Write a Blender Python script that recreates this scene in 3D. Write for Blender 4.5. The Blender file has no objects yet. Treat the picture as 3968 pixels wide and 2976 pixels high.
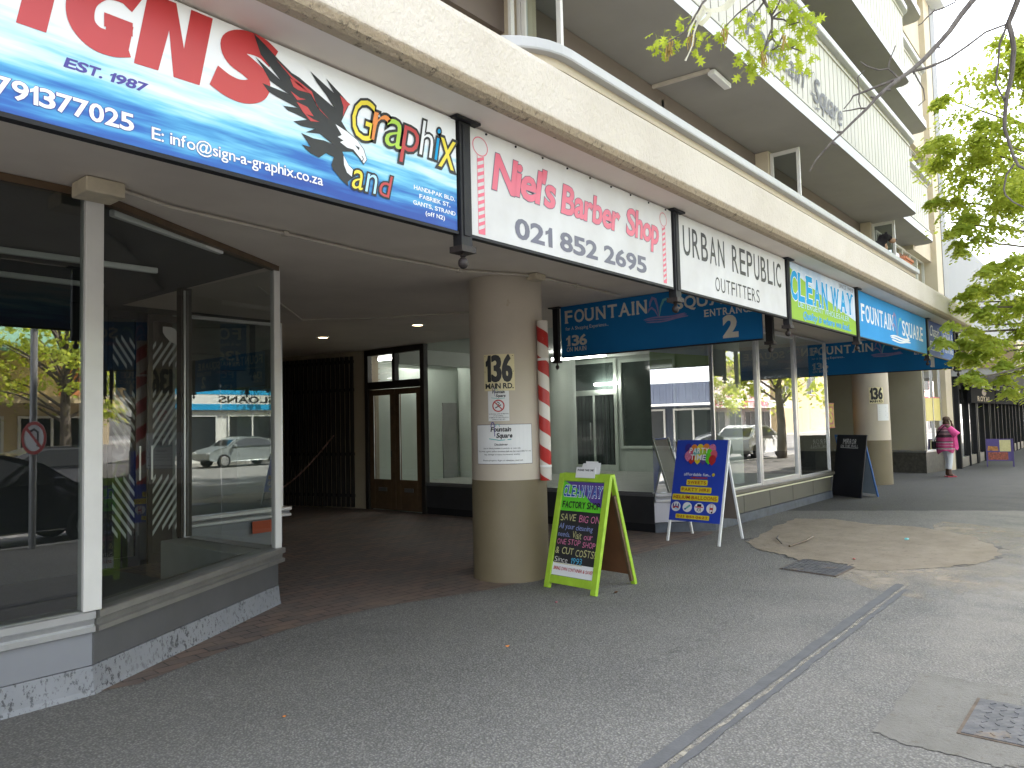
import bpy, bmesh, math, random
from mathutils import Vector, Matrix, Quaternion
R = math.radians
RND = random.Random(7)

# ---------------------------------------------------------------- camera, sky, sun, exposure
scene = bpy.context.scene
cam_d = bpy.data.cameras.new("camera"); cam = bpy.data.objects.new("camera", cam_d)
scene.collection.objects.link(cam); scene.camera = cam
cam_d.sensor_width = 36; cam_d.lens = 2903.5 / 3968 * 36; cam_d.clip_end = 600; cam_d.clip_start = .05
yaw, pit, rol = R(50.1055), R(3.0933), R(-1.3561)
fwd = Vector((math.sin(yaw)*math.cos(pit), math.cos(yaw)*math.cos(pit), math.sin(pit)))
rt0 = Vector((math.cos(yaw), -math.sin(yaw), 0)); up0 = rt0.cross(fwd)
rt = rt0*math.cos(rol) + up0*math.sin(rol); upv = -rt0*math.sin(rol) + up0*math.cos(rol)
cam.matrix_world = Matrix(((rt.x, upv.x, -fwd.x, 0), (rt.y, upv.y, -fwd.y, 0), (rt.z, upv.z, -fwd.z, 1.55), (0, 0, 0, 1)))

SUN_EL, SUN_AZ = R(57), R(40)          # sun stands behind the building, a little to the right
w = bpy.data.worlds.new("World"); scene.world = w; w.use_nodes = True
wn = w.node_tree.nodes; bg = wn["Background"]
sky = wn.new("ShaderNodeTexSky"); sky.sky_type = 'NISHITA'; sky.sun_disc = False
sky.sun_elevation = SUN_EL; sky.sun_rotation = SUN_AZ; sky.dust_density = 2.2; sky.air_density = 1.0; sky.ozone_density = 1.0
hs = wn.new('ShaderNodeHueSaturation'); hs.inputs['Saturation'].default_value = .35   # hazy, whitish sky
w.node_tree.links.new(sky.outputs[0], hs.inputs['Color']); w.node_tree.links.new(hs.outputs[0], bg.inputs[0]); bg.inputs[1].default_value = .15
sun_d = bpy.data.lights.new("sun", 'SUN'); sun = bpy.data.objects.new("sun", sun_d); scene.collection.objects.link(sun)
sun_d.energy = 4.5; sun_d.angle = R(.5); sun_d.color = (1, .95, .86)
sd = Vector((math.sin(SUN_AZ)*math.cos(SUN_EL), math.cos(SUN_AZ)*math.cos(SUN_EL), math.sin(SUN_EL)))
sun.rotation_euler = (-sd).to_track_quat('-Z', 'Y').to_euler()
scene.view_settings.view_transform = 'Standard'; scene.view_settings.look = 'None'
scene.view_settings.exposure = 2.75; scene.view_settings.gamma = 1
scene.render.engine = 'CYCLES'
scene.cycles.max_bounces = 8; scene.cycles.diffuse_bounces = 4; scene.cycles.glossy_bounces = 4
scene.cycles.transparent_max_bounces = 16; scene.cycles.transmission_bounces = 4
scene.cycles.use_denoising = True; scene.cycles.caustics_reflective = False; scene.cycles.caustics_refractive = False
scene.cycles.sample_clamp_indirect = 6
COL = scene.collection

# ---------------------------------------------------------------- object helpers
def tag(o, label=None, cat=None, group=None, kind=None):
    if label: o["label"] = label
    if cat: o["category"] = cat
    if group: o["group"] = group
    if kind: o["kind"] = kind
    return o

def thing(name, label, cat, loc=(0, 0, 0), rz=0, group=None):
    o = bpy.data.objects.new(name, None); COL.objects.link(o)
    o.location = loc; o.rotation_euler = (0, 0, rz); o.empty_display_size = .2
    return tag(o, label, cat, group)

def copy_tree(o, parent=None, lab=None, loc=None, rz=None):
    c = o.copy(); COL.objects.link(c); c.parent = parent
    if lab: c["label"] = lab
    if loc: c.location = loc
    if rz is not None: c.rotation_euler = (0, 0, rz)
    for ch in list(o.children): copy_tree(ch, c)
    return c

class MB:
    def __init__(s): s.v = []; s.f = []; s.m = []
    def add(s, vs, fs, mi=0):
        b = len(s.v); s.v += [tuple(p) for p in vs]
        for f in fs: s.f.append([i+b for i in f]); s.m.append(mi)
        return s
    def box(s, x0, y0, z0, x1, y1, z1, mi=0):
        x0, x1 = sorted((x0, x1)); y0, y1 = sorted((y0, y1)); z0, z1 = sorted((z0, z1))
        vs = [(x0,y0,z0),(x1,y0,z0),(x1,y1,z0),(x0,y1,z0),(x0,y0,z1),(x1,y0,z1),(x1,y1,z1),(x0,y1,z1)]
        return s.add(vs, [(0,3,2,1),(4,5,6,7),(0,1,5,4),(1,2,6,5),(2,3,7,6),(3,0,4,7)], mi)
    def obox(s, a, b, wid, hgt, mi=0, up=(0, 0, 1)):          # bar of section wid x hgt from a to b
        a, b = Vector(a), Vector(b); d = (b-a).normalized(); u = Vector(up)
        sx = d.cross(u)
        if sx.length < 1e-4: sx = d.cross(Vector((1, 0, 0)))
        sx.normalize(); uz = sx.cross(d)
        vs = []
        for p in (a, b):
            for i, j in ((-1,-1),(1,-1),(1,1),(-1,1)): vs.append(p + sx*wid/2*i + uz*hgt/2*j)
        return s.add(vs, [(0,1,2,3),(7,6,5,4),(0,4,5,1),(1,5,6,2),(2,6,7,3),(3,7,4,0)], mi)
    def prism(s, poly, z0, z1, mi=0):
        n = len(poly)
        vs = [(x, y, z0) for x, y in poly] + [(x, y, z1) for x, y in poly]
        s.add(vs, [tuple(range(n))[::-1], tuple(range(n, 2*n))] + [(i, (i+1) % n, n+(i+1) % n, n+i) for i in range(n)], mi)
        return s
    def flat(s, poly, z, mi=0):
        return s.add([(x, y, z) for x, y in poly], [tuple(range(len(poly)))], mi)
    def quad(s, a, b, c, d, mi=0): return s.add([a, b, c, d], [(0, 1, 2, 3)], mi)
    def tube(s, pts, rad, n=8, mi=0):
        pts = [Vector(p) for p in pts]; k = len(pts)
        rr = rad if isinstance(rad, (list, tuple)) else [rad]*k
        vs, fs = [], []; pu = None
        for i, p in enumerate(pts):
            d = (pts[min(i+1, k-1)] - pts[max(i-1, 0)]).normalized()
            if pu is None: pu = d.orthogonal().normalized()
            u = (pu - d*pu.dot(d)); u = u.normalized() if u.length > 1e-5 else d.orthogonal().normalized()
            pu = u; v = d.cross(u)
            for j in range(n):
                t = 2*math.pi*j/n; vs.append(p + (u*math.cos(t)+v*math.sin(t))*rr[i])
        for i in range(k-1):
            for j in range(n):
                fs.append((i*n+j, i*n+(j+1) % n, (i+1)*n+(j+1) % n, (i+1)*n+j))
        fs.append(tuple(range(n))[::-1]); fs.append(tuple(range((k-1)*n, k*n)))
        return s.add(vs, fs, mi)
    def lathe(s, prof, c=(0, 0, 0), n=24, mi=0):                # prof: (r, z)
        vs, fs = [], []; k = len(prof)
        for r, z in prof:
            for j in range(n):
                t = 2*math.pi*j/n; vs.append((c[0]+r*math.cos(t), c[1]+r*math.sin(t), c[2]+z))
        for i in range(k-1):
            for j in range(n): fs.append((i*n+j, i*n+(j+1) % n, (i+1)*n+(j+1) % n, (i+1)*n+j))
        fs.append(tuple(range(n))[::-1]); fs.append(tuple(range((k-1)*n, k*n)))
        return s.add(vs, fs, mi)
    def sweep(s, path, prof, mi=0, closed=False):               # plan path, prof: (outward offset, z) ; outward is right of travel
        k = len(path); m = len(prof); P = [Vector(p) for p in path]; vs, fs = [], []
        for i in range(k):
            if 0 < i < k-1:
                d0 = (P[i]-P[i-1]).normalized(); d1 = (P[i+1]-P[i]).normalized()
            else:
                d0 = d1 = (P[min(i+1, k-1)]-P[max(i-1, 0)]).normalized()
            n0 = Vector((d0.y, -d0.x)); n1 = Vector((d1.y, -d1.x)); nn = (n0+n1)
            nn = nn/ max(.2, (1+n0.dot(n1)))
            for o, z in prof: q = P[i]+nn*o; vs.append((q.x, q.y, z))
        for i in range(k-1):
            for j in range(m-1): fs.append((i*m+j, (i+1)*m+j, (i+1)*m+j+1, i*m+j+1))
        if closed: 
            for i in range(k-1): fs.append((i*m+m-1, (i+1)*m+m-1, (i+1)*m, i*m))
            fs.append(tuple(range(m))); fs.append(tuple(range((k-1)*m, k*m))[::-1])
        return s.add(vs, fs, mi)
    def xf(s, fn): s.v = [tuple(fn(*p)) for p in s.v]; return s
    def build(s, name, mats, parent=None, smooth=False, bevel=0, fix=True):
        me = bpy.data.meshes.new(name); me.from_pydata(s.v, [], s.f)
        if not isinstance(mats, (list, tuple)): mats = [mats]
        for m in mats: me.materials.append(m)
        if len(mats) > 1: me.polygons.foreach_set("material_index", s.m)
        if fix:
            bm = bmesh.new(); bm.from_mesh(me); bmesh.ops.recalc_face_normals(bm, faces=bm.faces); bm.to_mesh(me); bm.free()
        if smooth:
            me.polygons.foreach_set("use_smooth", [True]*len(me.polygons))
            try: me.set_sharp_from_angle(angle=R(40))
            except Exception: pass
        me.update()
        o = bpy.data.objects.new(name, me); COL.objects.link(o); o.parent = parent
        if bevel:
            b = o.modifiers.new("bevel", 'BEVEL'); b.width = bevel; b.segments = 2; b.limit_method = 'ANGLE'; b.angle_limit = R(35)
        return o

def skin_mesh(name, verts, edges, radii, mat, parent=None, sub=2, root=0):
    me = bpy.data.meshes.new(name); me.from_pydata(verts, edges, []); o = bpy.data.objects.new(name, me); COL.objects.link(o)
    sk = o.modifiers.new("skin", 'SKIN'); sk.use_smooth_shade = True
    for i, r in enumerate(radii):
        r = r if isinstance(r, tuple) else (r, r)
        me.skin_vertices[0].data[i].radius = r; me.skin_vertices[0].data[i].use_root = (i == root)
    sb = o.modifiers.new("sub", 'SUBSURF'); sb.levels = sub; sb.render_levels = sub
    bpy.context.view_layer.update()
    ev = o.evaluated_get(bpy.context.evaluated_depsgraph_get())
    nm = bpy.data.meshes.new_from_object(ev); nm.name = name
    bpy.data.objects.remove(o); 
    nm.materials.clear(); nm.materials.append(mat)
    nm.polygons.foreach_set("use_smooth", [True]*len(nm.polygons))
    q = bpy.data.objects.new(name, nm); COL.objects.link(q); q.parent = parent
    return q

# ---------------------------------------------------------------- lettering from the built-in font, glyph by glyph
_gl = {}
def glyph(ch, off):
    key = (ch, round(off, 4))
    if ch == '1' and key not in _gl:                             # a grotesque figure one with a flag
        a, b = .20-off, .315+off; t_ = .684+off; f_ = .07-off*.6
        _gl[key] = ([(a, -off), (b, -off), (b, t_), (.235-off*.3, t_), (.16, .585), (f_, .535), (f_, .44-off*1.6), (a, .50-off*1.2)], [(0, 1, 2, 3), (0, 3, 4, 7), (4, 5, 6, 7)])
    if key not in _gl:
        cu = bpy.data.curves.new("g", 'FONT'); cu.body = ch; cu.size = 1; cu.offset = off; cu.resolution_u = 3
        ob = bpy.data.objects.new("g", cu); COL.objects.link(ob); bpy.context.view_layer.update()
        me = bpy.data.meshes.new_from_object(ob.evaluated_get(bpy.context.evaluated_depsgraph_get()))
        vs = [(v.co.x, v.co.y) for v in me.vertices]; fs = [tuple(p.vertices) for p in me.polygons]
        bpy.data.objects.remove(ob); bpy.data.curves.remove(cu); bpy.data.meshes.remove(me)
        _gl[key] = (vs, fs)
    return _gl[key]
CAP = None
SER = {'F': ('b.2', 't.2'), 'U': ('t.15', 't.85'), 'N': ('b.12', 't.14', 't.88'), 'T': ('b.5',), 'A': ('b.06', 'b.94'), 'I': ('b.5', 't.5'),
       'R': ('b.18', 'b.95', 't.18'), 'E': ('b.15', 't.15'), 'L': ('b.18', 't.18'), 'W': ('t.05', 't.95'), 'Y': ('t.07', 't.93', 'b.5'),
       'M': ('b.1', 'b.9', 't.1', 't.9'), '1': ('b.5',), 'H': ('b.1', 'b.9', 't.1', 't.9'), 'P': ('b.18', 't.18')}
def layout(text, off, gap=.075, space=.3, jit=0, rnd=None, serif=False, eqw=.5):
    x = 0; res = []
    for ch in text:
        if ch == ' ': x += space; continue
        v0, _ = glyph(ch, 0)
        x0 = min(p[0] for p in v0); x1 = max(p[0] for p in v0)
        g = gap + (.10 if serif and ch in SER else 0)
        wd = x1-x0; k = 1
        if eqw and (ch.isupper() or ch.isdigit()) and ch not in 'I1': k = ((1-eqw)*wd+eqw*(.52 if ch not in 'MW' else .70))/wd
        if jit: res.append((ch, x-x0*k, rnd.uniform(-jit, jit)*.6, rnd.uniform(-jit, jit)*1.2, 1+rnd.uniform(-jit, jit), k))
        else: res.append((ch, x-x0*k, 0, 0, 1, k))
        x += wd*k+g
    return res, x-gap
def lettering(root, text, rect, mat, fmap, d=.004, off=0., shear=0., out=None, out_off=.04, serif=False, jit=0, gap=.075, space=.3, name='lettering', rise=None, fat=(0,), eqw=.55, lay_d=1.):
    """rect = (u0, v0, u1, v1): left, baseline, right, capital height; fmap(u, v, d) -> local point."""
    global CAP
    if CAP is None: CAP = max(p[1] for p in glyph('H', 0)[0])
    rnd = random.Random(hash(text) % 1000 if False else sum(map(ord, text)))
    lay, wid = layout(text, off, gap, space, jit, rnd, serif, eqw)
    u0, v0, u1, v1 = rect; sx = (u1-u0)/wid; sy = (v1-v0)/CAP
    res = None
    for lvl, (m, oo, dd) in enumerate(([(out, off+out_off, d)] if out else []) + [(mat, off, d+(.002 if out else 0)*lay_d)]):
        mb = MB()
        for fi, fx_ in enumerate(fat):
          for ch, x, dy, rot, sc, kx in lay:
            vs, fs = glyph(ch, oo)
            pts = []
            c, s_ = math.cos(rot), math.sin(rot)
            ex = oo - off
            allp = list(vs); allf = list(fs)
            if serif and ch in SER:
                gx0 = min(p[0] for p in glyph(ch, off)[0]); gx1 = max(p[0] for p in glyph(ch, off)[0])
                for spec in SER[ch]:
                    fx = gx0 + (gx1-gx0)*float(spec[1:]); hw = .095+ex; hh = .05+ex
                    yb = (-off*.5 if spec[0] == 'b' else CAP+off*.5-.075)
                    b = len(allp); allp += [(fx-hw, yb-ex), (fx+hw, yb-ex), (fx+hw, yb+.075+ex), (fx-hw, yb+.075+ex)]
                    allf.append((b, b+1, b+2, b+3))
            for ip, (px, py) in enumerate(allp):
                px *= kx
                qx = px*sc*c - py*sc*s_; qy = px*sc*s_ + py*sc*c + dy
                uu = u0 + (x+qx+shear*qy+fx_)*sx; vv = v0 + qy*sy
                if rise: vv += rise((uu-u0)/(u1-u0))
                pts.append(fmap(uu, vv, dd+fi*.0006+(.001 if ip >= len(vs) else 0)))
            mb.add(pts, allf)
        o = mb.build(name, m, root, fix=False)
        res = o
    return res
def fmapY(u, v, d): return (u, -d*.3, v)            # a board facing the street (-Y), root at its lower left
def fmapX(u, v, d): return (-d, -u, v)           # a board facing back along the street (-X); u runs towards the street
def poly(root, pts, mat, fmap, d=.004, name='emblem'):
    mb = MB(); mb.add([fmap(u, v, d) for u, v in pts], [tuple(range(len(pts)))])
    bm = bmesh.new(); 
    o = mb.build(name, mat, root, fix=False)
    bm.from_mesh(o.data); bmesh.ops.triangulate(bm, faces=bm.faces[:], ngon_method='EAR_CLIP'); bm.to_mesh(o.data); bm.free()
    return o
def stroke_pts(cl, wd):
    """outline of a stroked centre line; wd may be a list of widths"""
    n = len(cl); L, Rr = [], []
    for i in range(n):
        a = Vector(cl[max(i-1, 0)]); b = Vector(cl[min(i+1, n-1)]); d = (b-a); d.normalize()
        nn = Vector((-d.y, d.x)); ww = wd[i] if isinstance(wd, (list, tuple)) else wd
        p = Vector(cl[i]); L.append(tuple(p+nn*ww/2)); Rr.append(tuple(p-nn*ww/2))
    return L, Rr
def strokes(root, lines, mat, fmap, d=.004, name='emblem'):
    mb = MB()
    for k_, (cl, wd) in enumerate(lines):
        L, Rr = stroke_pts(cl, wd)
        vs = [fmap(u, v, d+k_*.0007+i*6e-5) for i, (u, v) in enumerate(L)] + [fmap(u, v, d+k_*.0007+i*6e-5) for i, (u, v) in enumerate(Rr)]; n = len(L)
        mb.add(vs, [(i, i+1, n+i+1, n+i) for i in range(n-1)])
    return mb.build(name, mat, root, fix=False)
def sm(pts, k=6):
    """Catmull-Rom through the points"""
    P = [Vector(p) for p in pts]; P = [P[0]*2-P[1]]+P+[P[-1]*2-P[-2]]; out = []
    for i in range(1, len(P)-2):
        for q in range(k):
            t = q/k; a, b, c, d = P[i-1], P[i], P[i+1], P[i+2]
            out.append(tuple(.5*((2*b)+(c-a)*t+(2*a-5*b+4*c-d)*t*t+(3*b-a-3*c+d)*t**3)))
    out.append(tuple(P[-2])); return out
def arc(cx, cy, rx, ry, a0, a1, n=14): return [(cx+rx*math.cos(R(a0+(a1-a0)*i/n)), cy+ry*math.sin(R(a0+(a1-a0)*i/n))) for i in range(n+1)]

# ---------------------------------------------------------------- materials
def nt(name):
    m = bpy.data.materials.new(name); m.use_nodes = True
    t = m.node_tree; return m, t, t.nodes, t.links, t.nodes["Principled BSDF"]
def M(name, rgb, rough=.6, metal=0., var=.12, vs=3., bump=0., bs=80., spec=None, tint=None, detail=4):
    m, t, N, L, P = nt(name)
    P.inputs["Roughness"].default_value = rough; P.inputs["Metallic"].default_value = metal
    if spec is not None: P.inputs["Specular IOR Level"].default_value = spec
    P.inputs["Base Color"].default_value = (*rgb, 1)
    tc = N.new("ShaderNodeTexCoord")
    if var > 0:
        nz = N.new("ShaderNodeTexNoise"); nz.inputs["Scale"].default_value = vs; nz.inputs["Detail"].default_value = detail; nz.inputs["Roughness"].default_value = .6
        L.new(tc.outputs["Object"], nz.inputs["Vector"])
        mr = N.new("ShaderNodeMapRange"); mr.inputs["From Min"].default_value = .3; mr.inputs["From Max"].default_value = .7
        mr.inputs["To Min"].default_value = 0; mr.inputs["To Max"].default_value = 1; L.new(nz.outputs["Fac"], mr.inputs["Value"])
        mx = N.new("ShaderNodeMix"); mx.data_type = 'RGBA'
        tn = tint or tuple(c*(1-var) for c in rgb)
        mx.inputs["A"].default_value = (*tn, 1); mx.inputs["B"].default_value = (*[min(1, c*(1+var*.5)) for c in rgb], 1)
        L.new(mr.outputs["Result"], mx.inputs["Factor"]); L.new(mx.outputs["Result"], P.inputs["Base Color"])
    if bump:
        nb = N.new("ShaderNodeTexNoise"); nb.inputs["Scale"].default_value = bs; nb.inputs["Detail"].default_value = 3
        L.new(tc.outputs["Object"], nb.inputs["Vector"])
        bp = N.new("ShaderNodeBump"); bp.inputs["Strength"].default_value = bump; bp.inputs["Distance"].default_value = .01
        L.new(nb.outputs["Fac"], bp.inputs["Height"]); L.new(bp.outputs["Normal"], P.inputs["Normal"])
    return m
def mixrgb(N, L, fac, a, b):
    mx = N.new("ShaderNodeMix"); mx.data_type = 'RGBA'
    for k, v in (("Factor", fac), ("A", a), ("B", b)):
        if isinstance(v, (tuple, list)): mx.inputs[k].default_value = (*v, 1) if len(v) == 3 else v
        elif isinstance(v, (int, float)): mx.inputs[k].default_value = v
        else: L.new(v, mx.inputs[k])
    return mx.outputs["Result"]
def noise(N, L, vec, scale, detail=4, rough=.55):
    nz = N.new("ShaderNodeTexNoise"); nz.inputs["Scale"].default_value = scale; nz.inputs["Detail"].default_value = detail; nz.inputs["Roughness"].default_value = rough
    if vec is not None: L.new(vec, nz.inputs["Vector"])
    return nz.outputs["Fac"]
def rng(N, L, val, a, b, c=0, d=1):
    mr = N.new("ShaderNodeMapRange"); L.new(val, mr.inputs["Value"])
    for k, v in (("From Min", a), ("From Max", b), ("To Min", c), ("To Max", d)): mr.inputs[k].default_value = v
    return mr.outputs["Result"]
def math_(N, L, op, a, b=None):
    n = N.new("ShaderNodeMath"); n.operation = op
    for i, v in enumerate((a, b)):
        if v is None: continue
        if isinstance(v, (int, float)): n.inputs[i].default_value = v
        else: L.new(v, n.inputs[i])
    return n.outputs[0]
def bumpn(N, L, P, h, strength, dist=.01):
    bp = N.new("ShaderNodeBump"); bp.inputs["Strength"].default_value = strength; bp.inputs["Distance"].default_value = dist
    L.new(h, bp.inputs["Height"]); L.new(bp.outputs["Normal"], P.inputs["Normal"])

def glass_mat(name, tint=(.86, .89, .87), k=1.8):
    m, t, N, L, P = nt(name); N.remove(P)
    tr = N.new("ShaderNodeBsdfTransparent"); tr.inputs[0].default_value = (*tint, 1)
    gl = N.new("ShaderNodeBsdfGlossy"); gl.inputs["Roughness"].default_value = 0.0; gl.inputs["Color"].default_value = (1, 1, 1, 1)
    lw = N.new("ShaderNodeLayerWeight"); lw.inputs["Blend"].default_value = .5      # Schlick, the same from either side of the pane
    fr = math_(N, L, 'ADD', .04, math_(N, L, 'MULTIPLY', math_(N, L, 'POWER', lw.outputs["Facing"], 5.), .96))
    f2 = math_(N, L, 'MULTIPLY', fr, k); f3 = math_(N, L, 'MINIMUM', f2, .95)
    mx = N.new("ShaderNodeMixShader"); L.new(f3, mx.inputs[0]); L.new(tr.outputs[0], mx.inputs[1]); L.new(gl.outputs[0], mx.inputs[2])
    L.new(mx.outputs[0], N["Material Output"].inputs[0])
    return m
def leaf_mat(name, rgb, rgb2, trans=.45):
    m, t, N, L, P = nt(name); N.remove(P)
    tc = N.new("ShaderNodeTexCoord"); f = noise(N, L, tc.outputs["Object"], 2.2, 3); f = rng(N, L, f, .35, .65)
    g = noise(N, L, tc.outputs["Object"], 23., 2); g = rng(N, L, g, .35, .65)
    c = mixrgb(N, L, f, rgb, rgb2); c = mixrgb(N, L, math_(N, L, 'MULTIPLY', g, .5), c, tuple(x*.55 for x in rgb))
    df = N.new("ShaderNodeBsdfDiffuse"); L.new(c, df.inputs[0])
    tl = N.new("ShaderNodeBsdfTranslucent"); c2 = mixrgb(N, L, .5, c, (rgb2[0]*1.5, rgb2[1]*1.4, rgb2[2]*.6)); L.new(c2, tl.inputs[0])
    mx = N.new("ShaderNodeMixShader"); mx.inputs[0].default_value = trans; L.new(df.outputs[0], mx.inputs[1]); L.new(tl.outputs[0], mx.inputs[2])
    L.new(mx.outputs[0], N["Material Output"].inputs[0]); return m
def emit_mat(name, rgb, s):
    m, t, N, L, P = nt(name); P.inputs["Emission Color"].default_value = (*rgb, 1); P.inputs["Emission Strength"].default_value = s
    P.inputs["Base Color"].default_value = (*[min(.9, c) for c in rgb], 1); return m

def asphalt_mat():
    m, t, N, L, P = nt("asphalt"); tc = N.new("ShaderNodeTexCoord"); o = tc.outputs["Object"]
    big = rng(N, L, noise(N, L, o, .7, 4), .35, .65); mid = rng(N, L, noise(N, L, o, 5, 5, .65), .3, .7)
    sp = N.new("ShaderNodeSeparateXYZ"); L.new(o, sp.inputs[0])
    # chip size: coarse exposed chips on the near strip, smoother beyond the trench seam
    vo = N.new("ShaderNodeTexVoronoi"); vo.inputs["Scale"].default_value = 78; L.new(o, vo.inputs["Vector"])
    chip = rng(N, L, vo.outputs["Distance"], .05, .6)
    chipc = N.new("ShaderNodeSeparateColor"); L.new(vo.outputs["Color"], chipc.inputs[0])
    base = mixrgb(N, L, big, (.215, .204, .186), (.30, .284, .257)); base = mixrgb(N, L, math_(N, L, 'MULTIPLY', mid, .35), base, (.34, .33, .31))
    c = mixrgb(N, L, math_(N, L, 'MULTIPLY', rng(N, L, chipc.outputs[0], .45, 1.), .6), base, (.46, .44, .40))
    c = mixrgb(N, L, math_(N, L, 'MULTIPLY', chip, .62), c, (.08, .08, .077))
    # sandy wear towards the kerb and the digging
    dry = math_(N, L, 'MULTIPLY', rng(N, L, sp.outputs[1], 3.2, .8), rng(N, L, sp.outputs[0], 3., 8.)); dry = math_(N, L, 'MULTIPLY', dry, rng(N, L, noise(N, L, o, 1.6, 5, .6), .38, .62))
    c = mixrgb(N, L, math_(N, L, 'MULTIPLY', dry, .6), c, (.37, .335, .295))
    spots = rng(N, L, noise(N, L, o, 9, 2), .74, .76); c = mixrgb(N, L, math_(N, L, 'MULTIPLY', spots, .35), c, (.36, .36, .35))
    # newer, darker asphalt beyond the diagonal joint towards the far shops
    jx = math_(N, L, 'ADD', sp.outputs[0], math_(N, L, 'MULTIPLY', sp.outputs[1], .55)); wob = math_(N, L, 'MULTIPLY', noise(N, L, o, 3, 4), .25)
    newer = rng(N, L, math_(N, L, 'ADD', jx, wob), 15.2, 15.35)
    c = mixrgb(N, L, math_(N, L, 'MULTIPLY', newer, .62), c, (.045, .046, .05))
    L.new(c, P.inputs["Base Color"]); P.inputs["Roughness"].default_value = .92; P.inputs["Specular IOR Level"].default_value = .12
    h = math_(N, L, 'SUBTRACT', 1., vo.outputs["Distance"]); bumpn(N, L, P, h, .8, .006); return m
def brick_paving_mat():
    m, t, N, L, P = nt("brick_paving"); tc = N.new("ShaderNodeTexCoord")
    mp = N.new("ShaderNodeMapping"); mp.inputs["Rotation"].default_value = (0, 0, R(4)); L.new(tc.outputs["Object"], mp.inputs[0])
    b = N.new("ShaderNodeTexBrick"); L.new(mp.outputs[0], b.inputs["Vector"]); b.inputs["Scale"].default_value = 1
    b.inputs["Brick Width"].default_value = .215; b.inputs["Row Height"].default_value = .108; b.inputs["Mortar Size"].default_value = .006; b.inputs["Mortar Smooth"].default_value = .3
    b.inputs["Color1"].default_value = (.20, .13, .10, 1); b.inputs["Color2"].default_value = (.12, .095, .085, 1); b.inputs["Mortar"].default_value = (.025, .023, .022, 1)
    n = rng(N, L, noise(N, L, tc.outputs["Object"], 1.3, 5, .6), .35, .7)
    c = mixrgb(N, L, math_(N, L, 'MULTIPLY', n, .5), b.outputs["Color"], (.13, .12, .115))
    n2 = rng(N, L, noise(N, L, tc.outputs["Object"], 30, 3), .62, .72); c = mixrgb(N, L, math_(N, L, 'MULTIPLY', n2, .25), c, (.28, .24, .2))
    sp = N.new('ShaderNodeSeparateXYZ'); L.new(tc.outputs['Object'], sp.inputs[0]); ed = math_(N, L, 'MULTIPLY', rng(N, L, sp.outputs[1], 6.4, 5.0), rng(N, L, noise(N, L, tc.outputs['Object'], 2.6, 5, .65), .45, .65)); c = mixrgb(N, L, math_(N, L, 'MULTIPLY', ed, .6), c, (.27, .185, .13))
    L.new(c, P.inputs["Base Color"]); P.inputs["Roughness"].default_value = .75
    bumpn(N, L, P, math_(N, L, 'ADD', math_(N, L, 'SUBTRACT', 1., b.outputs["Fac"]), math_(N, L, 'MULTIPLY', noise(N, L, tc.outputs["Object"], 60, 3), .25)), .8, .008); return m
def fascia_mat():
    m, t, N, L, P = nt("rough_cream_plaster"); tc = N.new("ShaderNodeTexCoord"); o = tc.outputs["Object"]
    sp = N.new("ShaderNodeSeparateXYZ"); L.new(o, sp.inputs[0])
    n = rng(N, L, noise(N, L, o, 2.1, 5), .3, .7); c = mixrgb(N, L, n, (.52, .465, .395), (.59, .535, .465))
    edge = math_(N, L, 'ADD', sp.outputs[2], math_(N, L, 'MULTIPLY', math_(N, L, 'SUBTRACT', noise(N, L, o, 14, 5, .7), .5), .035))
    dirt = rng(N, L, edge, 3.112, 3.09)
    c = mixrgb(N, L, math_(N, L, 'MULTIPLY', dirt, .8), c, (.33, .25, .155))
    blk = math_(N, L, 'MULTIPLY', rng(N, L, noise(N, L, o, 26, 4, .7), .56, .66), rng(N, L, sp.outputs[2], 3.10, 3.07)); c = mixrgb(N, L, math_(N, L, 'MULTIPLY', blk, .7), c, (.05, .04, .03))
    L.new(c, P.inputs["Base Color"]); P.inputs["Roughness"].default_value = .9
    mp = N.new("ShaderNodeMapping"); mp.inputs["Scale"].default_value = (1, 1, .55); L.new(o, mp.inputs[0])
    bumpn(N, L, P, noise(N, L, mp.outputs[0], 48, 4, .65), .55, .025); return m
def column_mat():
    m, t, N, L, P = nt("two_tone_column_paint"); tc = N.new("ShaderNodeTexCoord"); o = tc.outputs["Object"]
    sp = N.new("ShaderNodeSeparateXYZ"); L.new(o, sp.inputs[0]); n = rng(N, L, noise(N, L, o, 1.7, 5), .3, .7)
    up_ = mixrgb(N, L, n, (.44, .38, .305), (.505, .44, .355)); lo = mixrgb(N, L, n, (.150, .120, .068), (.185, .148, .088))
    f = rng(N, L, sp.outputs[2], .999, 1.001); c = mixrgb(N, L, f, lo, up_)
    mark = math_(N, L, 'MULTIPLY', rng(N, L, noise(N, L, o, 7, 3), .70, .74), .3); c = mixrgb(N, L, mark, c, (.3, .2, .12))
    L.new(c, P.inputs["Base Color"]); P.inputs["Roughness"].default_value = .55; bumpn(N, L, P, noise(N, L, o, 30, 3), .12, .01); return m
def skirting_mat():
    m, t, N, L, P = nt("flaking_grey_paint"); tc = N.new("ShaderNodeTexCoord"); o = tc.outputs["Object"]
    mp = N.new("ShaderNodeMapping"); mp.inputs["Scale"].default_value = (1, 1, .6); L.new(o, mp.inputs[0])
    f = rng(N, L, noise(N, L, mp.outputs[0], 38, 6, .75), .545, .575)
    k = rng(N, L, noise(N, L, o, 1.4, 3), .35, .6); f = math_(N, L, 'MULTIPLY', f, k)
    c = mixrgb(N, L, noise(N, L, o, 5, 4), (.18, .185, .20), (.265, .27, .285)); c = mixrgb(N, L, f, c, (.045, .045, .05))
    L.new(c, P.inputs["Base Color"]); P.inputs["Roughness"].default_value = .5; bumpn(N, L, P, f, -.4, .004); return m
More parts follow.
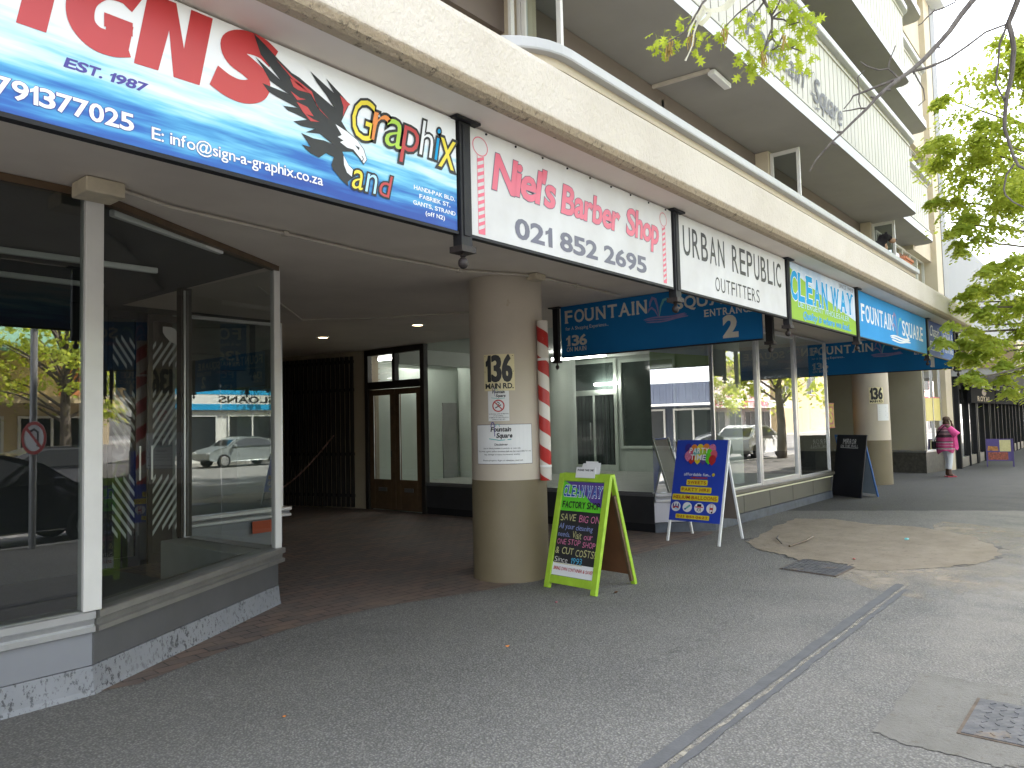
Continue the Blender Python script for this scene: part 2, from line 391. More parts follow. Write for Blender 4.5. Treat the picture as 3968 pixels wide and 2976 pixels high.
def wave_sign_mat():
    m, t, N, L, P = nt("blue_wave_print"); tc = N.new("ShaderNodeTexCoord"); o = tc.outputs["Object"]
    sp = N.new("ShaderNodeSeparateXYZ"); L.new(o, sp.inputs[0])
    mp = N.new("ShaderNodeMapping"); mp.inputs["Rotation"].default_value = (0, R(17), 0); mp.inputs["Scale"].default_value = (.7, 1, 7); L.new(o, mp.inputs[0])
    s1 = noise(N, L, mp.outputs[0], 2.2, 4, .6)
    mp2 = N.new("ShaderNodeMapping"); mp2.inputs["Rotation"].default_value = (0, R(-24), 0); mp2.inputs["Scale"].default_value = (.6, 1, 8); L.new(o, mp2.inputs[0])
    s2 = noise(N, L, mp2.outputs[0], 2.6, 3, .5)
    v = math_(N, L, 'ADD', sp.outputs[2], math_(N, L, 'MULTIPLY', math_(N, L, 'SUBTRACT', s1, .5), .5))
    v = math_(N, L, 'ADD', v, math_(N, L, 'MULTIPLY', math_(N, L, 'SUBTRACT', s2, .5), .28))
    v = math_(N, L, 'ADD', v, math_(N, L, 'MULTIPLY', math_(N, L, 'SUBTRACT', 1.9, sp.outputs[0]), .045))
    cr = N.new("ShaderNodeValToRGB"); L.new(math_(N, L, 'DIVIDE', v, .55), cr.inputs[0]); e = cr.color_ramp.elements
    e[0].position = .0; e[0].color = (.03, .075, .30, 1); e[1].position = .68; e[1].color = (.74, .75, .76, 1)
    for p_, c_ in ((.16, (.035, .13, .40)), (.27, (.07, .28, .52)), (.38, (.16, .47, .66)), (.5, (.45, .66, .75))):
        x = e.new(p_); x.color = (*c_, 1)
    L.new(cr.outputs[0], P.inputs["Base Color"]); P.inputs["Roughness"].default_value = .5; P.inputs["Specular IOR Level"].default_value = .25; return m
def barber_mat():
    m, t, N, L, P = nt("red_white_helix_paint"); tc = N.new("ShaderNodeTexCoord"); sp = N.new("ShaderNodeSeparateXYZ"); L.new(tc.outputs["Object"], sp.inputs[0])
    a = math_(N, L, 'ARCTAN2', sp.outputs[1], sp.outputs[0]); a = math_(N, L, 'MULTIPLY', a, .72/(2*math.pi))
    z = math_(N, L, 'DIVIDE', sp.outputs[2], .297); f = math_(N, L, 'FRACT', math_(N, L, 'ADD', math_(N, L, 'ADD', z, a), 10.02)); f = math_(N, L, 'GREATER_THAN', f, .5)
    w_ = rng(N, L, noise(N, L, tc.outputs["Object"], 18, 5, .7), .66, .7)
    c = mixrgb(N, L, f, (.62, .58, .52), (.42, .022, .018)); c = mixrgb(N, L, math_(N, L, 'MULTIPLY', w_, .5), c, (.35, .3, .26))
    L.new(c, P.inputs["Base Color"]); P.inputs["Roughness"].default_value = .4; return m
def zband_mat(name, bands, axis=2, rough=.8):
    """cloth with woven bands along one axis: [(from, rgb), ...]"""
    m, t, N, L, P = nt(name); tc = N.new("ShaderNodeTexCoord"); sp = N.new("ShaderNodeSeparateXYZ"); L.new(tc.outputs["Object"], sp.inputs[0])
    wob = math_(N, L, 'MULTIPLY', math_(N, L, 'SUBTRACT', noise(N, L, tc.outputs["Object"], 9, 3), .5), .03)
    cr = N.new("ShaderNodeValToRGB"); cr.color_ramp.interpolation = 'CONSTANT'; L.new(math_(N, L, 'DIVIDE', math_(N, L, 'ADD', sp.outputs[axis], wob), 2.), cr.inputs[0])
    e = cr.color_ramp.elements; e[0].position = 0; e[0].color = (*bands[0][1], 1); e[1].position = bands[1][0]/2; e[1].color = (*bands[1][1], 1)
    for p_, c_ in bands[2:]: x = e.new(p_/2); x.color = (*c_, 1)
    c = mixrgb(N, L, math_(N, L, 'MULTIPLY', noise(N, L, tc.outputs["Object"], 40, 3), .35), cr.outputs[0], (.12, .02, .06))
    L.new(c, P.inputs["Base Color"]); P.inputs["Roughness"].default_value = rough; return m
def sand_mat(name, c0, c1, alpha=False):
    m, t, N, L, P = nt(name); tc = N.new("ShaderNodeTexCoord"); o = tc.outputs["Object"]
    n = rng(N, L, noise(N, L, o, 3, 6, .65), .3, .7); c = mixrgb(N, L, n, c0, c1)
    d = rng(N, L, noise(N, L, o, 13, 5, .75), .56, .68); c = mixrgb(N, L, math_(N, L, 'MULTIPLY', d, .6), c, (.13, .10, .07))
    L.new(c, P.inputs["Base Color"]); P.inputs["Roughness"].default_value = .95; bumpn(N, L, P, noise(N, L, o, 45, 5, .7), .7, .015)
    if alpha:
        sp = N.new("ShaderNodeSeparateXYZ"); L.new(o, sp.inputs[0])
        a = noise(N, L, o, 2.2, 7, .7); g = rng(N, L, sp.outputs[1], .75, 1.9); a = math_(N, L, 'ADD', a, math_(N, L, 'MULTIPLY', g, .22))
        gx = rng(N, L, sp.outputs[0], 7.3, 8.0); a = math_(N, L, 'ADD', a, math_(N, L, 'MULTIPLY', math_(N, L, 'SUBTRACT', gx, 1), .12))
        L.new(math_(N, L, 'MULTIPLY', rng(N, L, a, .48, .8), .6), P.inputs["Alpha"])
    return m
def chevron_mat():
    return M("frosted_vinyl", (.42, .45, .44), .5, var=.05)
def patchy(name, rgb, scale, lo, hi, rough=.9):
    m, t, N, L, P = nt(name); tc = N.new("ShaderNodeTexCoord"); P.inputs["Base Color"].default_value = (*rgb, 1); P.inputs["Roughness"].default_value = rough
    L.new(rng(N, L, noise(N, L, tc.outputs["Object"], scale, 6, .7), lo, hi), P.inputs["Alpha"]); return m
def tread_mat():
    m, t, N, L, P = nt("tread_plate_steel"); tc = N.new("ShaderNodeTexCoord"); o = tc.outputs["Object"]
    mp = N.new("ShaderNodeMapping"); mp.inputs["Rotation"].default_value = (0, 0, R(45)); L.new(o, mp.inputs[0])
    ch = N.new("ShaderNodeTexBrick"); ch.inputs["Scale"].default_value = 1; ch.inputs["Brick Width"].default_value = .07; ch.inputs["Row Height"].default_value = .035; ch.inputs["Mortar Size"].default_value = .010
    L.new(mp.outputs[0], ch.inputs["Vector"])
    n = rng(N, L, noise(N, L, o, 12, 4), .4, .65); c = mixrgb(N, L, n, (.10, .10, .11), (.17, .165, .17)); 
    r_ = rng(N, L, noise(N, L, o, 4, 5), .6, .68); c = mixrgb(N, L, math_(N, L, 'MULTIPLY', r_, .7), c, (.30, .2, .11))
    L.new(c, P.inputs["Base Color"]); P.inputs["Roughness"].default_value = .55; P.inputs["Metallic"].default_value = .3
    bumpn(N, L, P, ch.outputs["Fac"], .9, .006); return m
def bark_mat(name, c0, c1, s=14):
    m, t, N, L, P = nt(name); tc = N.new("ShaderNodeTexCoord"); mp = N.new("ShaderNodeMapping"); mp.inputs["Scale"].default_value = (1, 1, .25); L.new(tc.outputs["Object"], mp.inputs[0])
    f = noise(N, L, mp.outputs[0], s, 6, .65); c = mixrgb(N, L, rng(N, L, f, .35, .65), c0, c1); L.new(c, P.inputs["Base Color"]); P.inputs["Roughness"].default_value = .9
    bumpn(N, L, P, f, .6, .02); return m
def clean_way_mat():
    m, t, N, L, P = nt("green_hill_print"); tc = N.new("ShaderNodeTexCoord"); sp = N.new("ShaderNodeSeparateXYZ"); L.new(tc.outputs["Object"], sp.inputs[0])
    x = sp.outputs[0]; z = sp.outputs[2]
    a = math_(N, L, 'LESS_THAN', z, math_(N, L, 'SUBTRACT', .50, math_(N, L, 'MULTIPLY', math_(N, L, 'POWER', x, .8), .185)))
    s_ = mixrgb(N, L, rng(N, L, noise(N, L, tc.outputs["Object"], 3, 4), .35, .65), (.42, .52, .66), (.62, .66, .72))
    c = mixrgb(N, L, a, s_, (.27, .44, .06)); L.new(c, P.inputs["Base Color"]); P.inputs["Roughness"].default_value = .7; P.inputs["Specular IOR Level"].default_value = .15; return m
def blue_board_mat(name, c): return M(name, c, .65, var=.08, vs=2, spec=.12)

mt = {}
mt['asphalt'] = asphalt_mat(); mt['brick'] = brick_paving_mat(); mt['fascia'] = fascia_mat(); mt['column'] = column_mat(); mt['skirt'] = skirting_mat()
mt['soffit'] = M("soffit_paint", (.68, .61, .54), .8, var=.1, vs=1.2, bump=.05, bs=30, tint=(.61, .54, .475))
mt['grey_edge'] = M("pale_grey_paint", (.46, .47, .485), .5, var=.08, vs=2)
mt['coping'] = M("grey_coping_paint", (.42, .42, .415), .5, var=.1, vs=2)
mt['panel'] = M("cream_panel", (.44, .42, .365), .6, var=.07, vs=1.5)
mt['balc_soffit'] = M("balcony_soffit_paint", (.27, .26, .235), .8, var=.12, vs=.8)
mt['cream_wall'] = M("cream_wall", (.50, .43, .32), .85, var=.1, vs=1.5, bump=.2, bs=60)
mt['brown'] = M("brown_wall", (.14, .11, .095), .8, var=.15, vs=1)
mt['grey_wall'] = M("grey_wall_strip", (.24, .24, .24), .7, var=.1)
mt['white'] = M("white_paint", (.72, .72, .70), .4, var=.05, vs=3)
mt['frame_white'] = M("white_metal_frame", (.60, .585, .55), .4, var=.06, vs=5)
mt['alu'] = M("aluminium", (.62, .62, .63), .32, .85, var=.1, vs=8)
mt['alu_dark'] = M("dull_metal_panel", (.17, .17, .175), .38, .55, var=.12, vs=3)
mt['alu_panel'] = M("pale_metal_panel", (.27, .275, .30), .4, .35, var=.08, vs=2)
mt['stall'] = M("olive_grey_cladding", (.105, .10, .08), .45, var=.12, vs=2)
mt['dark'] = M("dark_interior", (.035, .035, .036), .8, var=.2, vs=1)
mt['dark_ceil'] = M("dark_ceiling", (.10, .10, .105), .8, var=.1)
mt['black'] = M("black_metal", (.014, .014, .016), .55, spec=.25, var=.2, vs=8, bump=.05)
mt['black_wood'] = M("dark_stained_wood", (.022, .018, .015), .45, var=.3, vs=5)
mt['brown_wood'] = M("varnished_wood", (.10, .06, .03), .5, var=.3, vs=8)
mt['int_white'] = M("interior_white", (.42, .46, .42), .8, var=.05)
mt['glass'] = glass_mat("window_glass"); mt['glass_dark'] = glass_mat("tinted_glass", (.5, .55, .55), 1.6)
mt['mirror_glass'] = glass_mat("display_glass", (.55, .6, .58), 3.2); mt['film_glass2'] = glass_mat('bronzed_glass', (.42, .5, .5), 5); mt['film_glass'] = glass_mat("filmed_glass", (.45, .5, .5), 12)
mt['conduit'] = M("painted_conduit", (.50, .45, .38), .6, var=.15, vs=9)
mt['box_cream'] = M("cream_plastic_box", (.52, .45, .33), .6, var=.2, vs=9)
mt['red'] = M("red_vinyl", (.44, .03, .032), .35, var=.06); mt['navy'] = M("navy_vinyl", (.045, .03, .24), .4, var=.05)
mt['white_vinyl'] = M("white_vinyl", (.74, .75, .76), .7, spec=.15, var=.04); mt['ink'] = M("black_ink", (.012, .012, .014), .5, var=.1)
mt['grey_ink'] = M("slate_ink", (.115, .115, .155), .5, var=.1); mt['pink'] = M("faded_red_vinyl", (.62, .10, .155), .4, var=.1, vs=6)
mt['yellow'] = M("yellow_vinyl", (.72, .58, .03), .4, var=.05); mt['orange'] = M("orange_vinyl", (.70, .22, .04), .4, var=.05)
mt['lime'] = M("lime_vinyl", (.36, .55, .05), .4, var=.05); mt['sky_vinyl'] = M("pale_blue_vinyl", (.36, .60, .78), .4, var=.05); mt['cyan'] = M("cyan_vinyl", (.02, .30, .58), .7, spec=.15, var=.05)
mt['white_board'] = M("weathered_white_board", (.60, .595, .59), .7, spec=.15, var=.08, vs=2.5, tint=(.52, .505, .49))
mt['sign_blue'] = blue_board_mat("sign_blue", (.012, .16, .42)); mt['sign_sky'] = blue_board_mat("sign_sky_blue", (.04, .28, .60)); mt['sign_navy'] = blue_board_mat("sign_navy", (.03, .06, .22))
mt['cream_letter'] = M("stone_grey_lettering", (.64, .62, .56), .5, var=.1)
mt['mauve'] = M("mauve_print", (.24, .20, .42), .5, var=.2, vs=9); mt['sea'] = M("sea_green_print", (.15, .45, .45), .5, var=.2, vs=9)
mt['wave'] = wave_sign_mat(); mt['cleanway'] = clean_way_mat(); mt['barber'] = barber_mat()
mt['lime_wood'] = M("lime_green_paint", (.33, .52, .035), .5, var=.18, vs=9, bump=.1, bs=40)
mt['hardboard'] = M("brown_hardboard", (.13, .055, .022), .6, var=.25, vs=4)
mt['chalkboard'] = M("chalkboard", (.016, .016, .017), .7, var=.4, vs=4)
mt['ch_pink'] = M("pink_chalk", (.62, .18, .32), .95, var=.35, vs=60); mt['ch_blue'] = M("blue_chalk", (.27, .32, .62), .95, var=.35, vs=60)
mt['ch_yellow'] = M("yellow_chalk", (.55, .52, .24), .95, var=.35, vs=60); mt['ch_white'] = M("white_chalk", (.62, .6, .56), .95, var=.3, vs=60); mt['ch_cyan'] = M("cyan_chalk", (.08, .40, .62), .95, var=.3, vs=60)
mt['purple'] = M("purple_print", (.09, .05, .25), .4, var=.06); mt['green_print'] = M("bright_green_print", (.12, .55, .03), .4, var=.06); mt['royal'] = M("royal_blue_print", (.02, .10, .40), .6, spec=.15, var=.06)
mt['party_blue'] = M("party_blue_print", (.025, .06, .42), .35, var=.06); mt['paper'] = M("white_paper", (.72, .72, .72), .8, var=.05)
mt['plate'] = M("cream_enamel_plate", (.68, .60, .36), .45, var=.06); mt['dark_red'] = M("dark_red_print", (.35, .03, .02), .5, var=.05)
mt['leaf_near'] = leaf_mat("young_oak_leaf", (.36, .46, .07), (.50, .58, .09), .5)
mt['leaf_far'] = leaf_mat("plane_leaf", (.29, .40, .075), (.56, .62, .15), .6)
mt['leaf_dark'] = leaf_mat("shrub_leaf", (.05, .10, .015), (.11, .17, .02), .35)
mt['catkin'] = M("catkin", (.34, .24, .06), .9, var=.3, vs=50)
mt['twig'] = bark_mat("grey_twig_bark", (.10, .085, .08), (.19, .17, .155), 30); mt['bark'] = bark_mat("tree_bark", (.07, .055, .045), (.16, .135, .11), 9)
mt['conc'] = sand_mat("concrete_patch", (.175, .165, .145), (.23, .218, .195)); mt['sand'] = sand_mat("dug_earth", (.235, .19, .14), (.33, .275, .21)); mt['spill'] = sand_mat("spilled_sand", (.44, .36, .26), (.55, .47, .37), True)
mt['tread'] = tread_mat(); mt['road'] = M("road_asphalt", (.19, .185, .18), .9, var=.2, vs=1, bump=.3, bs=90); mt['kerb'] = M("kerb_concrete", (.40, .385, .36), .9, var=.2, vs=3)
mt['seal'] = M("trench_seal", (.13, .13, .132), .9, var=.2, vs=6, bump=.25, bs=60)
mt['skin'] = M("dark_skin", (.085, .042, .026), .5, var=.1)
mt['terracotta'] = M("terracotta", (.45, .17, .085), .8, var=.2, vs=20)
mt['dog'] = M("black_dog_coat", (.010, .009, .009), .9, spec=.08, var=.4, vs=30, bump=.4, bs=120); mt['tan'] = M("tan_dog_coat", (.20, .115, .055), .7, var=.3, vs=30)
PATCH = [(9.17,3.89),(9.68,3.93),(10.69,4.1),(11.65,4.14),(11.89,3.62),(11.59,3.11),(11.57,2.39),(11.06,1.77),(10.32,1.36),(9.82,1.25),(9.12,1.34),(8.73,1.57),(8.25,1.97),(8.1,2.28),(8.33,2.47),(8.41,2.85),(8.29,2.93),(8.57,3.23),(8.7,3.5)]
SPILL = [(7.78,2.36),(7.54,2.03),(7.79,1.71),(7.84,1.5),(7.53,1.3),(7.39,1.01),(7.11,0.78),(10.92,1.15),(10.61,1.4),(10.3,1.65),(8.65,2.07),(8.25,2.32)]
CONC = [(4.01,1.09),(5.04,1.09),(5.09,1.05),(5.07,0.89),(5.1,0.58),(3.99,0.47),(3.92,0.57),(3.94,0.77),(3.95,0.98)]
STAIN = [(4.46,2.5),(5.62,2.44)]
BRANCH = [(0.017,0.003,[(4.647,0.521,3.825),(4.605,0.569,3.761),(4.57,0.629,3.678),(4.533,0.674,3.599),(4.492,0.733,3.522),(4.447,0.787,3.451),(4.397,0.833,3.393),(4.342,0.887,3.34),(4.287,0.949,3.281),(4.239,1.03,3.188),(4.186,1.097,3.111),(4.139,1.189,3.019),(4.139,1.273,2.946),(4.145,1.313,2.891)]),(0.006,0.004,[(4.453,0.855,3.407),(4.521,0.788,3.431),(4.585,0.693,3.474),(4.636,0.617,3.532),(4.683,0.53,3.601),(4.743,0.44,3.636)]),(0.016,0.007,[(4.686,0.358,3.776),(4.705,0.382,3.73),(4.724,0.407,3.684),(4.743,0.433,3.637),(4.766,0.424,3.587),(4.796,0.42,3.515),(4.835,0.437,3.414),(4.858,0.453,3.349),(4.876,0.472,3.295),(4.89,0.479,3.253),(4.928,0.497,3.133),(4.93,0.496,3.129),(4.955,0.481,3.052),(4.978,0.468,2.98),(4.994,0.449,2.927),(5.004,0.418,2.902)]),(0.006,0.002,[(4.405,0.9,3.37),(4.391,0.99,3.355),(4.374,1.099,3.335),(4.368,1.13,3.329),(4.373,1.145,3.309),(4.376,1.185,3.273)]),(0.004,0.002,[(4.403,0.907,3.371),(4.388,0.925,3.398),(4.371,0.947,3.425),(4.357,0.934,3.464),(4.338,0.898,3.524)]),(0.003,0.002,[(4.371,0.947,3.425),(4.361,0.991,3.428),(4.336,1.043,3.457),(4.316,1.072,3.486)]),(0.003,0.002,[(4.374,1.099,3.335),(4.341,1.095,3.415),(4.339,1.059,3.44)]),(0.003,0.002,[(4.374,1.099,3.335),(4.386,1.108,3.298),(4.406,1.101,3.253)]),(0.003,0.002,[(4.457,0.841,3.404),(4.476,0.828,3.363),(4.5,0.808,3.313),(4.521,0.807,3.259),(4.523,0.841,3.235)]),(0.004,0.002,[(4.72,0.64,3.874),(4.727,0.667,3.852),(4.731,0.673,3.842),(4.728,0.731,3.83),(4.723,0.777,3.825),(4.727,0.81,3.807),(4.732,0.84,3.784),(4.731,0.86,3.779)]),(0.005,0.003,[(4.746,0.441,3.628),(4.774,0.48,3.554),(4.808,0.495,3.467),(4.844,0.516,3.368),(4.887,0.482,3.262)]),(0.004,0.003,[(4.989,0.467,2.942),(4.998,0.508,2.891),(5.016,0.526,2.817),(5.025,0.521,2.783),(5.039,0.487,2.738),(5.051,0.442,2.703)]),(0.004,0.002,[(4.321,1.05,3.22),(4.309,1.086,3.227),(4.3,1.124,3.226),(4.287,1.169,3.227)]),(0.008,0.003,[(3.438,1.29,3.588),(3.468,1.275,3.547),(3.489,1.265,3.516),(3.512,1.256,3.481),(3.519,1.257,3.468),(3.535,1.267,3.43),(3.554,1.272,3.391),(3.578,1.254,3.357),(3.607,1.198,3.337),(3.63,1.16,3.316)]),(0.004,0.002,[(3.472,1.278,3.538),(3.476,1.317,3.506),(3.482,1.349,3.472)]),(0.004,0.002,[(3.554,1.272,3.391),(3.552,1.296,3.378),(3.561,1.323,3.342)]),(0.004,0.002,[(3.512,1.256,3.481),(3.508,1.233,3.503),(3.502,1.214,3.526),(3.491,1.202,3.552)]),(0.004,0.002,[(3.518,1.254,3.471),(3.52,1.223,3.488),(3.528,1.186,3.496)]),(0.004,0.002,[(3.535,1.267,3.43),(3.545,1.292,3.395),(3.561,1.323,3.342)]),(0.004,0.002,[(3.52,1.251,3.469),(3.542,1.209,3.456),(3.563,1.186,3.432),(3.575,1.144,3.434)]),(0.004,0.002,[(3.579,1.254,3.355),(3.573,1.289,3.343)]),(0.004,0.002,[(3.578,1.254,3.357),(3.567,1.224,3.399)]),(0.004,0.002,[(3.606,1.202,3.337),(3.607,1.17,3.355)]),(0.004,0.002,[(3.413,1.266,3.543),(3.409,1.297,3.53),(3.4,1.379,3.49),(3.397,1.441,3.449)]),(0.005,0.002,[(3.181,1.417,3.518),(3.187,1.441,3.491),(3.186,1.457,3.481),(3.195,1.518,3.418),(3.195,1.557,3.385),(3.184,1.603,3.365),(3.173,1.637,3.353)])]
LEAVES = [((3.325,1.64,3.524),0.032,6),((3.345,1.6,3.522),0.027,5),((3.302,1.752,3.465),0.032,7),((3.324,1.705,3.469),0.032,6),((3.319,1.768,3.421),0.032,7),((3.344,1.745,3.398),0.027,6),((3.343,1.703,3.438),0.032,6),((3.416,1.594,3.402),0.032,7),((3.4,1.571,3.45),0.027,6),((3.377,1.616,3.453),0.018,3),((3.419,1.564,3.422),0.018,3),((3.428,1.451,3.496),0.027,4),((3.427,1.492,3.466),0.027,5),((3.451,1.475,3.436),0.032,6),((3.45,1.444,3.461),0.023,4),((3.459,1.422,3.461),0.018,3),((3.463,1.377,3.487),0.023,4),((3.472,1.331,3.503),0.023,4),((3.476,1.392,3.453),0.018,4),((3.499,1.353,3.439),0.023,4),((3.495,1.318,3.47),0.023,4),((3.509,1.194,3.525),0.06,16),((3.533,1.145,3.512),0.055,14),((3.497,1.228,3.525),0.032,5),((3.546,1.163,3.477),0.05,14),((3.566,1.128,3.46),0.041,9),((3.548,1.232,3.431),0.027,6),((3.589,1.158,3.4),0.05,12),((3.583,1.203,3.382),0.05,12),((3.606,1.157,3.366),0.041,10),((3.595,1.105,3.419),0.032,7),((3.625,1.118,3.352),0.027,5),((3.534,1.312,3.402),0.037,7),((3.559,1.307,3.356),0.041,10),((3.538,1.373,3.35),0.05,12),((3.538,1.394,3.333),0.037,8),((3.56,1.363,3.314),0.041,10),((3.563,1.39,3.287),0.037,9),((3.574,1.361,3.286),0.027,6),((3.571,1.305,3.335),0.032,7),((3.607,1.235,3.312),0.027,5),((3.612,1.299,3.254),0.021,4),((3.635,1.252,3.242),0.021,4),((3.637,1.171,3.294),0.027,5),((3.662,1.142,3.261),0.032,7),((3.594,1.295,3.295),0.018,3),((3.651,1.117,3.301),0.018,3),((3.633,1.157,3.312),0.023,4)]
CATKIN = [(3.28,1.679,3.393),(3.282,1.69,3.38),(3.278,1.669,3.405),(3.317,1.588,3.407),(3.383,1.441,3.409),(3.496,1.301,3.298),(3.505,1.301,3.281),(3.509,1.205,3.342)]
PLASTIC = [(3.237,1.325,3.49),(3.242,1.344,3.469),(3.241,1.371,3.452),(3.226,1.413,3.446),(3.205,1.451,3.454),(3.193,1.457,3.469),(3.194,1.479,3.45),(3.193,1.504,3.432),(3.201,1.526,3.4),(3.211,1.549,3.364)]
PLASTIC2 = [(3.189,1.444,3.443),(3.19,1.466,3.424),(3.193,1.489,3.402),(3.202,1.511,3.367),(3.22,1.532,3.318),(3.227,1.561,3.279),(3.229,1.575,3.263)]
PLASTIC3 = [(3.211,1.43,3.438),(3.214,1.449,3.419),(3.211,1.477,3.401),(3.201,1.488,3.409),(3.19,1.486,3.431)]
CLUMPS = [(12.01,1.73,5.55,0.35),(11.91,1.61,5.23,0.43),(12.26,1.35,5.77,0.54),(11.83,1.06,5.9,0.52),(11.92,1.19,5.15,0.6),(12.39,1.91,5.17,0.27),(13.28,1.75,5.15,0.53),(13.17,1.41,4.97,0.61),(13.03,2.2,4.87,0.26),(12.29,1.96,4.32,0.24),(12.86,1.66,4.33,0.5),(12.5,1.21,4.25,0.53),(12.3,1.79,4.03,0.26),(12.3,1.43,3.71,0.48),(12.52,1.18,3.63,0.44),(13.6,1.83,3.69,0.29),(13.51,1.49,3.43,0.47),(13.44,1.96,3.28,0.21),(13.41,2.14,3.18,0.19),(12.49,2.04,2.73,0.2),(12.72,1.71,2.83,0.31),(13.27,1.47,2.74,0.46),(13.38,2.02,2.64,0.28),(13.62,1.75,2.55,0.33),(13.7,1.43,2.45,0.43),(12.4,1.8,2.04,0.17),(13.26,1.63,2.09,0.28),(13.39,1.35,2.12,0.32),(12.17,0.97,6.6,0.36),(11.76,1.15,6.16,0.26),(12.19,1.93,6.11,0.16),(12.34,1.65,3.05,0.13),(13.76,1.31,3.0,0.34),(13.59,2.13,2.44,0.19),(12.74,1.1,5.13,0.55),(12.71,1.19,3.29,0.35)]
EAGLE = [(1.499,3.041),(1.528,2.97),(1.614,2.898),(1.505,2.953),(1.534,2.924),(1.567,2.881),(1.648,2.857),(1.534,2.861),(1.56,2.837),(1.593,2.829),(1.69,2.814),(1.624,2.802),(1.644,2.79),(1.676,2.788),(1.733,2.78),(1.669,2.754),(1.704,2.746),(1.769,2.753),(1.725,2.727),(1.792,2.74),(1.852,2.715),(1.814,2.718),(1.762,2.712),(1.704,2.718),(1.721,2.701),(1.747,2.673),(1.707,2.672),(1.725,2.658),(1.746,2.648),(1.787,2.64),(1.821,2.668),(1.859,2.662),(1.847,2.626),(1.855,2.606),(1.866,2.599),(1.897,2.574),(1.932,2.556),(1.929,2.575),(1.949,2.593),(1.978,2.613),(1.97,2.631),(1.934,2.648),(1.91,2.682),(1.903,2.696),(1.955,2.71),(1.991,2.69),(2.012,2.668),(2.033,2.694),(2.017,2.737),(1.98,2.768),(1.928,2.793),(1.9,2.824),(1.942,2.91),(1.894,2.941),(1.825,2.98),(1.863,2.931),(1.75,2.983),(1.779,2.948),(1.824,2.911),(1.862,2.871),(1.764,2.911),(1.699,2.939),(1.663,2.946),(1.608,2.976),(1.548,3.014)]
EHEAD = [(1.869,2.802),(1.928,2.787),(1.979,2.766),(2.013,2.735),(2.029,2.694),(2.014,2.674),(1.997,2.69),(1.959,2.72),(1.927,2.719),(1.891,2.733),(1.909,2.744),(1.88,2.752),(1.9,2.765)]
ECHEST = [(1.908,2.681),(1.934,2.645),(1.968,2.627),(1.952,2.6),(1.925,2.613),(1.91,2.642)]
ERED = [[(1.591,2.976),(1.663,2.933),(1.756,2.901),(1.778,2.851),(1.842,2.81),(1.793,2.837),(1.753,2.888),(1.677,2.913)],[(1.655,2.921),(1.698,2.914),(1.742,2.891),(1.691,2.886),(1.67,2.892)],[(1.656,2.871),(1.698,2.857),(1.727,2.86),(1.687,2.844)],[(1.683,2.837),(1.734,2.831),(1.763,2.802),(1.726,2.8),(1.762,2.789),(1.792,2.788),(1.748,2.778),(1.712,2.805)],[(1.894,2.931),(1.946,2.91),(1.929,2.893),(1.907,2.846),(1.911,2.887)]]
EYE = [(1.968,2.741),(1.992,2.737),(1.988,2.723)]
EBEAK = [(1.992,2.703),(2.021,2.698),(2.027,2.689),(2.014,2.678),(2.006,2.694)]# ================================================================ GROUND
def sheet(name, pol, z, mat, mb=None):
    b = mb or MB(); b.flat(pol, z); o = b.build(name, mat, fix=False); return tag(o, kind='structure')
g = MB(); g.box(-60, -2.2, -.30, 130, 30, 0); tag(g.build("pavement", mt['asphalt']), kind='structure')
g = MB(); g.box(-60, -2.36, -.35, 130, -2.204, .004); tag(g.build("kerb", mt['kerb'], bevel=.015), kind='structure')
g = MB(); g.box(-200, -60, -.6, 330, -2.36, -.14); tag(g.build("road", mt['road']), kind='structure')
g = MB(); g.box(-200, -30, -.4, 330, -17.2, 0); tag(g.build("far_pavement", mt['kerb']), kind='structure')
g = MB(); g.box(-900, -900, -1.0, 900, 900, -.62); tag(g.build("ground", mt['road']), kind='structure')
m = MB()
for i in range(26):
    if i % 2 == 0: m.box(-20+i*4, -9.55, -.139, -17.6+i*4, -9.45, -.134)
tag(m.build("road_marking", mt['white']), kind='structure')
sheet("brick_paving", [(1.9,4.9),(2.12,4.84),(2.7,5.02),(3.35,5.16),(3.9,5.18),(4.37,5.10),(5.33,4.78),(6.5,4.66),(7.77,4.59),(9.0,4.53),(9.6,4.55),(9.8,4.62),(9.3,5.3),(9.3,17),(3.0,17),(3.0,5.6)], .004, mt['brick'])
def rough_poly(pol, n=6, amp=.035, seed=1):
    r = random.Random(seed); out = []
    for i in range(len(pol)):
        a, b = Vector(pol[i]), Vector(pol[(i+1) % len(pol)])
        for k in range(n):
            p = a.lerp(b, k/n); out.append((p.x+r.uniform(-amp, amp), p.y+r.uniform(-amp, amp)))
    return out
sheet("patch_edge", rough_poly([(9.95+(x-9.95)*1.035, 2.65+(y-2.65)*1.05) for x, y in PATCH], 6, .05, 12), .0035, patchy('broken_tar_edge', (.10, .10, .10), 2.5, .52, .66))
sheet("dug_patch", rough_poly(PATCH, 6, .03, 2), .006, mt['sand'])
sheet("spilled_sand", rough_poly([(7.25,.6),(11.8,.9),(12.4,2.3),(10.5,2.2),(9.2,1.7),(8.5,1.95),(8.0,2.45),(7.55,2.4),(7.2,1.7),(6.7,.9)], 4, .05, 5), .003, mt['spill'])
sheet("concrete_patch", rough_poly(CONC, 6, .018, 3), .004, mt['conc'])
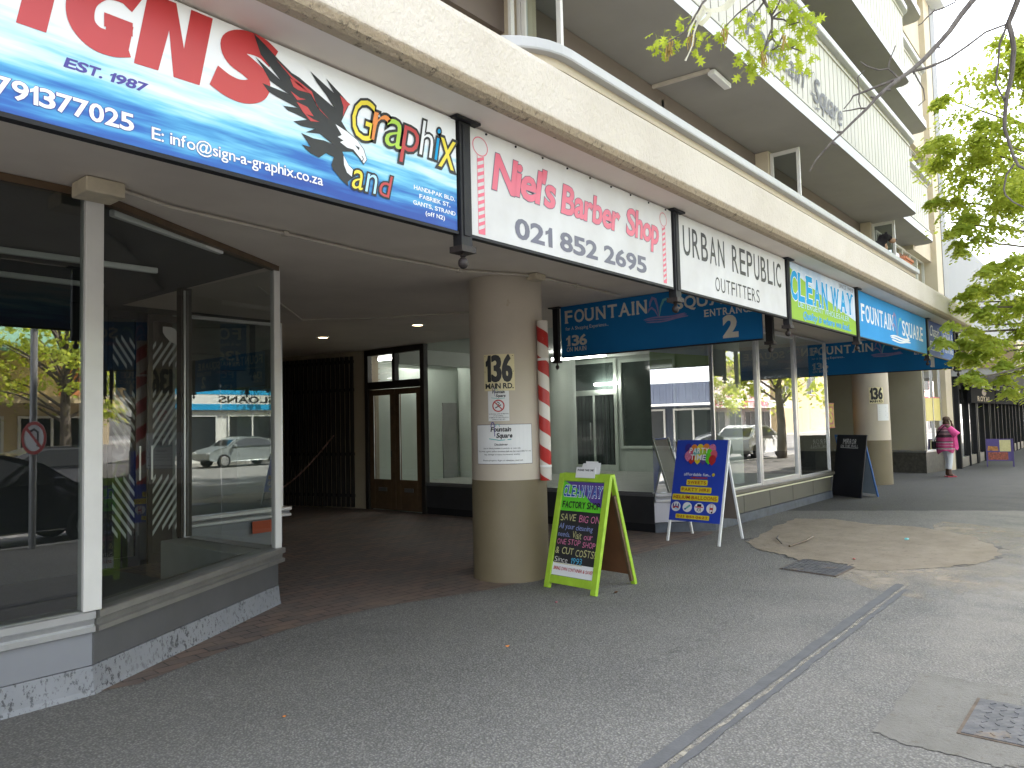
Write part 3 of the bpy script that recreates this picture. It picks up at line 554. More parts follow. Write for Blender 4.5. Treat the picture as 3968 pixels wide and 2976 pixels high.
# sealed trench seam, two strips with sand in the joint
m = MB(); rr = random.Random(5)
def strip(y0, y1, x0, x1, z, am, seed):
    r = random.Random(seed); n = 60; a = []; b = []
    for i in range(n+1):
        x = x0+(x1-x0)*i/n; a.append((x, y0+r.uniform(-am, am))); b.append((x, y1+r.uniform(-am, am)))
    mb = MB(); vs = [(x, y, z) for x, y in a]+[(x, y, z) for x, y in b]
    mb.add(vs, [(i, i+1, n+1+i+1, n+1+i) for i in range(n)]); return mb
tag(strip(1.735, 1.81, .5, 7.6, .005, .006, 3).build("trench_seam", mt['seal'], fix=False), kind='structure')
tag(strip(1.66, 1.70, .5, 7.4, .005, .007, 4).build("trench_seam", mt['seal'], fix=False), kind='structure')
s_ = strip(1.703, 1.725, .5, 7.6, .004, .009, 8); tag(s_.build("sand_joint", patchy('dry_sand', (.40, .36, .29), 7, .42, .62), fix=False), kind='structure')
tag(strip(2.41, 2.53, 4.1, 5.7, .003, .03, 9).build("oil_stain", patchy("oil_stain", (.10, .10, .10), 9, .5, 1.1), fix=False), kind='structure')

# ================================================================ MAIN BUILDING
B = thing("shop_building", "long cream mixed-use block with rounded canopy, shopfronts below and flats with boarded balconies above", "building")
ZS = 3.05
# ---- canopy slab: rounded outer corner at its right end
path = [(-9, 2.2), (-2, 2.2), (1, 2.2), (3, 2.2), (6, 2.2), (10, 2.2), (13, 2.21)] + [(15.35+.75*math.sin(R(a)), 2.96-.75*math.cos(R(a))) for a in range(0, 91, 9)] + [(16.1, 4.35)]
m = MB()
prof = [(-.09, ZS), (-.05, ZS+.004), (-.02, ZS+.018), (0, ZS+.05), (0, 3.345), (-.006, 3.372), (-.03, 3.385), (-.30, 3.40)]
m.sweep(path, prof, 0)
inner = []
P_ = [Vector(p) for p in path]
for i in range(len(P_)):
    if 0 < i < len(P_)-1: d0 = (P_[i]-P_[i-1]).normalized(); d1 = (P_[i+1]-P_[i]).normalized()
    else: d0 = d1 = (P_[min(i+1, len(P_)-1)]-P_[max(i-1, 0)]).normalized()
    n0 = Vector((d0.y, -d0.x)); n1 = Vector((d1.y, -d1.x)); nn = (n0+n1)/max(.2, 1+n0.dot(n1)); q = P_[i]-nn*.09; inner.append((q.x, q.y))
sof = inner + [(16.0, 18), (-9, 18)]
m.flat(sof, ZS, 1); m.box(16.0, 4.35, ZS, 24.05, 18, 3.39, 1)
top = [(x, y+.2) for x, y in inner[:-2]] + [(15.8, 18), (-9, 18)]
m.flat(top, 3.40, 0)
m.build("canopy", [mt['fascia'], mt['soffit']], B, fix=False)
# ---- grey coping over a low upstand, curving back at its left end
cp = [(2.72, 3.4), (2.75, 2.75)] + [(3.15-.40*math.cos(R(a)), 2.62-.40*math.sin(R(a))) for a in range(0, 91, 10)] + [(6, 2.22), (10, 2.22), (11.18, 2.22)]
cp = [(x, y) for x, y in cp]
m = MB(); m.sweep(cp, [(-.06, 3.39), (0.0, 3.39), (0.0, 3.44), (-.06, 3.44)], 0, closed=True)
m.build("upstand", mt['cream_wall'], B)
m = MB(); m.sweep(cp, [(-.18, 3.437), (.045, 3.437), (.05, 3.445), (.05, 3.492), (.04, 3.50), (-.18, 3.50)], 0, closed=True)
m.build("parapet_coping", mt['coping'], B)
# ---- first floor behind the canopy: piers, recessed dark windows, brown lintels
m = MB(); m.box(-9, 5.3, 3.40, 17.3, 18, 12.9); m.box(17.3, 4.7, 3.40, 23.3, 18, 12.9)
m.build("upper_wall", mt['brown'], B)
for i, x in enumerate((-1.0, 5.42, 11.5, 17.25)):
    m = MB(); m.box(x-.12, 4.22, 3.40, x+.12, 5.3, 5.705); m.build("pier", mt['cream_wall'], B, bevel=.008)
for x0, x1 in ((-.8, 5.3), (5.55, 11.37), (11.63, 17.12)):
    m = MB(); m.box(x0, 4.42, 5.25, x1, 5.29, 5.70); m.build("lintel", mt['brown'], B)
    wx = x0+1.2
    fr = MB()
    for k in range(3):
        a = x0+.1+k*(x1-x0-.2)/3; b = a+(x1-x0-.2)/3-.05
        for q in ((a, 3.45, a+.05, 5.25), (b-.05, 3.45, b, 5.25), (a, 3.45, b, 3.5), (a, 5.2, b, 5.25)):
            fr.box(q[0], 5.2, q[1], q[2], 5.26, q[3])
    f_ = fr.build("flat_window", mt['frame_white'], B)
    pn = MB(); pn.quad((x0+.1, 5.235, 3.46), (x1-.1, 5.235, 3.46), (x1-.1, 5.235, 5.24), (x0+.1, 5.235, 5.24)); pn.build("pane", mt['glass_dark'], f_, fix=False)
m = MB(); m.box(.5, 4.56, 3.40, 5.10, 5.28, 5.69); m.build("olive_wall", M("olive_wall", (.24, .21, .125), .85, var=.1), B)
# open casements standing out square from the wall
for i, x in enumerate((5.31, 11.44, 17.2)):
    m = MB(); y0, y1, z0, z1 = 3.76, 4.21, 4.35, 5.66
    m.box(x-.02, y0, z0, x+.02, y0+.05, z1); m.box(x-.02, y1-.05, z0, x+.02, y1, z1); m.box(x-.019, y0+.05, z1-.06, x+.019, y1-.05, z1); m.box(x-.019, y0+.05, z0, x+.019, y1-.05, z0+.06)
    f_ = m.build("open_casement", mt['frame_white'], B, bevel=.004)
    pn = MB(); pn.quad((x, y0+.05, z0+.06), (x, y1-.05, z0+.06), (x, y1-.05, z1-.06), (x, y0+.05, z1-.06)); pn.build("pane", mt['glass_dark'], f_, fix=False)
m = MB(); m.box(5.29, 4.215, 3.4, 5.37, 4.26, 5.7); m.box(5.15, 4.216, 3.4, 5.2, 4.25, 5.7); m.build("window_jamb", mt['frame_white'], B)
# ---- boarded balconies, each a slab with a grey edge, a panel of boards and a coping
def balcony(x0, x1, y, yb, z0, h, rad=.22):
    root_path = [(x0, y), ((x0+x1)/2, y), (x1-rad, y)] + [(x1-rad+rad*math.sin(R(a)), y+rad-rad*math.cos(R(a))) for a in range(10, 91, 16)] + [(x1, yb)]
    m = MB(); m.flat(root_path + [(x0, yb)], z0, 1)
    m.sweep(root_path, [(-.05, z0), (0, z0+.004), (0, z0+.17), (-.06, z0+.175)], 0)
    m.flat([(x0, y+.06), (x1-.06, y+.06), (x1-.06, yb), (x0, yb)], z0+.30, 1)
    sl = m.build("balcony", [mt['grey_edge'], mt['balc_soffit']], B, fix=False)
    m = MB(); ip = [(a, b+.05) if i < 3 else (a-.05*math.sin(R(min(90, (i-2)*16))), b+.05*math.cos(R(min(90, (i-2)*16)))) for i, (a, b) in enumerate(root_path)]
    n = max(4, int((x1-rad-x0)/.21)); bw = (x1-rad-x0)/n
    for k in range(n): m.box(x0+k*bw+.013, y+.06, z0+.175, x0+(k+1)*bw-.013, y+.085, z0+h-.1)
    for a0 in range(3, len(root_path)-1):
        p, q = Vector(root_path[a0-1]), Vector(root_path[a0]); d = (q-p).normalized(); nn = Vector((-d.y, d.x))
        A = p+nn*.06+d*.002; Bq = q+nn*.06-d*.002; C2 = q+nn*.085-d*.002; D2 = p+nn*.085+d*.002
        m.prism([tuple(A), tuple(Bq), tuple(C2), tuple(D2)], z0+.175, z0+h-.1)
    m.box(x1-.085, y+rad, z0+.175, x1-.06, yb, z0+h-.1)
    m.box(x0, y+.10, z0+.175, x1-.14, y+.12, z0+h-.1)
    m.build("board_panel", mt['panel'], sl)
    m = MB(); m.sweep(root_path, [(-.062, z0+.245), (-.04, z0+.245), (-.04, z0+.275), (-.062, z0+.275)], 0, closed=True)
    m.sweep(root_path, [(-.062, z0+h-.20), (-.04, z0+h-.20), (-.04, z0+h-.17), (-.062, z0+h-.17)], 0, closed=True); m.build("rail_strip", mt['panel'], sl)
    m = MB(); m.sweep(root_path, [(-.16, z0+h-.1), (.03, z0+h-.1), (.04, z0+h-.09), (.04, z0+h-.01), (.03, z0+h), (-.16, z0+h)], 0, closed=True); m.build("coping", mt['grey_edge'], sl)
    return sl
for z0 in (5.71, 8.5, 11.3):
    balcony(-9, 17.3, 3.33, 5.3, z0, 1.6); balcony(17.31, 20.5, 3.62, 4.7, z0+.005, 1.52, .25)
m = MB(); m.box(-9, 3.6, 12.9, 23.6, 18, 13.05); m.build("roof_slab", mt['grey_edge'], B)
# ---- right-hand end of the flats: pier, grey end strip, windows, louvres
m = MB(); m.box(22.35, 3.92, 3.40, 23.1, 4.7, 12.89); m.build("end_pier", mt['cream_wall'], B)
m = MB(); m.box(23.1, 3.9, 3.40, 23.75, 4.7, 13.1); m.build("end_strip", mt['grey_wall'], B)
for z0, z1 in ((5.63, 6.6), (7.8, 8.42), (10.55, 11.2)):
    pass
m = MB(); m.box(20.3, 4.05, 5.60, 22.35, 4.7, 7.75); m.box(20.3, 4.05, 8.42, 22.35, 4.7, 10.5); m.box(20.3, 4.05, 11.2, 22.35, 4.7, 12.89); m.build("spandrel_wall", mt['cream_wall'], B)
def grid_window(x0, x1, y, z0, z1, nx, nz, nm="end_window"):
    m = MB(); t = .045
    for k in range(nx+1): xx = x0+(x1-x0)*k/nx; m.box(xx-t/2, y-.03, z0, xx+t/2, y+.03, z1)
    for k in range(nz+1): zz = z0+(z1-z0)*k/nz; m.box(x0+.02, y-.026, zz-t/2, x1-.02, y+.026, zz+t/2)
    f_ = m.build(nm, mt['frame_white'], B); pn = MB(); pn.quad((x0, y, z0), (x1, y, z0), (x1, y, z1), (x0, y, z1)); pn.build("pane", mt['glass'], f_, fix=False)
grid_window(17.6, 22.3, 4.25, 3.45, 5.60, 6, 2); grid_window(18.0, 22.3, 4.2, 7.75, 8.42, 4, 1); grid_window(18.0, 22.3, 4.2, 10.5, 11.2, 4, 1)
m = MB(); m.box(17.4, 4.55, 3.41, 22.35, 4.69, 11.2); m.build("curtain_lining", M("pale_curtain", (.42, .45, .38), .9, var=.2, vs=2), B)
# ---- round columns
def column(x, y, r=.385):
    m = MB(); m.lathe([(r+.004, 0), (r+.002, 1.0), (r, 1.001), (r-.004, ZS)], (x, y, 0), 48); return m.build("column", mt['column'], B, smooth=True)
column(5.95, 5.04); column(18.52, 4.74)
# ---- LEFT SHOPFRONT: street pane, mullion, canted pane, corner post
LC, LE, LQ = Vector((1.87, 4.9)), Vector((3.84, 5.99)), Vector((3.72, 7.5))
dv = (LE-LC).normalized(); nv = Vector((dv.y, -dv.x))       # outward normal of the canted pane
def sill(name, path2, ztop, mat):
    m = MB(); m.sweep(path2, [(-.12, ztop), (.045, ztop), (.055, ztop-.006), (.055, ztop-.045), (.035, ztop-.055), (.03, ztop-.085), (.05, ztop-.095), (.05, ztop-.125), (.02, ztop-.135), (-.1, ztop-.14)], 0, closed=True)
    return m.build(name, mat, B)
def seg_prism(m, a, b, off0, off1, z0, z1, mi=0):
    d = (Vector(b)-Vector(a)).normalized(); n = Vector((d.y, -d.x)); a, b = Vector(a), Vector(b)
    m.prism([tuple(a+n*off0), tuple(b+n*off0), tuple(b+n*off1), tuple(a+n*off1)], z0, z1, mi); return m
m = MB(); seg_prism(m, (-9, 4.87), (1.87, 4.9), -.10, 0, .17, .36); m.build("street_stall_riser", mt['alu_panel'], B)
m = MB(); seg_prism(m, LC+dv*.01, LE, -.10, 0, .17, .36); m.build("canted_stall_riser", mt['alu_dark'], B)
m = MB(); seg_prism(m, LC-dv*.0, LC+dv*.035, .0, .008, .17, .36); m.build("joint_strip", mt['alu_dark'], B)
m = MB(); m.sweep([(-9, 4.87), (1.87, 4.9), tuple(LE)], [(-.1, .0), (.03, .0), (.02, .03), (.004, .165), (-.1, .172)], 0, closed=True); m.build("skirting", mt['skirt'], B)
sill("sill", [(-9, 4.87), (1.87, 4.9)], .50, mt['alu']); sill("sill", [tuple(LC), tuple(LE), (3.80, 7.4)], .497, M("dull_aluminium", (.33, .32, .30), .4, .7, var=.15, vs=6))
m = MB(); m.quad((-9, 4.85, .5), (1.82, 4.88, .5), (1.82, 4.88, 3.02), (-9, 4.85, 3.02)); m.build("street_pane", mt['mirror_glass'], B, fix=False)
a, b = LC+dv*.09-nv*.02, LE-nv*.02
m = MB(); m.quad((a.x, a.y, .5), (b.x, b.y, .5), (b.x, b.y, 3.02), (a.x, a.y, 3.02)); m.build("canted_pane", mt['glass'], B, fix=False)
m = MB(); m.quad((LE.x, LE.y+.02, .5), (LQ.x, LQ.y, .5), (LQ.x, LQ.y, 3.02), (LE.x, LE.y+.02, 3.02)); m.build("return_pane", mt['glass'], B, fix=False)
m = MB(); m.box(1.80, 4.845, .5, 1.905, 4.94, 3.02); m.build("mullion", mt['frame_white'], B, bevel=.006)
m = MB(); m.box(3.80, 5.965, .497, 3.865, 6.03, 3.03); m.build("corner_post", mt['frame_white'], B, bevel=.005)
m = MB(); m.box(3.68, 7.46, .497, 3.79, 7.56, 3.03); m.build("rear_post", mt['black_wood'], B); m = MB(); m.box(3.70, 7.440, .497, 3.715, 7.457, 3.0); m.build("bright_bead", mt['alu'], B)
m = MB(); m.sweep([(-9, 4.87), (1.87, 4.9), tuple(LE)], [(-.03, 3.0), (.03, 3.0), (.03, 3.045), (-.03, 3.045)], 0, closed=True); m.build("head_bead", mt['brown_wood'], B)
# inside of the left shop
m = MB(); m.flat([(-9, 4.95), (1.9, 4.95), (3.8, 6.05), (3.74, 7.45), (3.6, 9.0), (-9, 9.0)], .03); m.build("display_floor", M("display_floor", (.045, .045, .045), .5, var=.2), B, fix=False)
m = MB(); seg_prism(m, LC+dv*.05, LE-dv*.02, -.20, -.1, .40, .488); seg_prism(m, (-9, 4.87), (1.85, 4.9), -.2, -.1, .40, .488); m.build("inner_ledge", M("olive_ledge", (.13, .125, .095), .5, var=.15), B)
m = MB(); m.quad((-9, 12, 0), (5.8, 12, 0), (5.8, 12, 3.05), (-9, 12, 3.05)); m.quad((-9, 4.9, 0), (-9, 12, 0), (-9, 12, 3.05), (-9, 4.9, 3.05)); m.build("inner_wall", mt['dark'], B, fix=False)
m = MB(); m.flat([(-9, 4.93), (1.88, 4.95), (3.80, 6.03), (3.74, 9.0), (5.8, 9.0), (5.8, 12), (-9, 12)], 3.044); m.build("inner_ceiling", mt['dark_ceil'], B, fix=False)
m = MB(); m.flat([(-9, 9.0), (3.5, 9.0), (3.5, 9.1), (5.8, 9.15), (5.8, 12), (-9, 12)], .006); m.build("inner_floor", mt['dark'], B, fix=False)
m = MB(); m.box(3.46, 6.02, .031, 3.73, 7.44, .492); m.build("display_plinth", M("display_plinth", (.30, .30, .27), .7, var=.1), B, bevel=.01)
for a, b in (((.9, 6.76, 3.0), (3.08, 6.69, 3.0)), ((.7, 7.70, 3.0), (3.04, 7.75, 3.0)), ((2.05, 5.10, 3.0), (3.10, 5.62, 3.0)), ((-.6, 5.15, 3.0), (1.25, 5.15, 3.0))):
    m = MB(); m.obox(a, b, .05, .05); m.build("strip_light", mt['white'], B, bevel=.01)
# recessed second window with its low panel, door leaves with chevron vinyl
m = MB(); m.quad((4.58, 9.1, .5), (5.86, 9.1, .5), (5.86, 9.1, 3.0), (4.58, 9.1, 3.0)); m.build("recessed_pane", mt['film_glass2'], B, fix=False)
m = MB(); m.quad((4.5, 9.35, .0), (5.9, 9.35, .0), (5.9, 9.35, 3.04), (4.5, 9.35, 3.04)); m.build("reflection_backing", M("teal_reflection_tint", (.22, .25, .24), .8, var=.12, vs=1), B, fix=False)  # added backing, coloured like the pale teal street reflection on the pane
sill("sill", [(4.5, 9.08), (5.95, 9.08), (5.95, 17)], .50, mt['alu'])
m = MB(); m.prism([(4.5, 9.1), (5.9, 9.1), (5.9, 17), (5.8, 17), (5.8, 9.2), (4.5, 9.2)], 0, .365); m.build("recessed_riser", mt['alu_panel'], B)
m = MB(); m.quad((5.92, 9.1, .5), (5.92, 17, .5), (5.92, 17, 3.05), (5.92, 9.1, 3.05)); m.build("passage_wall", mt['cream_wall'], B, fix=False)
m = MB(); m.box(5.84, 9.07, .5, 5.90, 9.13, 3.03); m.box(4.52, 9.07, 0, 4.58, 9.13, 3.03); m.box(4.58, 9.075, 2.98, 5.84, 9.125, 3.02); m.build("recessed_frame", mt['alu'], B)
for x0, x1 in ((3.62, 3.98), (4.08, 4.50)):
    m = MB(); m.box(x0, 9.08, 0, x0+.05, 9.12, 2.98); m.box(x1-.05, 9.08, 0, x1, 9.12, 2.98); m.box(x0+.05, 9.082, 2.9, x1-.05, 9.118, 2.98); m.box(x0+.05, 9.082, 0, x1-.05, 9.118, .12)
    dl = m.build("door_leaf", mt['black'], B)
    pn = MB(); pn.quad((x0+.05, 9.1, .12), (x1-.05, 9.1, .12), (x1-.05, 9.1, 2.9), (x0+.05, 9.1, 2.9)); pn.build("pane", mt['glass'], dl, fix=False)
    ch = MB(); xm = 4.03
    for (za, zb) in ((.32, 1.10), (1.34, 2.10), (2.30, 2.72)):
        k = 0; z = za-.5
        while z < zb:
            xa, xb = x0+.055, x1-.055; sl = -1.55 if x1 < xm else 1.55; th = .055
            za1, zb1 = (z+(.5 if sl < 0 else 0), z+(.5 if sl < 0 else 0)+sl*(xb-xa))
            # clip the slanted stripe to the band
            n = 8
            for q in range(n):
                xq0 = xa+(xb-xa)*q/n; xq1 = xa+(xb-xa)*(q+1)/n; c0 = za1+sl*(xq0-xa); c1 = za1+sl*(xq1-xa)
                lo = max(za, min(c0, c1)); 
                if min(c0, c1) >= za and max(c0, c1)+th <= zb: ch.add([(xq0, 9.094, c0), (xq1, 9.094, c1), (xq1, 9.094, c1+th), (xq0, 9.094, c0+th)], [(0, 1, 2, 3)])
            z += .125
    ch.build("chevron_vinyl", chevron_mat(), dl, fix=False)
    m = MB(); hx = x1-.02 if x1 < xm else x0+.02; m.tube([(hx, 9.03, 1.0), (hx, 9.03, 1.4)], .012, 8); m.build("handle", mt['alu'], dl)
m = MB(); tp = arc(.09, .11, .10, .10, 90, 270, 10); tp = [(.0, .20), (.10, .20), (.15, .18), (.19, .12), (.20, .06), (.20, -.02), (.14, .0), (.08, .03), (.03, .08), (.0, .13)]
m.add([(4.235+u, 9.05, 2.64+v) for u, v in tp], [tuple(range(len(tp)))]); m.build("leaf_sticker", mt['white_board'], B, fix=False)
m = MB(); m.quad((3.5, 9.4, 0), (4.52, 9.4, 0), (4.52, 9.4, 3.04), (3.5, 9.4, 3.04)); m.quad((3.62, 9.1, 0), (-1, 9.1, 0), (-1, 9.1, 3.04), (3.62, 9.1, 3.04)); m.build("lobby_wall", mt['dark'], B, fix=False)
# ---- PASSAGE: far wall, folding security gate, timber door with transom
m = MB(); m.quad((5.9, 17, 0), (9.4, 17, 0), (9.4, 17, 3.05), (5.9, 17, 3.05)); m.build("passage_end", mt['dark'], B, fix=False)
m = MB(); A, Bq = Vector((9.20, 11.72)), Vector((8.45, 14.6)); n = 26
for k in range(n):
    p = A.lerp(Bq, k/n); q = A.lerp(Bq, (k+.55)/n); d = (Bq-A).normalized(); nn = Vector((d.y, -d.x))
    m.prism([tuple(p-nn*.03), tuple(q-nn*.03), tuple(q+nn*.012), tuple(p+nn*.012)], .03, 2.95)
for z in (.25, 1.05, 2.3, 2.85): m.obox((A.x+.03, A.y, z), (Bq.x+.03, Bq.y, z), .02, .06)
m.build("security_gate", M("gate_steel", (.035, .032, .03), .5, .2, var=.2), B)
m = MB(); m.prism([(9.31, 11.45), (9.22, 11.72), (8.55, 14.65), (8.6, 17), (9.6, 17), (9.6, 11.45)], 0, 3.045); m.build("gate_wall", M("dim_cream_wall", (.30, .25, .18), .85, var=.15, vs=1), B)  # darker copy of the cream wall, passage gloom put into its colour
X = 9.31
m = MB()
for y0, y1, z0, z1 in ((11.36, 11.46, 0, 3.04), (9.80, 9.90, 0, 3.04), (9.90, 11.36, 2.93, 3.04), (9.90, 11.36, 2.28, 2.42), (10.58, 10.66, 2.42, 2.93)): m.box(X-.05, y0, z0, X+.06, y1, z1)
df = m.build("door_frame", mt['black_wood'], B, bevel=.006)
m = MB()
for k in range(5): z = 2.46+k*.1; m.add([(X-.03, 10.66, z), (X-.03, 11.36, z), (X+.03, 11.36, z+.02), (X+.03, 10.66, z+.02)], [(0, 1, 2, 3)])
m.build("louvre_blade", mt['glass'], df, fix=False); m = MB(); m.quad((X, 9.90, 2.42), (X, 10.58, 2.42), (X, 10.58, 2.93), (X, 9.90, 2.93)); m.build("transom_pane", mt['glass'], df, fix=False)
for y0, y1 in ((9.91, 10.62), (10.63, 11.35)):
    m = MB(); m.box(X-.02, y0, .02, X+.02, y0+.13, 2.27); m.box(X-.02, y1-.13, .02, X+.02, y1, 2.27); m.box(X-.019, y0+.13, 2.16, X+.019, y1-.13, 2.27); m.box(X-.019, y0+.13, .02, X+.019, y1-.13, .58)
    dl = m.build("timber_door", mt['brown_wood'], B, bevel=.005); pn = MB(); pn.quad((X, y0+.13, .58), (X, y1-.13, .58), (X, y1-.13, 2.16), (X, y0+.13, 2.16)); pn.build("pane", mt['glass'], dl, fix=False)
    bd = MB(); bd.box(X-.032, y1-.142, .58, X-.021, y1-.128, 2.16); bd.build("bead", mt['alu'], dl)
    m = MB(); m.box(X-.028, (y0+y1)/2-.12, .36, X-.019, (y0+y1)/2+.12, .43); m.build("letter_flap", mt['alu_dark'], dl)
    if y0 > 10.3: m = MB(); m.tube([(X-.06, y0+.06, 1.0), (X-.06, y0+.06, 1.12)], .012, 8); m.build("handle", mt['black'], dl)
# ---- RIGHT SHOPFRONT: side pane on the passage, canted pane, three street panes
RC, RD, RE = Vector((9.31, 5.25)), Vector((9.96, 4.67)), Vector((15.08, 4.64))
m = MB(); m.box(X-.02, 5.27, .535, X+.0, 9.80, .56); m.box(X-.04, 5.27, .50, X+.03, 9.80, .535); m.build("side_sill", mt['alu_dark'], B)
m = MB(); m.box(X-.015, 5.25, .12, X+.05, 9.80, .50); m.build("side_stall_riser", M("black_cladding", (.03, .03, .032), .35, var=.2), B)
m = MB(); m.quad((X, 5.25, .55), (X, 9.80, .55), (X, 9.80, 3.04), (X, 5.25, 3.04)); m.build("side_pane", mt['glass'], B, fix=False)
m = MB(); m.quad((RC.x, RC.y, .55), (RD.x, RD.y, .55), (RD.x, RD.y, 3.04), (RC.x, RC.y, 3.04)); m.build("canted_pane", mt['film_glass'], B, fix=False)
m = MB(); seg_prism(m, RC, RD, -.06, .0, .14, .42); m.build("canted_stall_riser", M("bright_tin_panel", (.56, .55, .60), .38, .5, var=.08, vs=2), B)
m = MB(); m.sweep([tuple(RC), tuple(RD), tuple(RE)], [(-.1, .0), (.02, .0), (.012, .13), (-.1, .14)], 0, closed=True); m.build("kerb_plinth", M("blue_grey_plinth", (.07, .08, .10), .6, var=.35, vs=8), B)
m = MB(); m.box(X-.012, 5.25, 0, X+.05, 9.8, .12); m.build("side_plinth", mt['black'], B)
sill("sill", [tuple(RC), tuple(RD)], .552, mt['alu'])
m = MB()
for k in range(5):
    a = RD.lerp(RE, k/5+.002); b = RD.lerp(RE, (k+1)/5-.001); seg_prism(m, a, b, -.06, 0, .14, .40)
m.build("street_stall_riser", mt['stall'], B)
m = MB(); m.sweep([tuple(RD), tuple(RE), (15.08, 6.6)], [(-.12, .50), (.05, .50), (.06, .49), (.06, .45), (.03, .43), (.03, .40), (-.1, .40)], 0, closed=True); m.build("sill", M("brown_sill", (.16, .15, .125), .4, .4, var=.15), B)
m = MB(); seg_prism(m, RD, RE, .032, .038, .405, .428); m.build("sill_strip", M("cream_strip", (.62, .6, .42), .5, var=.05), B)
def street_pane(x0, x1, fw):
    m = MB(); y = 4.655
    for q in ((x0, .5, x0+fw, 3.02), (x1-fw, .5, x1, 3.02), (x0+fw, .5, x1-fw, .5+fw), (x0+fw, 3.02-fw, x1-fw, 3.02)): m.box(q[0], y-.03, q[1], q[2], y+.03, q[3])
    f_ = m.build("street_window", mt['alu'], B, bevel=.004); pn = MB(); pn.quad((x0+fw, y, .5+fw), (x1-fw, y, .5+fw), (x1-fw, y, 3.02-fw), (x0+fw, y, 3.02-fw)); pn.build("pane", mt['glass'], f_, fix=False)
street_pane(9.98, 11.62, .035); street_pane(11.64, 13.36, .075); street_pane(13.38, 15.08, .03)
m = MB(); m.quad((15.08, 4.7, .5), (15.08, 6.6, .5), (15.08, 6.6, 3.04), (15.08, 4.7, 3.04)); m.build("passage_pane", mt['glass'], B, fix=False)
m = MB(); m.box(15.05, 6.6, 0, 15.15, 14, 3.045); m.box(15.03, 4.75, .14, 15.10, 6.6, .4); m.build("shop_end_wall", mt['cream_wall'], B)
# inside of the right shop: white walls, raised floor, inner columns, barred glazed double door, lit tube
m = MB(); m.flat([(9.35, 5.3), (10.0, 4.72), (15.03, 4.72), (15.03, 13), (9.35, 13)], .44); m.build("inner_floor", M("shop_floor", (.30, .31, .29), .5, var=.1), B, fix=False)
m = MB(); m.quad((9.36, 9.8, 0), (9.36, 11.4, 0), (9.36, 11.4, 0.01), (9.36, 9.8, 0.01)); m.quad((9.4, 13, 0), (15.05, 13, 0), (15.05, 13, 3.05), (9.4, 13, 3.05)); m.quad((14.62, 6.7, .44), (14.62, 13, .44), (14.62, 13, 3.05), (14.62, 6.7, 3.05)); m.quad((14.62, 6.7, .44), (15.03, 6.7, .44), (15.03, 6.7, 3.05), (14.62, 6.7, 3.05))
m.box(9.42, 11.47, .44, 11.95, 11.6, 2.75)
m.build("inner_wall", mt['int_white'], B, fix=False)
m = MB(); m.flat([(9.35, 5.3), (10.0, 4.72), (15.03, 4.72), (15.03, 13), (9.35, 13)], 3.043); m.box(9.4, 10.6, 2.75, 15.0, 10.8, 3.04); m.build("inner_ceiling", M("shop_ceiling", (.55, .57, .54), .8, var=.05), B, fix=False)
for x, y in ((12.6, 5.65), (13.6, 9.9), (12.12, 11.3)):
    m = MB(); m.lathe([(.3, .44), (.3, 3.04)], (x, y, 0), 32); m.build("inner_column", mt['int_white'], B, smooth=True)
m = MB(); m.box(11.36, 11.44, .44, 11.79, 11.469, 2.05); m.build("inner_doorway", mt['grey_wall'], B)
X2 = 14.6
m = MB()
for y0, y1, z0, z1 in ((9.08, 9.16, .44, 3.0), (10.28, 10.36, .44, 3.0), (9.16, 10.28, 2.92, 3.0), (9.16, 10.28, 2.18, 2.30), (9.70, 9.74, .44, 2.18), (9.16, 9.70, .44, .58), (9.74, 10.28, .44, .58)): m.box(X2-.05, y0, z0, X2-.001, y1, z1)
m.box(X2-.05, 7.6, .95, X2-.001, 7.66, 2.95); m.box(X2-.05, 8.95, .95, X2-.001, 9.01, 2.95); m.box(X2-.05, 7.66, .95, X2-.001, 8.95, 1.01); m.box(X2-.05, 7.66, 2.89, X2-.001, 8.95, 2.95)
dd = m.build("inner_door", M("pale_green_frame", (.50, .55, .50), .5, var=.05), B, bevel=.004)
m = MB(); m.quad((X2-.01, 9.16, .58), (X2-.01, 10.28, .58), (X2-.01, 10.28, 2.92), (X2-.01, 9.16, 2.92)); m.quad((X2-.01, 7.66, 1.01), (X2-.01, 8.95, 1.01), (X2-.01, 8.95, 2.89), (X2-.01, 7.66, 2.89)); m.build("dark_pane", M("dark_green_glass", (.05, .065, .06), .1, var=.2), dd, fix=False)
m = MB()
for k in range(10): y = 9.2+k*.108; m.box(X2-.03, y-.006, .6, X2-.018, y+.006, 2.16)
for z in (.95, 1.6): m.box(X2-.03, 9.17, z, X2-.018, 10.27, z+.015)
m.build("burglar_bar", mt['black'], dd)
for y in (9.66, 9.78): m = MB(); m.tube([(X2-.1, y, 1.15), (X2-.1, y, 1.55)], .014, 8); m.build("handle", mt['alu'], dd)
m = MB(); m.box(X2-.14, 9.05, 2.40, X2-.06, 9.62, 2.45); m.build("lit_tube", emit_mat("lit_tube", (1, .98, .92), 8), B)
m = MB(); m.box(10.4, 10.9, 2.98, 10.47, 12.4, 3.03); m.build("lit_tube", emit_mat("lit_tube_rear", (1, .98, .92), 11), B)
m = MB(); m.box(12.55, 8.1, 2.86, 12.62, 9.4, 2.92); m.build("lit_tube", emit_mat("lit_tube_near", (1, .98, .92), 5), B)
# ---- downlights
for x, y in ((7.53, 8.08), (7.38, 10.17)):
    m = MB(); m.lathe([(.075, ZS-.003), (.11, ZS-.003), (.11, ZS-.012), (.085, ZS-.014), (.075, ZS-.008)], (x, y, 0), 28); dl = m.build("downlight", mt['white'], B, smooth=True)
    m = MB(); m.lathe([(.075, ZS-.010), (.074, ZS-.004)], (x, y, 0), 28); m.build("lamp_lens", emit_mat("lamp_lens", (1, .72, .40), 2.2), dl)
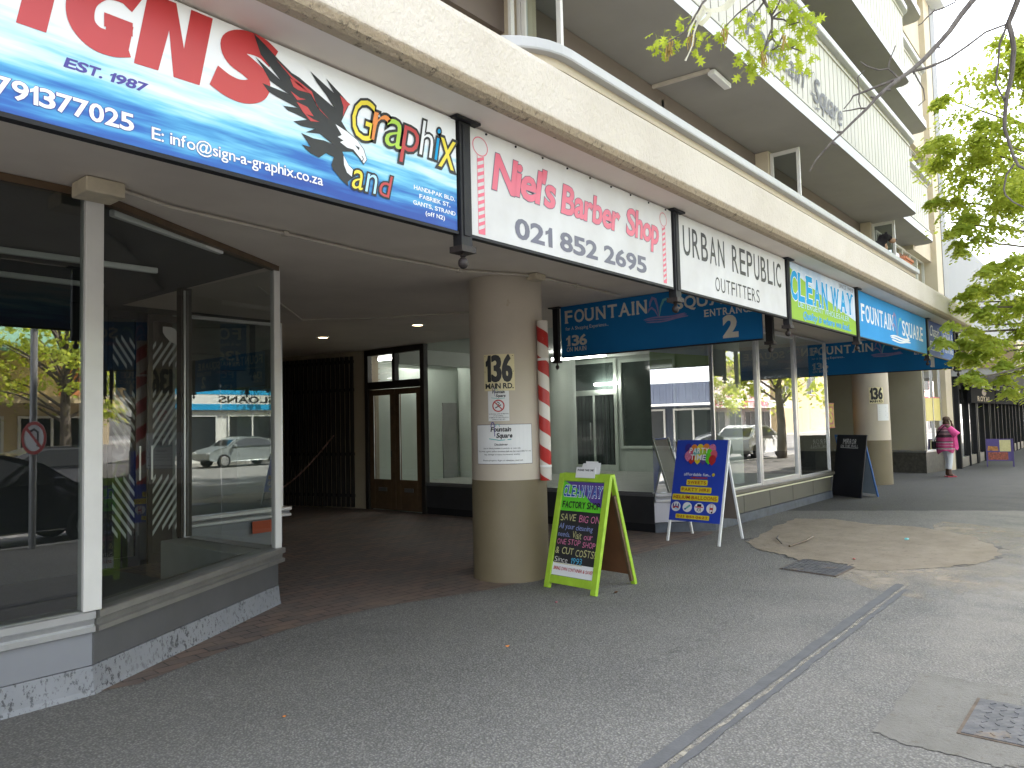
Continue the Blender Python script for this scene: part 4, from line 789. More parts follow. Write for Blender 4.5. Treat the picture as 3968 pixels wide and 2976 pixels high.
# ---- second passage: wall with dark plinth, window with posters, corner pillar
m = MB(); m.prism([(22.32, 4.42), (22.45, 4.42), (23.3, 7.5), (23.3, 13), (22.9, 13), (22.9, 7.0)], .55, 3.047); m.build("passage_wall", M("shaded_cream_wall", (.36, .33, .25), .8, var=.1, vs=1), B)  # cream wall again, with the shade of the passage mixed into the colour
m = MB(); m.prism([(22.27, 4.40), (23.68, 4.22), (23.68, 5), (23.0, 7.5), (22.83, 7.02)], 0, .55); m.build("stone_plinth", M("dark_stone_plinth", (.075, .07, .06), .4, var=.5, vs=12), B)
m = MB(); m.sweep([(22.9, 6.9), (22.30, 4.42), (23.68, 4.24)], [(-.1, .55), (.05, .55), (.05, .60), (-.1, .61)], 0, closed=True); m.build("sill", mt['alu'], B)
m = MB(); m.prism([(23.68, 4.10), (24.05, 4.02), (24.05, 5), (23.68, 5)], 0, 3.05); m.build("corner_pillar", mt['cream_wall'], B)
m = MB()
for u in (0, .5, 1):
    p = Vector((22.42, 4.42)).lerp(Vector((23.66, 4.26)), u); m.box(p.x-.03, p.y-.03, .6, p.x+.03, p.y+.03, 3.03)
fr = m.build("street_window", mt['alu'], B)
m = MB(); m.quad((22.45, 4.42, .6), (23.66, 4.26, .6), (23.66, 4.26, 3.03), (22.45, 4.42, 3.03)); m.build("pane", mt['mirror_glass'], fr, fix=False)
m = MB(); m.quad((22.5, 4.9, .6), (23.68, 4.8, .6), (23.68, 4.8, 3.03), (22.5, 4.9, 3.03)); m.build("window_lining", mt['dark'], B, fix=False)
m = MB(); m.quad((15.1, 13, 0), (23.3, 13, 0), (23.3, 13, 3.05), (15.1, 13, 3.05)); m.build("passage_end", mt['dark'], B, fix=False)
# ---- conduit with junction boxes along the soffit
m = MB()
def wav(pts): return pts
pth = [(1.92, 4.68, 3.03), (2.29, 4.79, 3.022), (3.2, 4.87, 3.026), (4.1, 4.92, 3.02), (5.13, 4.91, 3.028), (5.70, 4.62, 3.026), (5.92, 4.56, 3.026), (6.6, 4.58, 3.024), (7.51, 4.61, 3.03)]
m.tube(pth, .013, 8)
for p in (pth[2], pth[4], pth[7]): m.box(p[0]-.02, p[1]-.02, p[2]-.018, p[0]+.02, p[1]+.02, p[2]+.018)
m.tube([(4.2, 6.9, 3.035), (5.9, 8.6, 3.03), (6.5, 8.0, 3.03), (7.3, 6.3, 3.03)], .010, 6)
m.build("conduit", mt['conduit'], B, smooth=True)
m = MB(); m.box(1.70, 4.58, 2.955, 1.92, 4.80, 3.045); m.build("junction_box", mt['box_cream'], B, bevel=.008)
m = MB(); m.box(5.79, 4.50, 2.985, 5.95, 4.62, 3.045); m.build("junction_box", mt['box_cream'], B, bevel=.006)
# ---- tube fitting with its cable under the balcony, wall lettering
m = MB(); m.obox((8.21, 3.68, 5.66), (8.73, 3.70, 5.66), .09, .06); tb = m.build("balcony_tube_light", mt['white'], B, bevel=.008)
m = MB(); m.obox((8.21, 3.70, 5.685), (8.14, 4.42, 5.685), .04, .04); m.build("cable_trunking", mt['conduit'], tb)
m = MB(); m.box(7.9, 4.45, 5.30, 8.35, 4.62, 5.40); m.box(8.36, 4.42, 5.36, 8.42, 4.6, 5.6); m.build("bracket_box", mt['grey_wall'], B)
fm = lambda u, v, d: (u, 3.385-d, v)
lettering(B, "Fountain", (8.55, 6.15, 10.55, 6.50), mt['ink'], fm, .012, .0, .35, name='wall_lettering')
lettering(B, "Square", (10.98, 6.12, 12.32, 6.50), mt['ink'], fm, .012, .006, .35, name='wall_lettering')
strokes(B, [([(10.66, 6.43), (10.70, 6.40), (10.86, 6.43)], [.012, .03, .02]), ([(10.86, 6.23), (10.90, 6.20), (11.1, 6.22)], [.012, .03, .02]), ([(11.02, 6.06), (11.06, 6.03), (11.24, 6.07)], [.012, .03, .02]), (arc(11.02, 6.40, .09, .15, -60, 270), .014)], mt['ink'], fm, .012, name='wall_lettering')
# ================================================================ HANGING SIGNS
YS, ZB = 2.48, 2.49
def board(name, label, x0, x1, mat, cat="shop sign", h=.55, trim=None):
    t = thing(name, label, cat, (x0, YS, ZB), 0, "sign boards hung below the canopy")
    m = MB(); m.box(0, 0, 0, x1-x0, .03, h); m.build("panel", mat, t, bevel=.002)
    m = MB(); L = x1-x0
    m.box(-.004, -.004, -.016, L+.004, .034, -.001); m.build("lower_rail", trim or mt['black'], t)
    return t
def off(x0): return lambda rect: (rect[0]-x0, rect[1]-ZB, rect[2]-x0, rect[3]-ZB)
# --- 1 sign maker's board with the bird
x0 = .36; t = board("sign_board", "blue and white sign maker's board with big red letters and a black eagle", x0, 2.585, mt['wave']); o = off(x0)
def P(pts): return [(u-x0, v-ZB) for u, v in pts]
def red(pts): 
    poly(t, P(pts), mt['red'], fmapY, .005, "lettering")
sh = lambda pts: [(x+(z-2.768)*.18, z) for x, z in pts]
white_back = []
poly(t, P([(.725, 2.768), (.805, 2.768), (.855, 3.031), (.775, 3.031)]), mt['red'], fmapY, .005, "lettering")
poly(t, P([(1.063,2.768),(1.143,2.771),(1.180,2.925),(1.195,2.767),(1.288,2.769),(1.338,3.031),(1.258,3.031),(1.232,2.880),(1.205,3.031),(1.110,3.031)]), mt['red'], fmapY, .005, "lettering")
strokes(t, [(P(sh(sm([(1.040, 2.973), (.99, 2.996), (.925, 2.985), (.886, 2.94), (.878, 2.89), (.893, 2.84), (.935, 2.808), (.985, 2.806), (1.03, 2.822)]))), .083), (P(sh([(1.0, 2.79), (1.0, 2.895)])), .078), (P(sh([(.950, 2.878), (1.039, 2.878)])), .046)], mt['red'], fmapY, .005, "lettering")
strokes(t, [(P(sh(sm([(1.548, 2.972), (1.49, 2.997), (1.42, 2.993), (1.378, 2.962), (1.392, 2.925), (1.45, 2.903), (1.505, 2.873), (1.500, 2.828), (1.45, 2.802), (1.39, 2.804), (1.33, 2.825)]))), .086)], mt['red'], fmapY, .005, "lettering")
strokes(t, [(P(sh([(.64, 2.965), (.60, 2.99), (.53, 2.99), (.51, 2.95), (.57, 2.91), (.63, 2.88), (.62, 2.82), (.55, 2.80), (.47, 2.83)])), .075)], mt['red'], fmapY, .005, "lettering")
lettering(t, "EST. 1987", o((.855, 2.682, 1.100, 2.712)), mt['navy'], fmapY, .005, .03, .22, eqw=.8)
lettering(t, "0791377025", o((.625, 2.537, 1.062, 2.592)), mt['white_vinyl'], fmapY, .005, .022, 0, mt['navy'], .022, eqw=.9)
lettering(t, "E: info@sign-a-graphix.co.za", o((1.122, 2.530, 1.805, 2.571)), mt['white_vinyl'], fmapY, .005, .008, 0, mt['navy'], .022, gap=.055)
for tx, r_ in (("HANDI-PAK BLD.", (2.303, 2.631, 2.568, 2.650)), ("FABRIEK ST,", (2.336, 2.596, 2.535, 2.615)), ("GANTS, STRAND", (2.297, 2.560, 2.570, 2.579)), ("(off N2)", (2.373, 2.525, 2.497, 2.544))):
    lettering(t, tx, o(r_), mt['white_vinyl'], fmapY, .005, .02)
poly(t, P(EAGLE), mt['ink'], fmapY, .009, "eagle_emblem")
em = MB()
for pts in ERED: poly(t, P(pts), mt['red'], fmapY, .012, "eagle_emblem")
poly(t, P(EHEAD), mt['white_vinyl'], fmapY, .012, "eagle_emblem"); poly(t, P(ECHEST), mt['white_vinyl'], fmapY, .012, "eagle_emblem"); poly(t, P(EYE), mt['ink'], fmapY, .014, "eagle_emblem"); 
strokes(t, [(P([(2.003,2.705),(2.012,2.694),(2.006,2.682)]), .004)], mt['ink'], fmapY, .014, "eagle_emblem")
gx = [("G", (1.940, 2.775, 2.055, 2.955), 'yellow'), ("r", (2.045, 2.79, 2.145, 2.99), 'orange'), ("a", (2.125, 2.79, 2.23, 2.985), 'lime'), ("p", (2.225, 2.795, 2.325, 2.975), 'red'), ("h", (2.335, 2.80, 2.415, 2.97), 'white_vinyl'), ("i", (2.430, 2.80, 2.452, 2.97), 'cyan'), ("x", (2.455, 2.775, 2.565, 3.0), 'yellow')]
for ch, r_, c in gx: lettering(t, ch, o(r_), mt[c], fmapY, .012, -.006, .22, mt['ink'], .045)
for ch, r_, c in (("a", (1.945, 2.555, 2.005, 2.68), 'yellow'), ("n", (2.018, 2.555, 2.075, 2.68), 'sky_vinyl'), ("d", (2.088, 2.555, 2.15, 2.655), 'red')): lettering(t, ch, o(r_), mt[c], fmapY, .012, -.004, .25, mt['ink'], .05)
# --- 2 barber
x0 = 2.685; t = board("sign_board", "white barber shop sign with faded red lettering and striped poles printed at its ends", x0, 4.77, mt['white_board']); o = off(x0)
def pole_print(xa, xb):
    r = (xb-xa)
    cx = (xa+xb)/2-x0; ring = arc(cx, 2.952-ZB, r*1.15, .047, 0, 360, 24)
    strokes(t, [(ring, .005), ([(xa-x0, 2.505-ZB), (xa-x0, 2.905-ZB)], .003), ([(xb-x0, 2.505-ZB), (xb-x0, 2.905-ZB)], .003)], mt['pink'], fmapY, .004, "pole_print")
    m = MB(); k = 11
    for i in range(k):
        z = 2.505-ZB+i*.0365; m.add([fmapY(xa-x0, z-.002, .005), fmapY(xb-x0, z+.018 if i else z, .005), fmapY(xb-x0, min(z+.036, .415), .005), fmapY(xa-x0, min(z+.016, .415), .005)], [(0, 1, 2, 3)])
    m.build("pole_print", mt['pink'], t, fix=False)
pole_print(2.735, 2.783); pole_print(4.630, 4.672)
def barber_text(tx, r_, rise=None):
    lettering(t, tx, o(r_), mt['pink'], fmapY, .005, .028, .16, mt['grey_ink'], .016, jit=.02, gap=.05)
barber_text("Niel's", (2.85, 2.765, 3.375, 2.945)); barber_text("Barber", (3.445, 2.762, 4.055, 2.925)); barber_text("Shop", (4.155, 2.765, 4.565, 2.935))
lettering(t, "021 852 2695", o((3.027, 2.538, 4.39, 2.640)), mt['grey_ink'], fmapY, .005, .03, gap=.09, eqw=.9)
for i in range(9):
    m = MB(); m.lathe([(.006, 0), (.006, .006), (.003, .008)], (.12+i*.235, 0, .0), 8); m.xf(lambda x, y, z: (x, -z-.001, y+.538)); m.build("rivet", mt['black'], t)
# --- 3 outfitters
x0 = 4.875; t = board("sign_board", "plain white outfitters sign with thin black capitals in two lines", x0, 6.99, mt['white_board']); o = off(x0)
lettering(t, "URBAN", o((4.94, 2.755, 5.645, 2.968)), mt['ink'], fmapY, .005, .005, gap=.16, eqw=.9); lettering(t, "REPUBLIC", o((5.795, 2.75, 6.875, 2.968)), mt['ink'], fmapY, .005, .005, gap=.16, eqw=.9)
lettering(t, "OUTFITTERS", o((5.46, 2.55, 6.345, 2.662)), mt['ink'], fmapY, .005, -.003, gap=.14, eqw=.8)
# --- 4 detergent wholesaler
x0 = 7.10; t = board("sign_board", "green and sky blue detergent wholesaler sign with bold blue lettering", x0, 9.225, mt['cleanway']); o = off(x0)
lettering(t, "CLEAN", o((7.125, 2.69, 8.235, 2.95)), mt['cyan'], fmapY, .005, .032, .03, mt['white_vinyl'], .022, serif=True, gap=.12, eqw=.9); lettering(t, "WAY", o((8.345, 2.715, 9.14, 2.945)), mt['cyan'], fmapY, .005, .032, .03, mt['white_vinyl'], .022, serif=True, gap=.12, eqw=.9)
lettering(t, "DETERGENT WHOLESALER", o((7.305, 2.622, 8.96, 2.680)), mt['sky_vinyl'], fmapY, .006, 0, gap=.14)
lettering(t, "Quality is where we lead...", o((7.43, 2.520, 9.01, 2.592)), mt['cyan'], fmapY, .006, .012, .25, mt['sky_vinyl'], .02, jit=.02)
lettering(t, "SINCE 1993", o((8.635, 2.978, 9.16, 3.022)), mt['grey_ink'], fmapY, .005, 0)
# --- 5 fountain square
def fountain_icon(t, cx, cz, s, wdt, fm, mats, d=.006):
    """jets of a fountain above three ripples; s = height scale, wdt = width scale"""
    a, b, c = mats
    j1 = [(cx+wdt*(.02), cz), (cx-wdt*.03, cz+s*.55), (cx-wdt*.10, cz+s*.92), (cx-wdt*.20, cz+s*1.0), (cx-wdt*.28, cz+s*.80), (cx-wdt*.31, cz+s*.55)]
    j2 = [(cx+wdt*.03, cz), (cx+wdt*.09, cz+s*.5), (cx+wdt*.20, cz+s*.82), (cx+wdt*.33, cz+s*.86), (cx+wdt*.40, cz+s*.68)]
    j3 = [(cx, cz), (cx-wdt*.12, cz+s*.35), (cx-wdt*.24, cz+s*.50), (cx-wdt*.34, cz+s*.42), (cx-wdt*.38, cz+s*.28)]
    ww = s*.12
    strokes(t, [(j1, [ww*.3, ww*.8, ww*1.2, ww*1.4, ww, ww*.4]), (j3, [ww*.3, ww*.7, ww, ww, ww*.4])], a, fm, d, "fountain_emblem")
    strokes(t, [(j2, [ww*.3, ww*.8, ww*1.2, ww*1.2, ww*.4])], b, fm, d, "fountain_emblem")
    rip = []
    for k in range(3):
        zz = cz-s*.08-k*s*.09; rip.append(([(cx-wdt*.55+wdt*1.5*i/12+k*wdt*.05, zz+math.sin(i*.55+k)*s*.04+s*.10*i/12) for i in range(13)], [ww*.2]+[ww*.6]*11+[ww*.2]))
    strokes(t, rip, c, fm, d, "fountain_emblem")
x0 = 9.35; t = board("sign_board", "bright blue sign with white serif capitals either side of a fountain emblem", x0, 13.00, mt['sign_sky']); o = off(x0)
lettering(t, "FOUNTAIN", o((9.47, 2.685, 11.0, 2.89)), mt['white_vinyl'], fmapY, .005, .016, serif=True); lettering(t, "SQUARE", o((11.47, 2.665, 12.78, 2.868)), mt['white_vinyl'], fmapY, .005, .016, serif=True)
fountain_icon(t, 11.18-x0, 2.625-ZB, .30, .72, fmapY, (mt['mauve'], mt['sea'], mt['white_vinyl']))
# --- 6 printer
x0 = 13.16; t = board("sign_board", "dark navy design and printing sign at the far end of the row", x0, 15.22, mt['sign_navy'])
m = MB(); m.quad(fmapY(1.02, .0, .002), fmapY(2.05, .0, .002), fmapY(2.05, .55, .002), fmapY(1.02, .55, .002)); m.build("blue_half", mt['royal'], t, fix=False)
lettering(t, "Chasah", (.10, .31, .80, .48), mt['white_vinyl'], fmapY, .005, -.006, .35, gap=.04); lettering(t, "021 852 5291", (.10, .16, .92, .225), mt['white_vinyl'], fmapY, .005, .015, gap=.1); lettering(t, "info@chasah.net", (.10, .08, .90, .105), mt['white_vinyl'], fmapY, .005, .0)
lettering(t, "DESIGN &", (1.08, .32, 1.98, .455), mt['white_vinyl'], fmapY, .005, .006, gap=.12); lettering(t, "PRINTING", (1.14, .10, 1.98, .235), mt['white_vinyl'], fmapY, .005, .006, gap=.12)
# --- two blue entrance boards hung square to the street
def entrance(label, x, yin, yout, num):
    t = thing("entrance_sign", label, "entrance sign", (x, 0, 2.40), 0, "entrance signs hung across the passages")
    m = MB(); m.box(0, yout, 0, .03, yin, .645); m.build("panel", mt['sign_blue'], t, bevel=.002)
    m = MB(); m.box(-.004, yout, -.016, .034, yin, -.001); m.build("lower_rail", mt['black'], t)
    dy = yin-5.66; fm = lambda u, v, d: (-d*.3, -u+dy, v-2.40)
    L_ = lambda tx, r_, **k: lettering(t, tx, r_, mt['cream_letter'], fm, .005, **k)
    L_("FOUNTAIN", (-5.585, 2.826, -4.38, 2.981), off=.02, serif=True); L_("SQUARE", (-4.04, 2.826, -3.13, 2.960), off=.02, serif=True)
    L_("for A Shopping Experience...", (-5.585, 2.733, -4.94, 2.775), off=.0, gap=.05)
    L_("136", (-5.577, 2.534, -5.27, 2.658), off=.03, serif=True); L_("ON MAIN", (-5.575, 2.460, -5.27, 2.514), off=.015, serif=True)
    L_("ENTRANCE", (-3.675, 2.70, -3.10, 2.776), off=.02, serif=True)
    if num == "2": lettering(t, "2", (-3.45, 2.455, -3.305, 2.673), mt['cream_letter'], fm, .005, .05); 
    else: lettering(t, "1", (-3.43, 2.455, -3.33, 2.673), mt['cream_letter'], fm, .005, .05, serif=True)
    fountain_icon(t, -4.25, 2.765, .23, .36, fm, (mt['mauve'], mt['sea'], mt['mauve']))
    return t
entrance("blue ENTRANCE 2 sign hung across the first passage beside the striped pole", 7.78, 5.66, 3.03, "2")
entrance("blue ENTRANCE 1 sign hung across the far passage above the far column", 15.83, 5.22, 2.62, "1")
# --- black hanger posts with ball finials
def hanger(label, x, y, proto=[None]):
    if proto[0] is None:
        t = thing("hanger_post", label, "sign bracket", (x, y, 2.42), 0, "black hanger posts between the signs")
        m = MB(); m.box(-.038, -.03, .0, .038, .03, .615); m.box(-.022, -.036, .05, .022, -.031, .60); m.build("post", mt['black'], t, bevel=.004)
        m = MB(); m.box(-.085, -.06, .615, .085, .06, .627); m.build("top_plate", mt['black'], t)
        m = MB(); m.box(-.05, -.042, -.03, .05, .042, .0); m.lathe([(.010, -.048), (.015, -.045), (.010, -.03)], (0, 0, 0), 12)
        m.lathe([(.004, -.106), (.014, -.102), (.023, -.092), (.026, -.078), (.023, -.064), (.014, -.053), (.009, -.048)], (0, 0, 0), 16); m.build("ball_finial", M("rusty_black_metal", (.028, .02, .018), .6, .2, var=.5, vs=25), t, smooth=True)
        proto[0] = t; return t
    return copy_tree(proto[0], None, label, (x, y, 2.42))
for x, lb in ((.29, "black hanger post at the left end of the eagle sign"), (2.635, "black hanger post between the eagle sign and the barber sign"), (4.82, "black hanger post between the barber sign and the outfitters sign"), (7.045, "black hanger post between the outfitters sign and the green sign"), (9.285, "black hanger post between the green sign and the bright blue sign"), (13.08, "black hanger post between the bright blue sign and the navy sign"), (15.29, "black hanger post at the far end of the navy sign")):
    hanger(lb, x, YS+.015)
for x, y, lb in ((7.79, 5.74, "black hanger post at the column end of the ENTRANCE 2 sign"), (7.79, 2.95, "black hanger post at the street end of the ENTRANCE 2 sign"), (15.84, 2.53, "black hanger post at the street end of the ENTRANCE 1 sign")):
    h = hanger(lb, x, y); h.location.z = 2.36; h.rotation_euler = (0, 0, R(90))
    h.scale = (1, 1, 1.1)

# ================================================================ PLATES ON THE COLUMNS, BARBER POLE
def wrap(cx, cy, r, a0):
    """u runs clockwise seen from above (left to right for the viewer), a0 = degrees of u = 0"""
    def f(u, v, d):
        a = R(a0) + u/r; return ((r+d)*math.cos(a), (r+d)*math.sin(a), v)
    return f
def wrapped_plate(t, f, w_, z0, z1, mat, d0=.002, d1=.008, name="plate"):
    m = MB(); n = 14; 
    for i in range(n):
        u0, u1 = w_*i/n, w_*(i+1)/n
        m.add([f(u0, z0, d1), f(u1, z0, d1), f(u1, z1, d1), f(u0, z1, d1), f(u0, z0, d0), f(u1, z0, d0), f(u1, z1, d0), f(u0, z1, d0)], [(0, 1, 2, 3), (0, 4, 5, 1), (3, 2, 6, 7)] + ([(0, 3, 7, 4)] if i == 0 else []) + ([(1, 5, 6, 2)] if i == n-1 else []))
    return m.build(name, mat, t, fix=False)
CR = .385
def plate136(cx, cy, a0, zb, label, s=1.):
    t = thing("number_plate", label, "number plate", (cx, cy, zb)); f = wrap(cx, cy, CR, a0)
    wrapped_plate(t, f, .312*s, 0, .363*s, mt['plate'])
    lettering(t, "136", (.030*s, .098*s, .280*s, .342*s), mt['ink'], f, .010, .03, gap=.15, name="numerals", fat=(0, -.035, .035), eqw=.9); lettering(t, "MAIN RD.", (.016*s, .022*s, .298*s, .072*s), mt['ink'], f, .010, .03, gap=.07)
    m = MB()
    for u, v in ((.015, .345), (.295, .345), (.012, .19), (.298, .19), (.02, .09)): m.add([f(u*s+.004*math.cos(k*1.05), v*s+.004*math.sin(k*1.05), .0105) for k in range(6)], [(0, 1, 2, 3, 4, 5)])
    m.build("screw", mt['black'], t, fix=False); return t
plate136(5.95, 5.04, -175, 1.888, "cream 136 MAIN RD. number plate on the near column")
def logo(t, f, u0, v0, s, d=.010):
    lettering(t, "Fountain", (u0+.10*s, v0+.42*s, u0+1.0*s, v0+.62*s), mt['ink'], f, d, .03, .2); lettering(t, "Square", (u0+.36*s, v0+.14*s, u0+1.05*s, v0+.34*s), mt['ink'], f, d, .03, .2)
    strokes(t, [(arc(u0+.20*s, v0+.62*s, .08*s, .22*s, 0, 180), .035*s), ([(u0+.28*s, v0+.62*s), (u0+.29*s, v0+.2*s)], .03*s)], mt['navy'], f, d, "fountain_emblem")
    strokes(t, [(arc(u0+.42*s, v0+.60*s, .10*s, .14*s, 10, 170), .03*s), ([(u0+.02*s, v0+.10*s), (u0+.5*s, v0+.02*s), (u0+1.02*s, v0+.06*s)], .04*s)], mt['sea'], f, d, "fountain_emblem")
t = thing("no_smoking_notice", "small white no smoking notice with a red ring below the number plate", "notice", (5.95, 5.04, 1.588)); f = wrap(5.95, 5.04, CR, -169.2)
wrapped_plate(t, f, .213, 0, .297, mt['paper']); logo(t, f, .035, .218, .135)
strokes(t, [(arc(.108, .150, .055, .055, 0, 360, 28), .012), ([(.070, .189), (.146, .111)], .011)], mt['red'], f, .013, "prohibition_ring")
strokes(t, [([(.075, .128), (.135, .160)], .009), ([(.085, .165), (.10, .185), (.092, .2)], .006), ([(.10, .150), (.118, .172), (.108, .188)], .008)], mt['ink'], f, .010, "cigarette_symbol")
for k, (tx, u0, u1) in enumerate((("No Smoking within 10 METERS", .008, .205), ("of the building", .055, .150), ("IN TERMS OF THE TOBACCO PRODUCTS", .012, .203), ("CONTROL ACT 83 of 1993", .04, .17))): lettering(t, tx, (u0, .066-k*.0185, u1, .075-k*.0185), mt['ink'], f, .010, .01)
t = thing("disclaimer_notice", "white framed disclaimer notice wrapped round the near column", "notice", (5.95, 5.04, 1.16)); f = wrap(5.95, 5.04, CR, -192)
wrapped_plate(t, f, .597, 0, .395, mt['grey_ink'], .002, .007, "frame"); f2 = wrap(5.95, 5.04, CR, -192+.7)
wrapped_plate(t, f2, .587, .005, .390, mt['paper'], .006, .009, "sheet"); logo(t, f, .155, .232, .22, .012)
lettering(t, "Disclaimer", (.215, .186, .345, .206), mt['ink'], f, .012, .015)
for k, (tx, u0, u1, z) in enumerate((("Use of these premises is entirely at own risk.", .09, .47, .152), ("The owner, agents and/or servants shall not be responsible for any", .02, .578, .122), ("loss, damage or injury howsoever arising.", .10, .46, .092), ("Private property. Right of admission reserved.", .085, .49, .033))): lettering(t, tx, (u0, z, u1, z+.013), mt['ink'], f, .012, .004)
plate136(18.52, 4.74, -170, 1.83, "cream 136 MAIN RD. number plate on the far column")
t = thing("paper_notice", "white paper notice taped round the far column", "notice", (18.52, 4.74, 1.44)); f = wrap(18.52, 4.74, CR, -146); wrapped_plate(t, f, .30, 0, .37, mt['paper'], .002, .006, "sheet")
for k in range(6): strokes(t, [([(.04, .30-k*.045), (.20+.05*(k % 2), .30-k*.045)], .006)], mt['grey_ink'], f, .008, "print_line")
t = thing("barber_pole", "red and white striped barber pole clamped to the right side of the near column", "barber pole", (5.997, 4.597, .985), R(-84))
m = MB(); m.lathe([(.0555, 0), (.0575, .004), (.0575, 1.60), (.0555, 1.604)], (0, 0, 0), 32); m.build("pole", mt['barber'], t, smooth=True)
for z in (.13, 1.20):
    m = MB(); m.lathe([(.059, z), (.062, z+.003), (.062, z+.022), (.059, z+.025)], (0, 0, 0), 32); m.box(-.14, -.012, z, -.055, .012, z+.025); m.build("clamp", mt['white'], t, smooth=True)

# ================================================================ PAVEMENT BOARDS
def frame_map(bl, br, top_mid_l):
    U = (Vector(br)-Vector(bl)); W = U.length; U.normalize(); V = Vector(top_mid_l)-Vector(bl); V = V - U*V.dot(U); H = V.length; V.normalize(); N = U.cross(V)
    # outward normal points away from the board's inside
    def f(u, v, d): p = Vector(bl)+U*u+V*v+N*d; return (p.x, p.y, p.z)
    return f, W, H
def slab(m, f, u0, v0, u1, v1, d0, d1, mi=0):
    vs = [f(u0, v0, d0), f(u1, v0, d0), f(u1, v1, d0), f(u0, v1, d0), f(u0, v0, d1), f(u1, v0, d1), f(u1, v1, d1), f(u0, v1, d1)]
    return m.add(vs, [(0, 3, 2, 1), (4, 5, 6, 7), (0, 1, 5, 4), (1, 2, 6, 5), (2, 3, 7, 6), (3, 0, 4, 7)], mi)
# --- lime green chalkboard
t = thing("pavement_board", "lime green A-frame chalkboard with a leaflet pocket on top", "pavement sign", (5.98, 4.11, 0)); c = Vector((5.98, 4.11, 0))
FL, FR, TL = Vector((5.715, 4.43, 0))-c, Vector((5.655, 3.815, 0))-c, Vector((5.985, 4.385, 1.06))-c
f, W, H = frame_map(FL, FR, TL); W = .63
m = MB(); slab(m, f, 0, 0, .062, H, -.02, .02); slab(m, f, W-.062, 0, W, H, -.02, .02); slab(m, f, .062, H-.075, W-.062, H, -.018, .018); slab(m, f, .062, .05, W-.062, .125, -.018, .018); m.build("front_frame", mt['lime_wood'], t, bevel=.004)
m = MB(); slab(m, f, .06, .12, W-.06, H-.07, -.012, .002); m.build("chalk_panel", mt['chalkboard'], t)
p0, p1 = .064, W-.064
m = MB(); slab(m, f, p0, .128, p1, .245, .002, .005); m.build("paper_strip", mt['paper'], t)
lettering(t, "BRING OWN CONTAINER & SAVE!", (p0+.02, .178, p1-.01, .208), mt['red'], f, .008, .012, .15, jit=.02)
m = MB(); m.add([f(p0, .735, .004), f(p1, .735, .004), f(p1, H-.077, .004), f(p0, H-.077, .004)], [(0, 1, 2, 3)]); m.build("green_print", mt['green_print'], t, fix=False)
poly(t, [(p0+.02, H-.079), (p1-.001, H-.079), (p1-.001, .78), (p0+.36, .83), (p0+.25, .92)], mt['purple'], f, .006, "purple_print")
lettering(t, "CLEAN", (p0+.015, .875, p0+.285, .975), mt['royal'], f, .010, .022, .05, mt['white_vinyl'], .04, serif=True, gap=.12, eqw=.9); lettering(t, "WAY", (p0+.305, .875, p1-.012, .975), mt['royal'], f, .010, .022, .05, mt['white_vinyl'], .04, serif=True, gap=.12, eqw=.9)
lettering(t, "FACTORY SHOP", (p0+.025, .765, p1-.02, .825), mt['ink'], f, .010, .02)
rows = [("SAVE", 'ch_yellow', (p0+.02, .640, p0+.21, .705)), ("BIG", 'ch_pink', (p0+.25, .638, p0+.36, .703)), ("ON", 'ch_pink', (p0+.39, .638, p1-.005, .703)), ("All your", 'ch_blue', (p0+.015, .565, p0+.205, .615)), ("cleaning", 'ch_blue', (p0+.225, .560, p0+.43, .607)),
        ("needs.", 'ch_blue', (p0+.015, .490, p0+.165, .535)), ("Visit", 'ch_yellow', (p0+.195, .480, p0+.305, .545)), ("our", 'ch_pink', (p0+.335, .480, p0+.44, .540)), ("ONE STOP", 'ch_pink', (p0+.015, .418, p0+.30, .468)), ("SHOP", 'ch_pink', (p0+.33, .41, p1-.02, .462)),
        ("& CUT", 'ch_yellow', (p0+.01, .330, p0+.235, .392)), ("COSTS!", 'ch_yellow', (p0+.26, .322, p1-.01, .385)), ("Since", 'ch_white', (p0+.012, .222+.03, p0+.175, .30)), ("1993", 'ch_cyan', (p0+.215, .25, p0+.35, .305))]
for tx, c_, r_ in rows: lettering(t, tx, r_, mt[c_], f, .005, -.004, .08, jit=.045, name="chalk_writing")
strokes(t, [([(p0+.01, .242), (p0+.2, .236), (p0+.36, .240)], .006)], mt['ch_yellow'], f, .005, "chalk_writing")
BL, BR, TB = Vector((6.30, 3.775, 0))-c, Vector((6.36, 4.39, 0))-c, Vector((6.00, 3.80, 1.06))-c
fb, Wb, Hb = frame_map(BL, BR, TB); Wb = .63
m = MB(); slab(m, fb, 0, 0, .055, Hb, -.018, .018); slab(m, fb, Wb-.055, 0, Wb, Hb, -.018, .018); slab(m, fb, .055, Hb-.07, Wb-.055, Hb, -.016, .016); m.build("rear_frame", mt['lime_wood'], t, bevel=.004)
m = MB(); slab(m, fb, .05, .11, Wb-.05, Hb-.06, -.03, -.019); m.build("rear_panel", mt['hardboard'], t)
m = MB(); slab(m, fb, .008, .05, .035, Hb*.82, -.05, -.02); m.build("loose_batten", mt['brown_wood'], t)
t2 = thing("leaflet_pocket", "white leaflet pocket with curled papers on the lime green board", "leaflet holder", tuple(c)); 
m = MB(); slab(m, f, .215, H-.04, .45, H+.062, .021, .026); m.build("pocket", mt['paper'], t2)
lettering(t2, "PLEASE TAKE ONE", (.235, H+.025, .43, H+.042), mt['ink'], f, .029, .025)
m = MB()
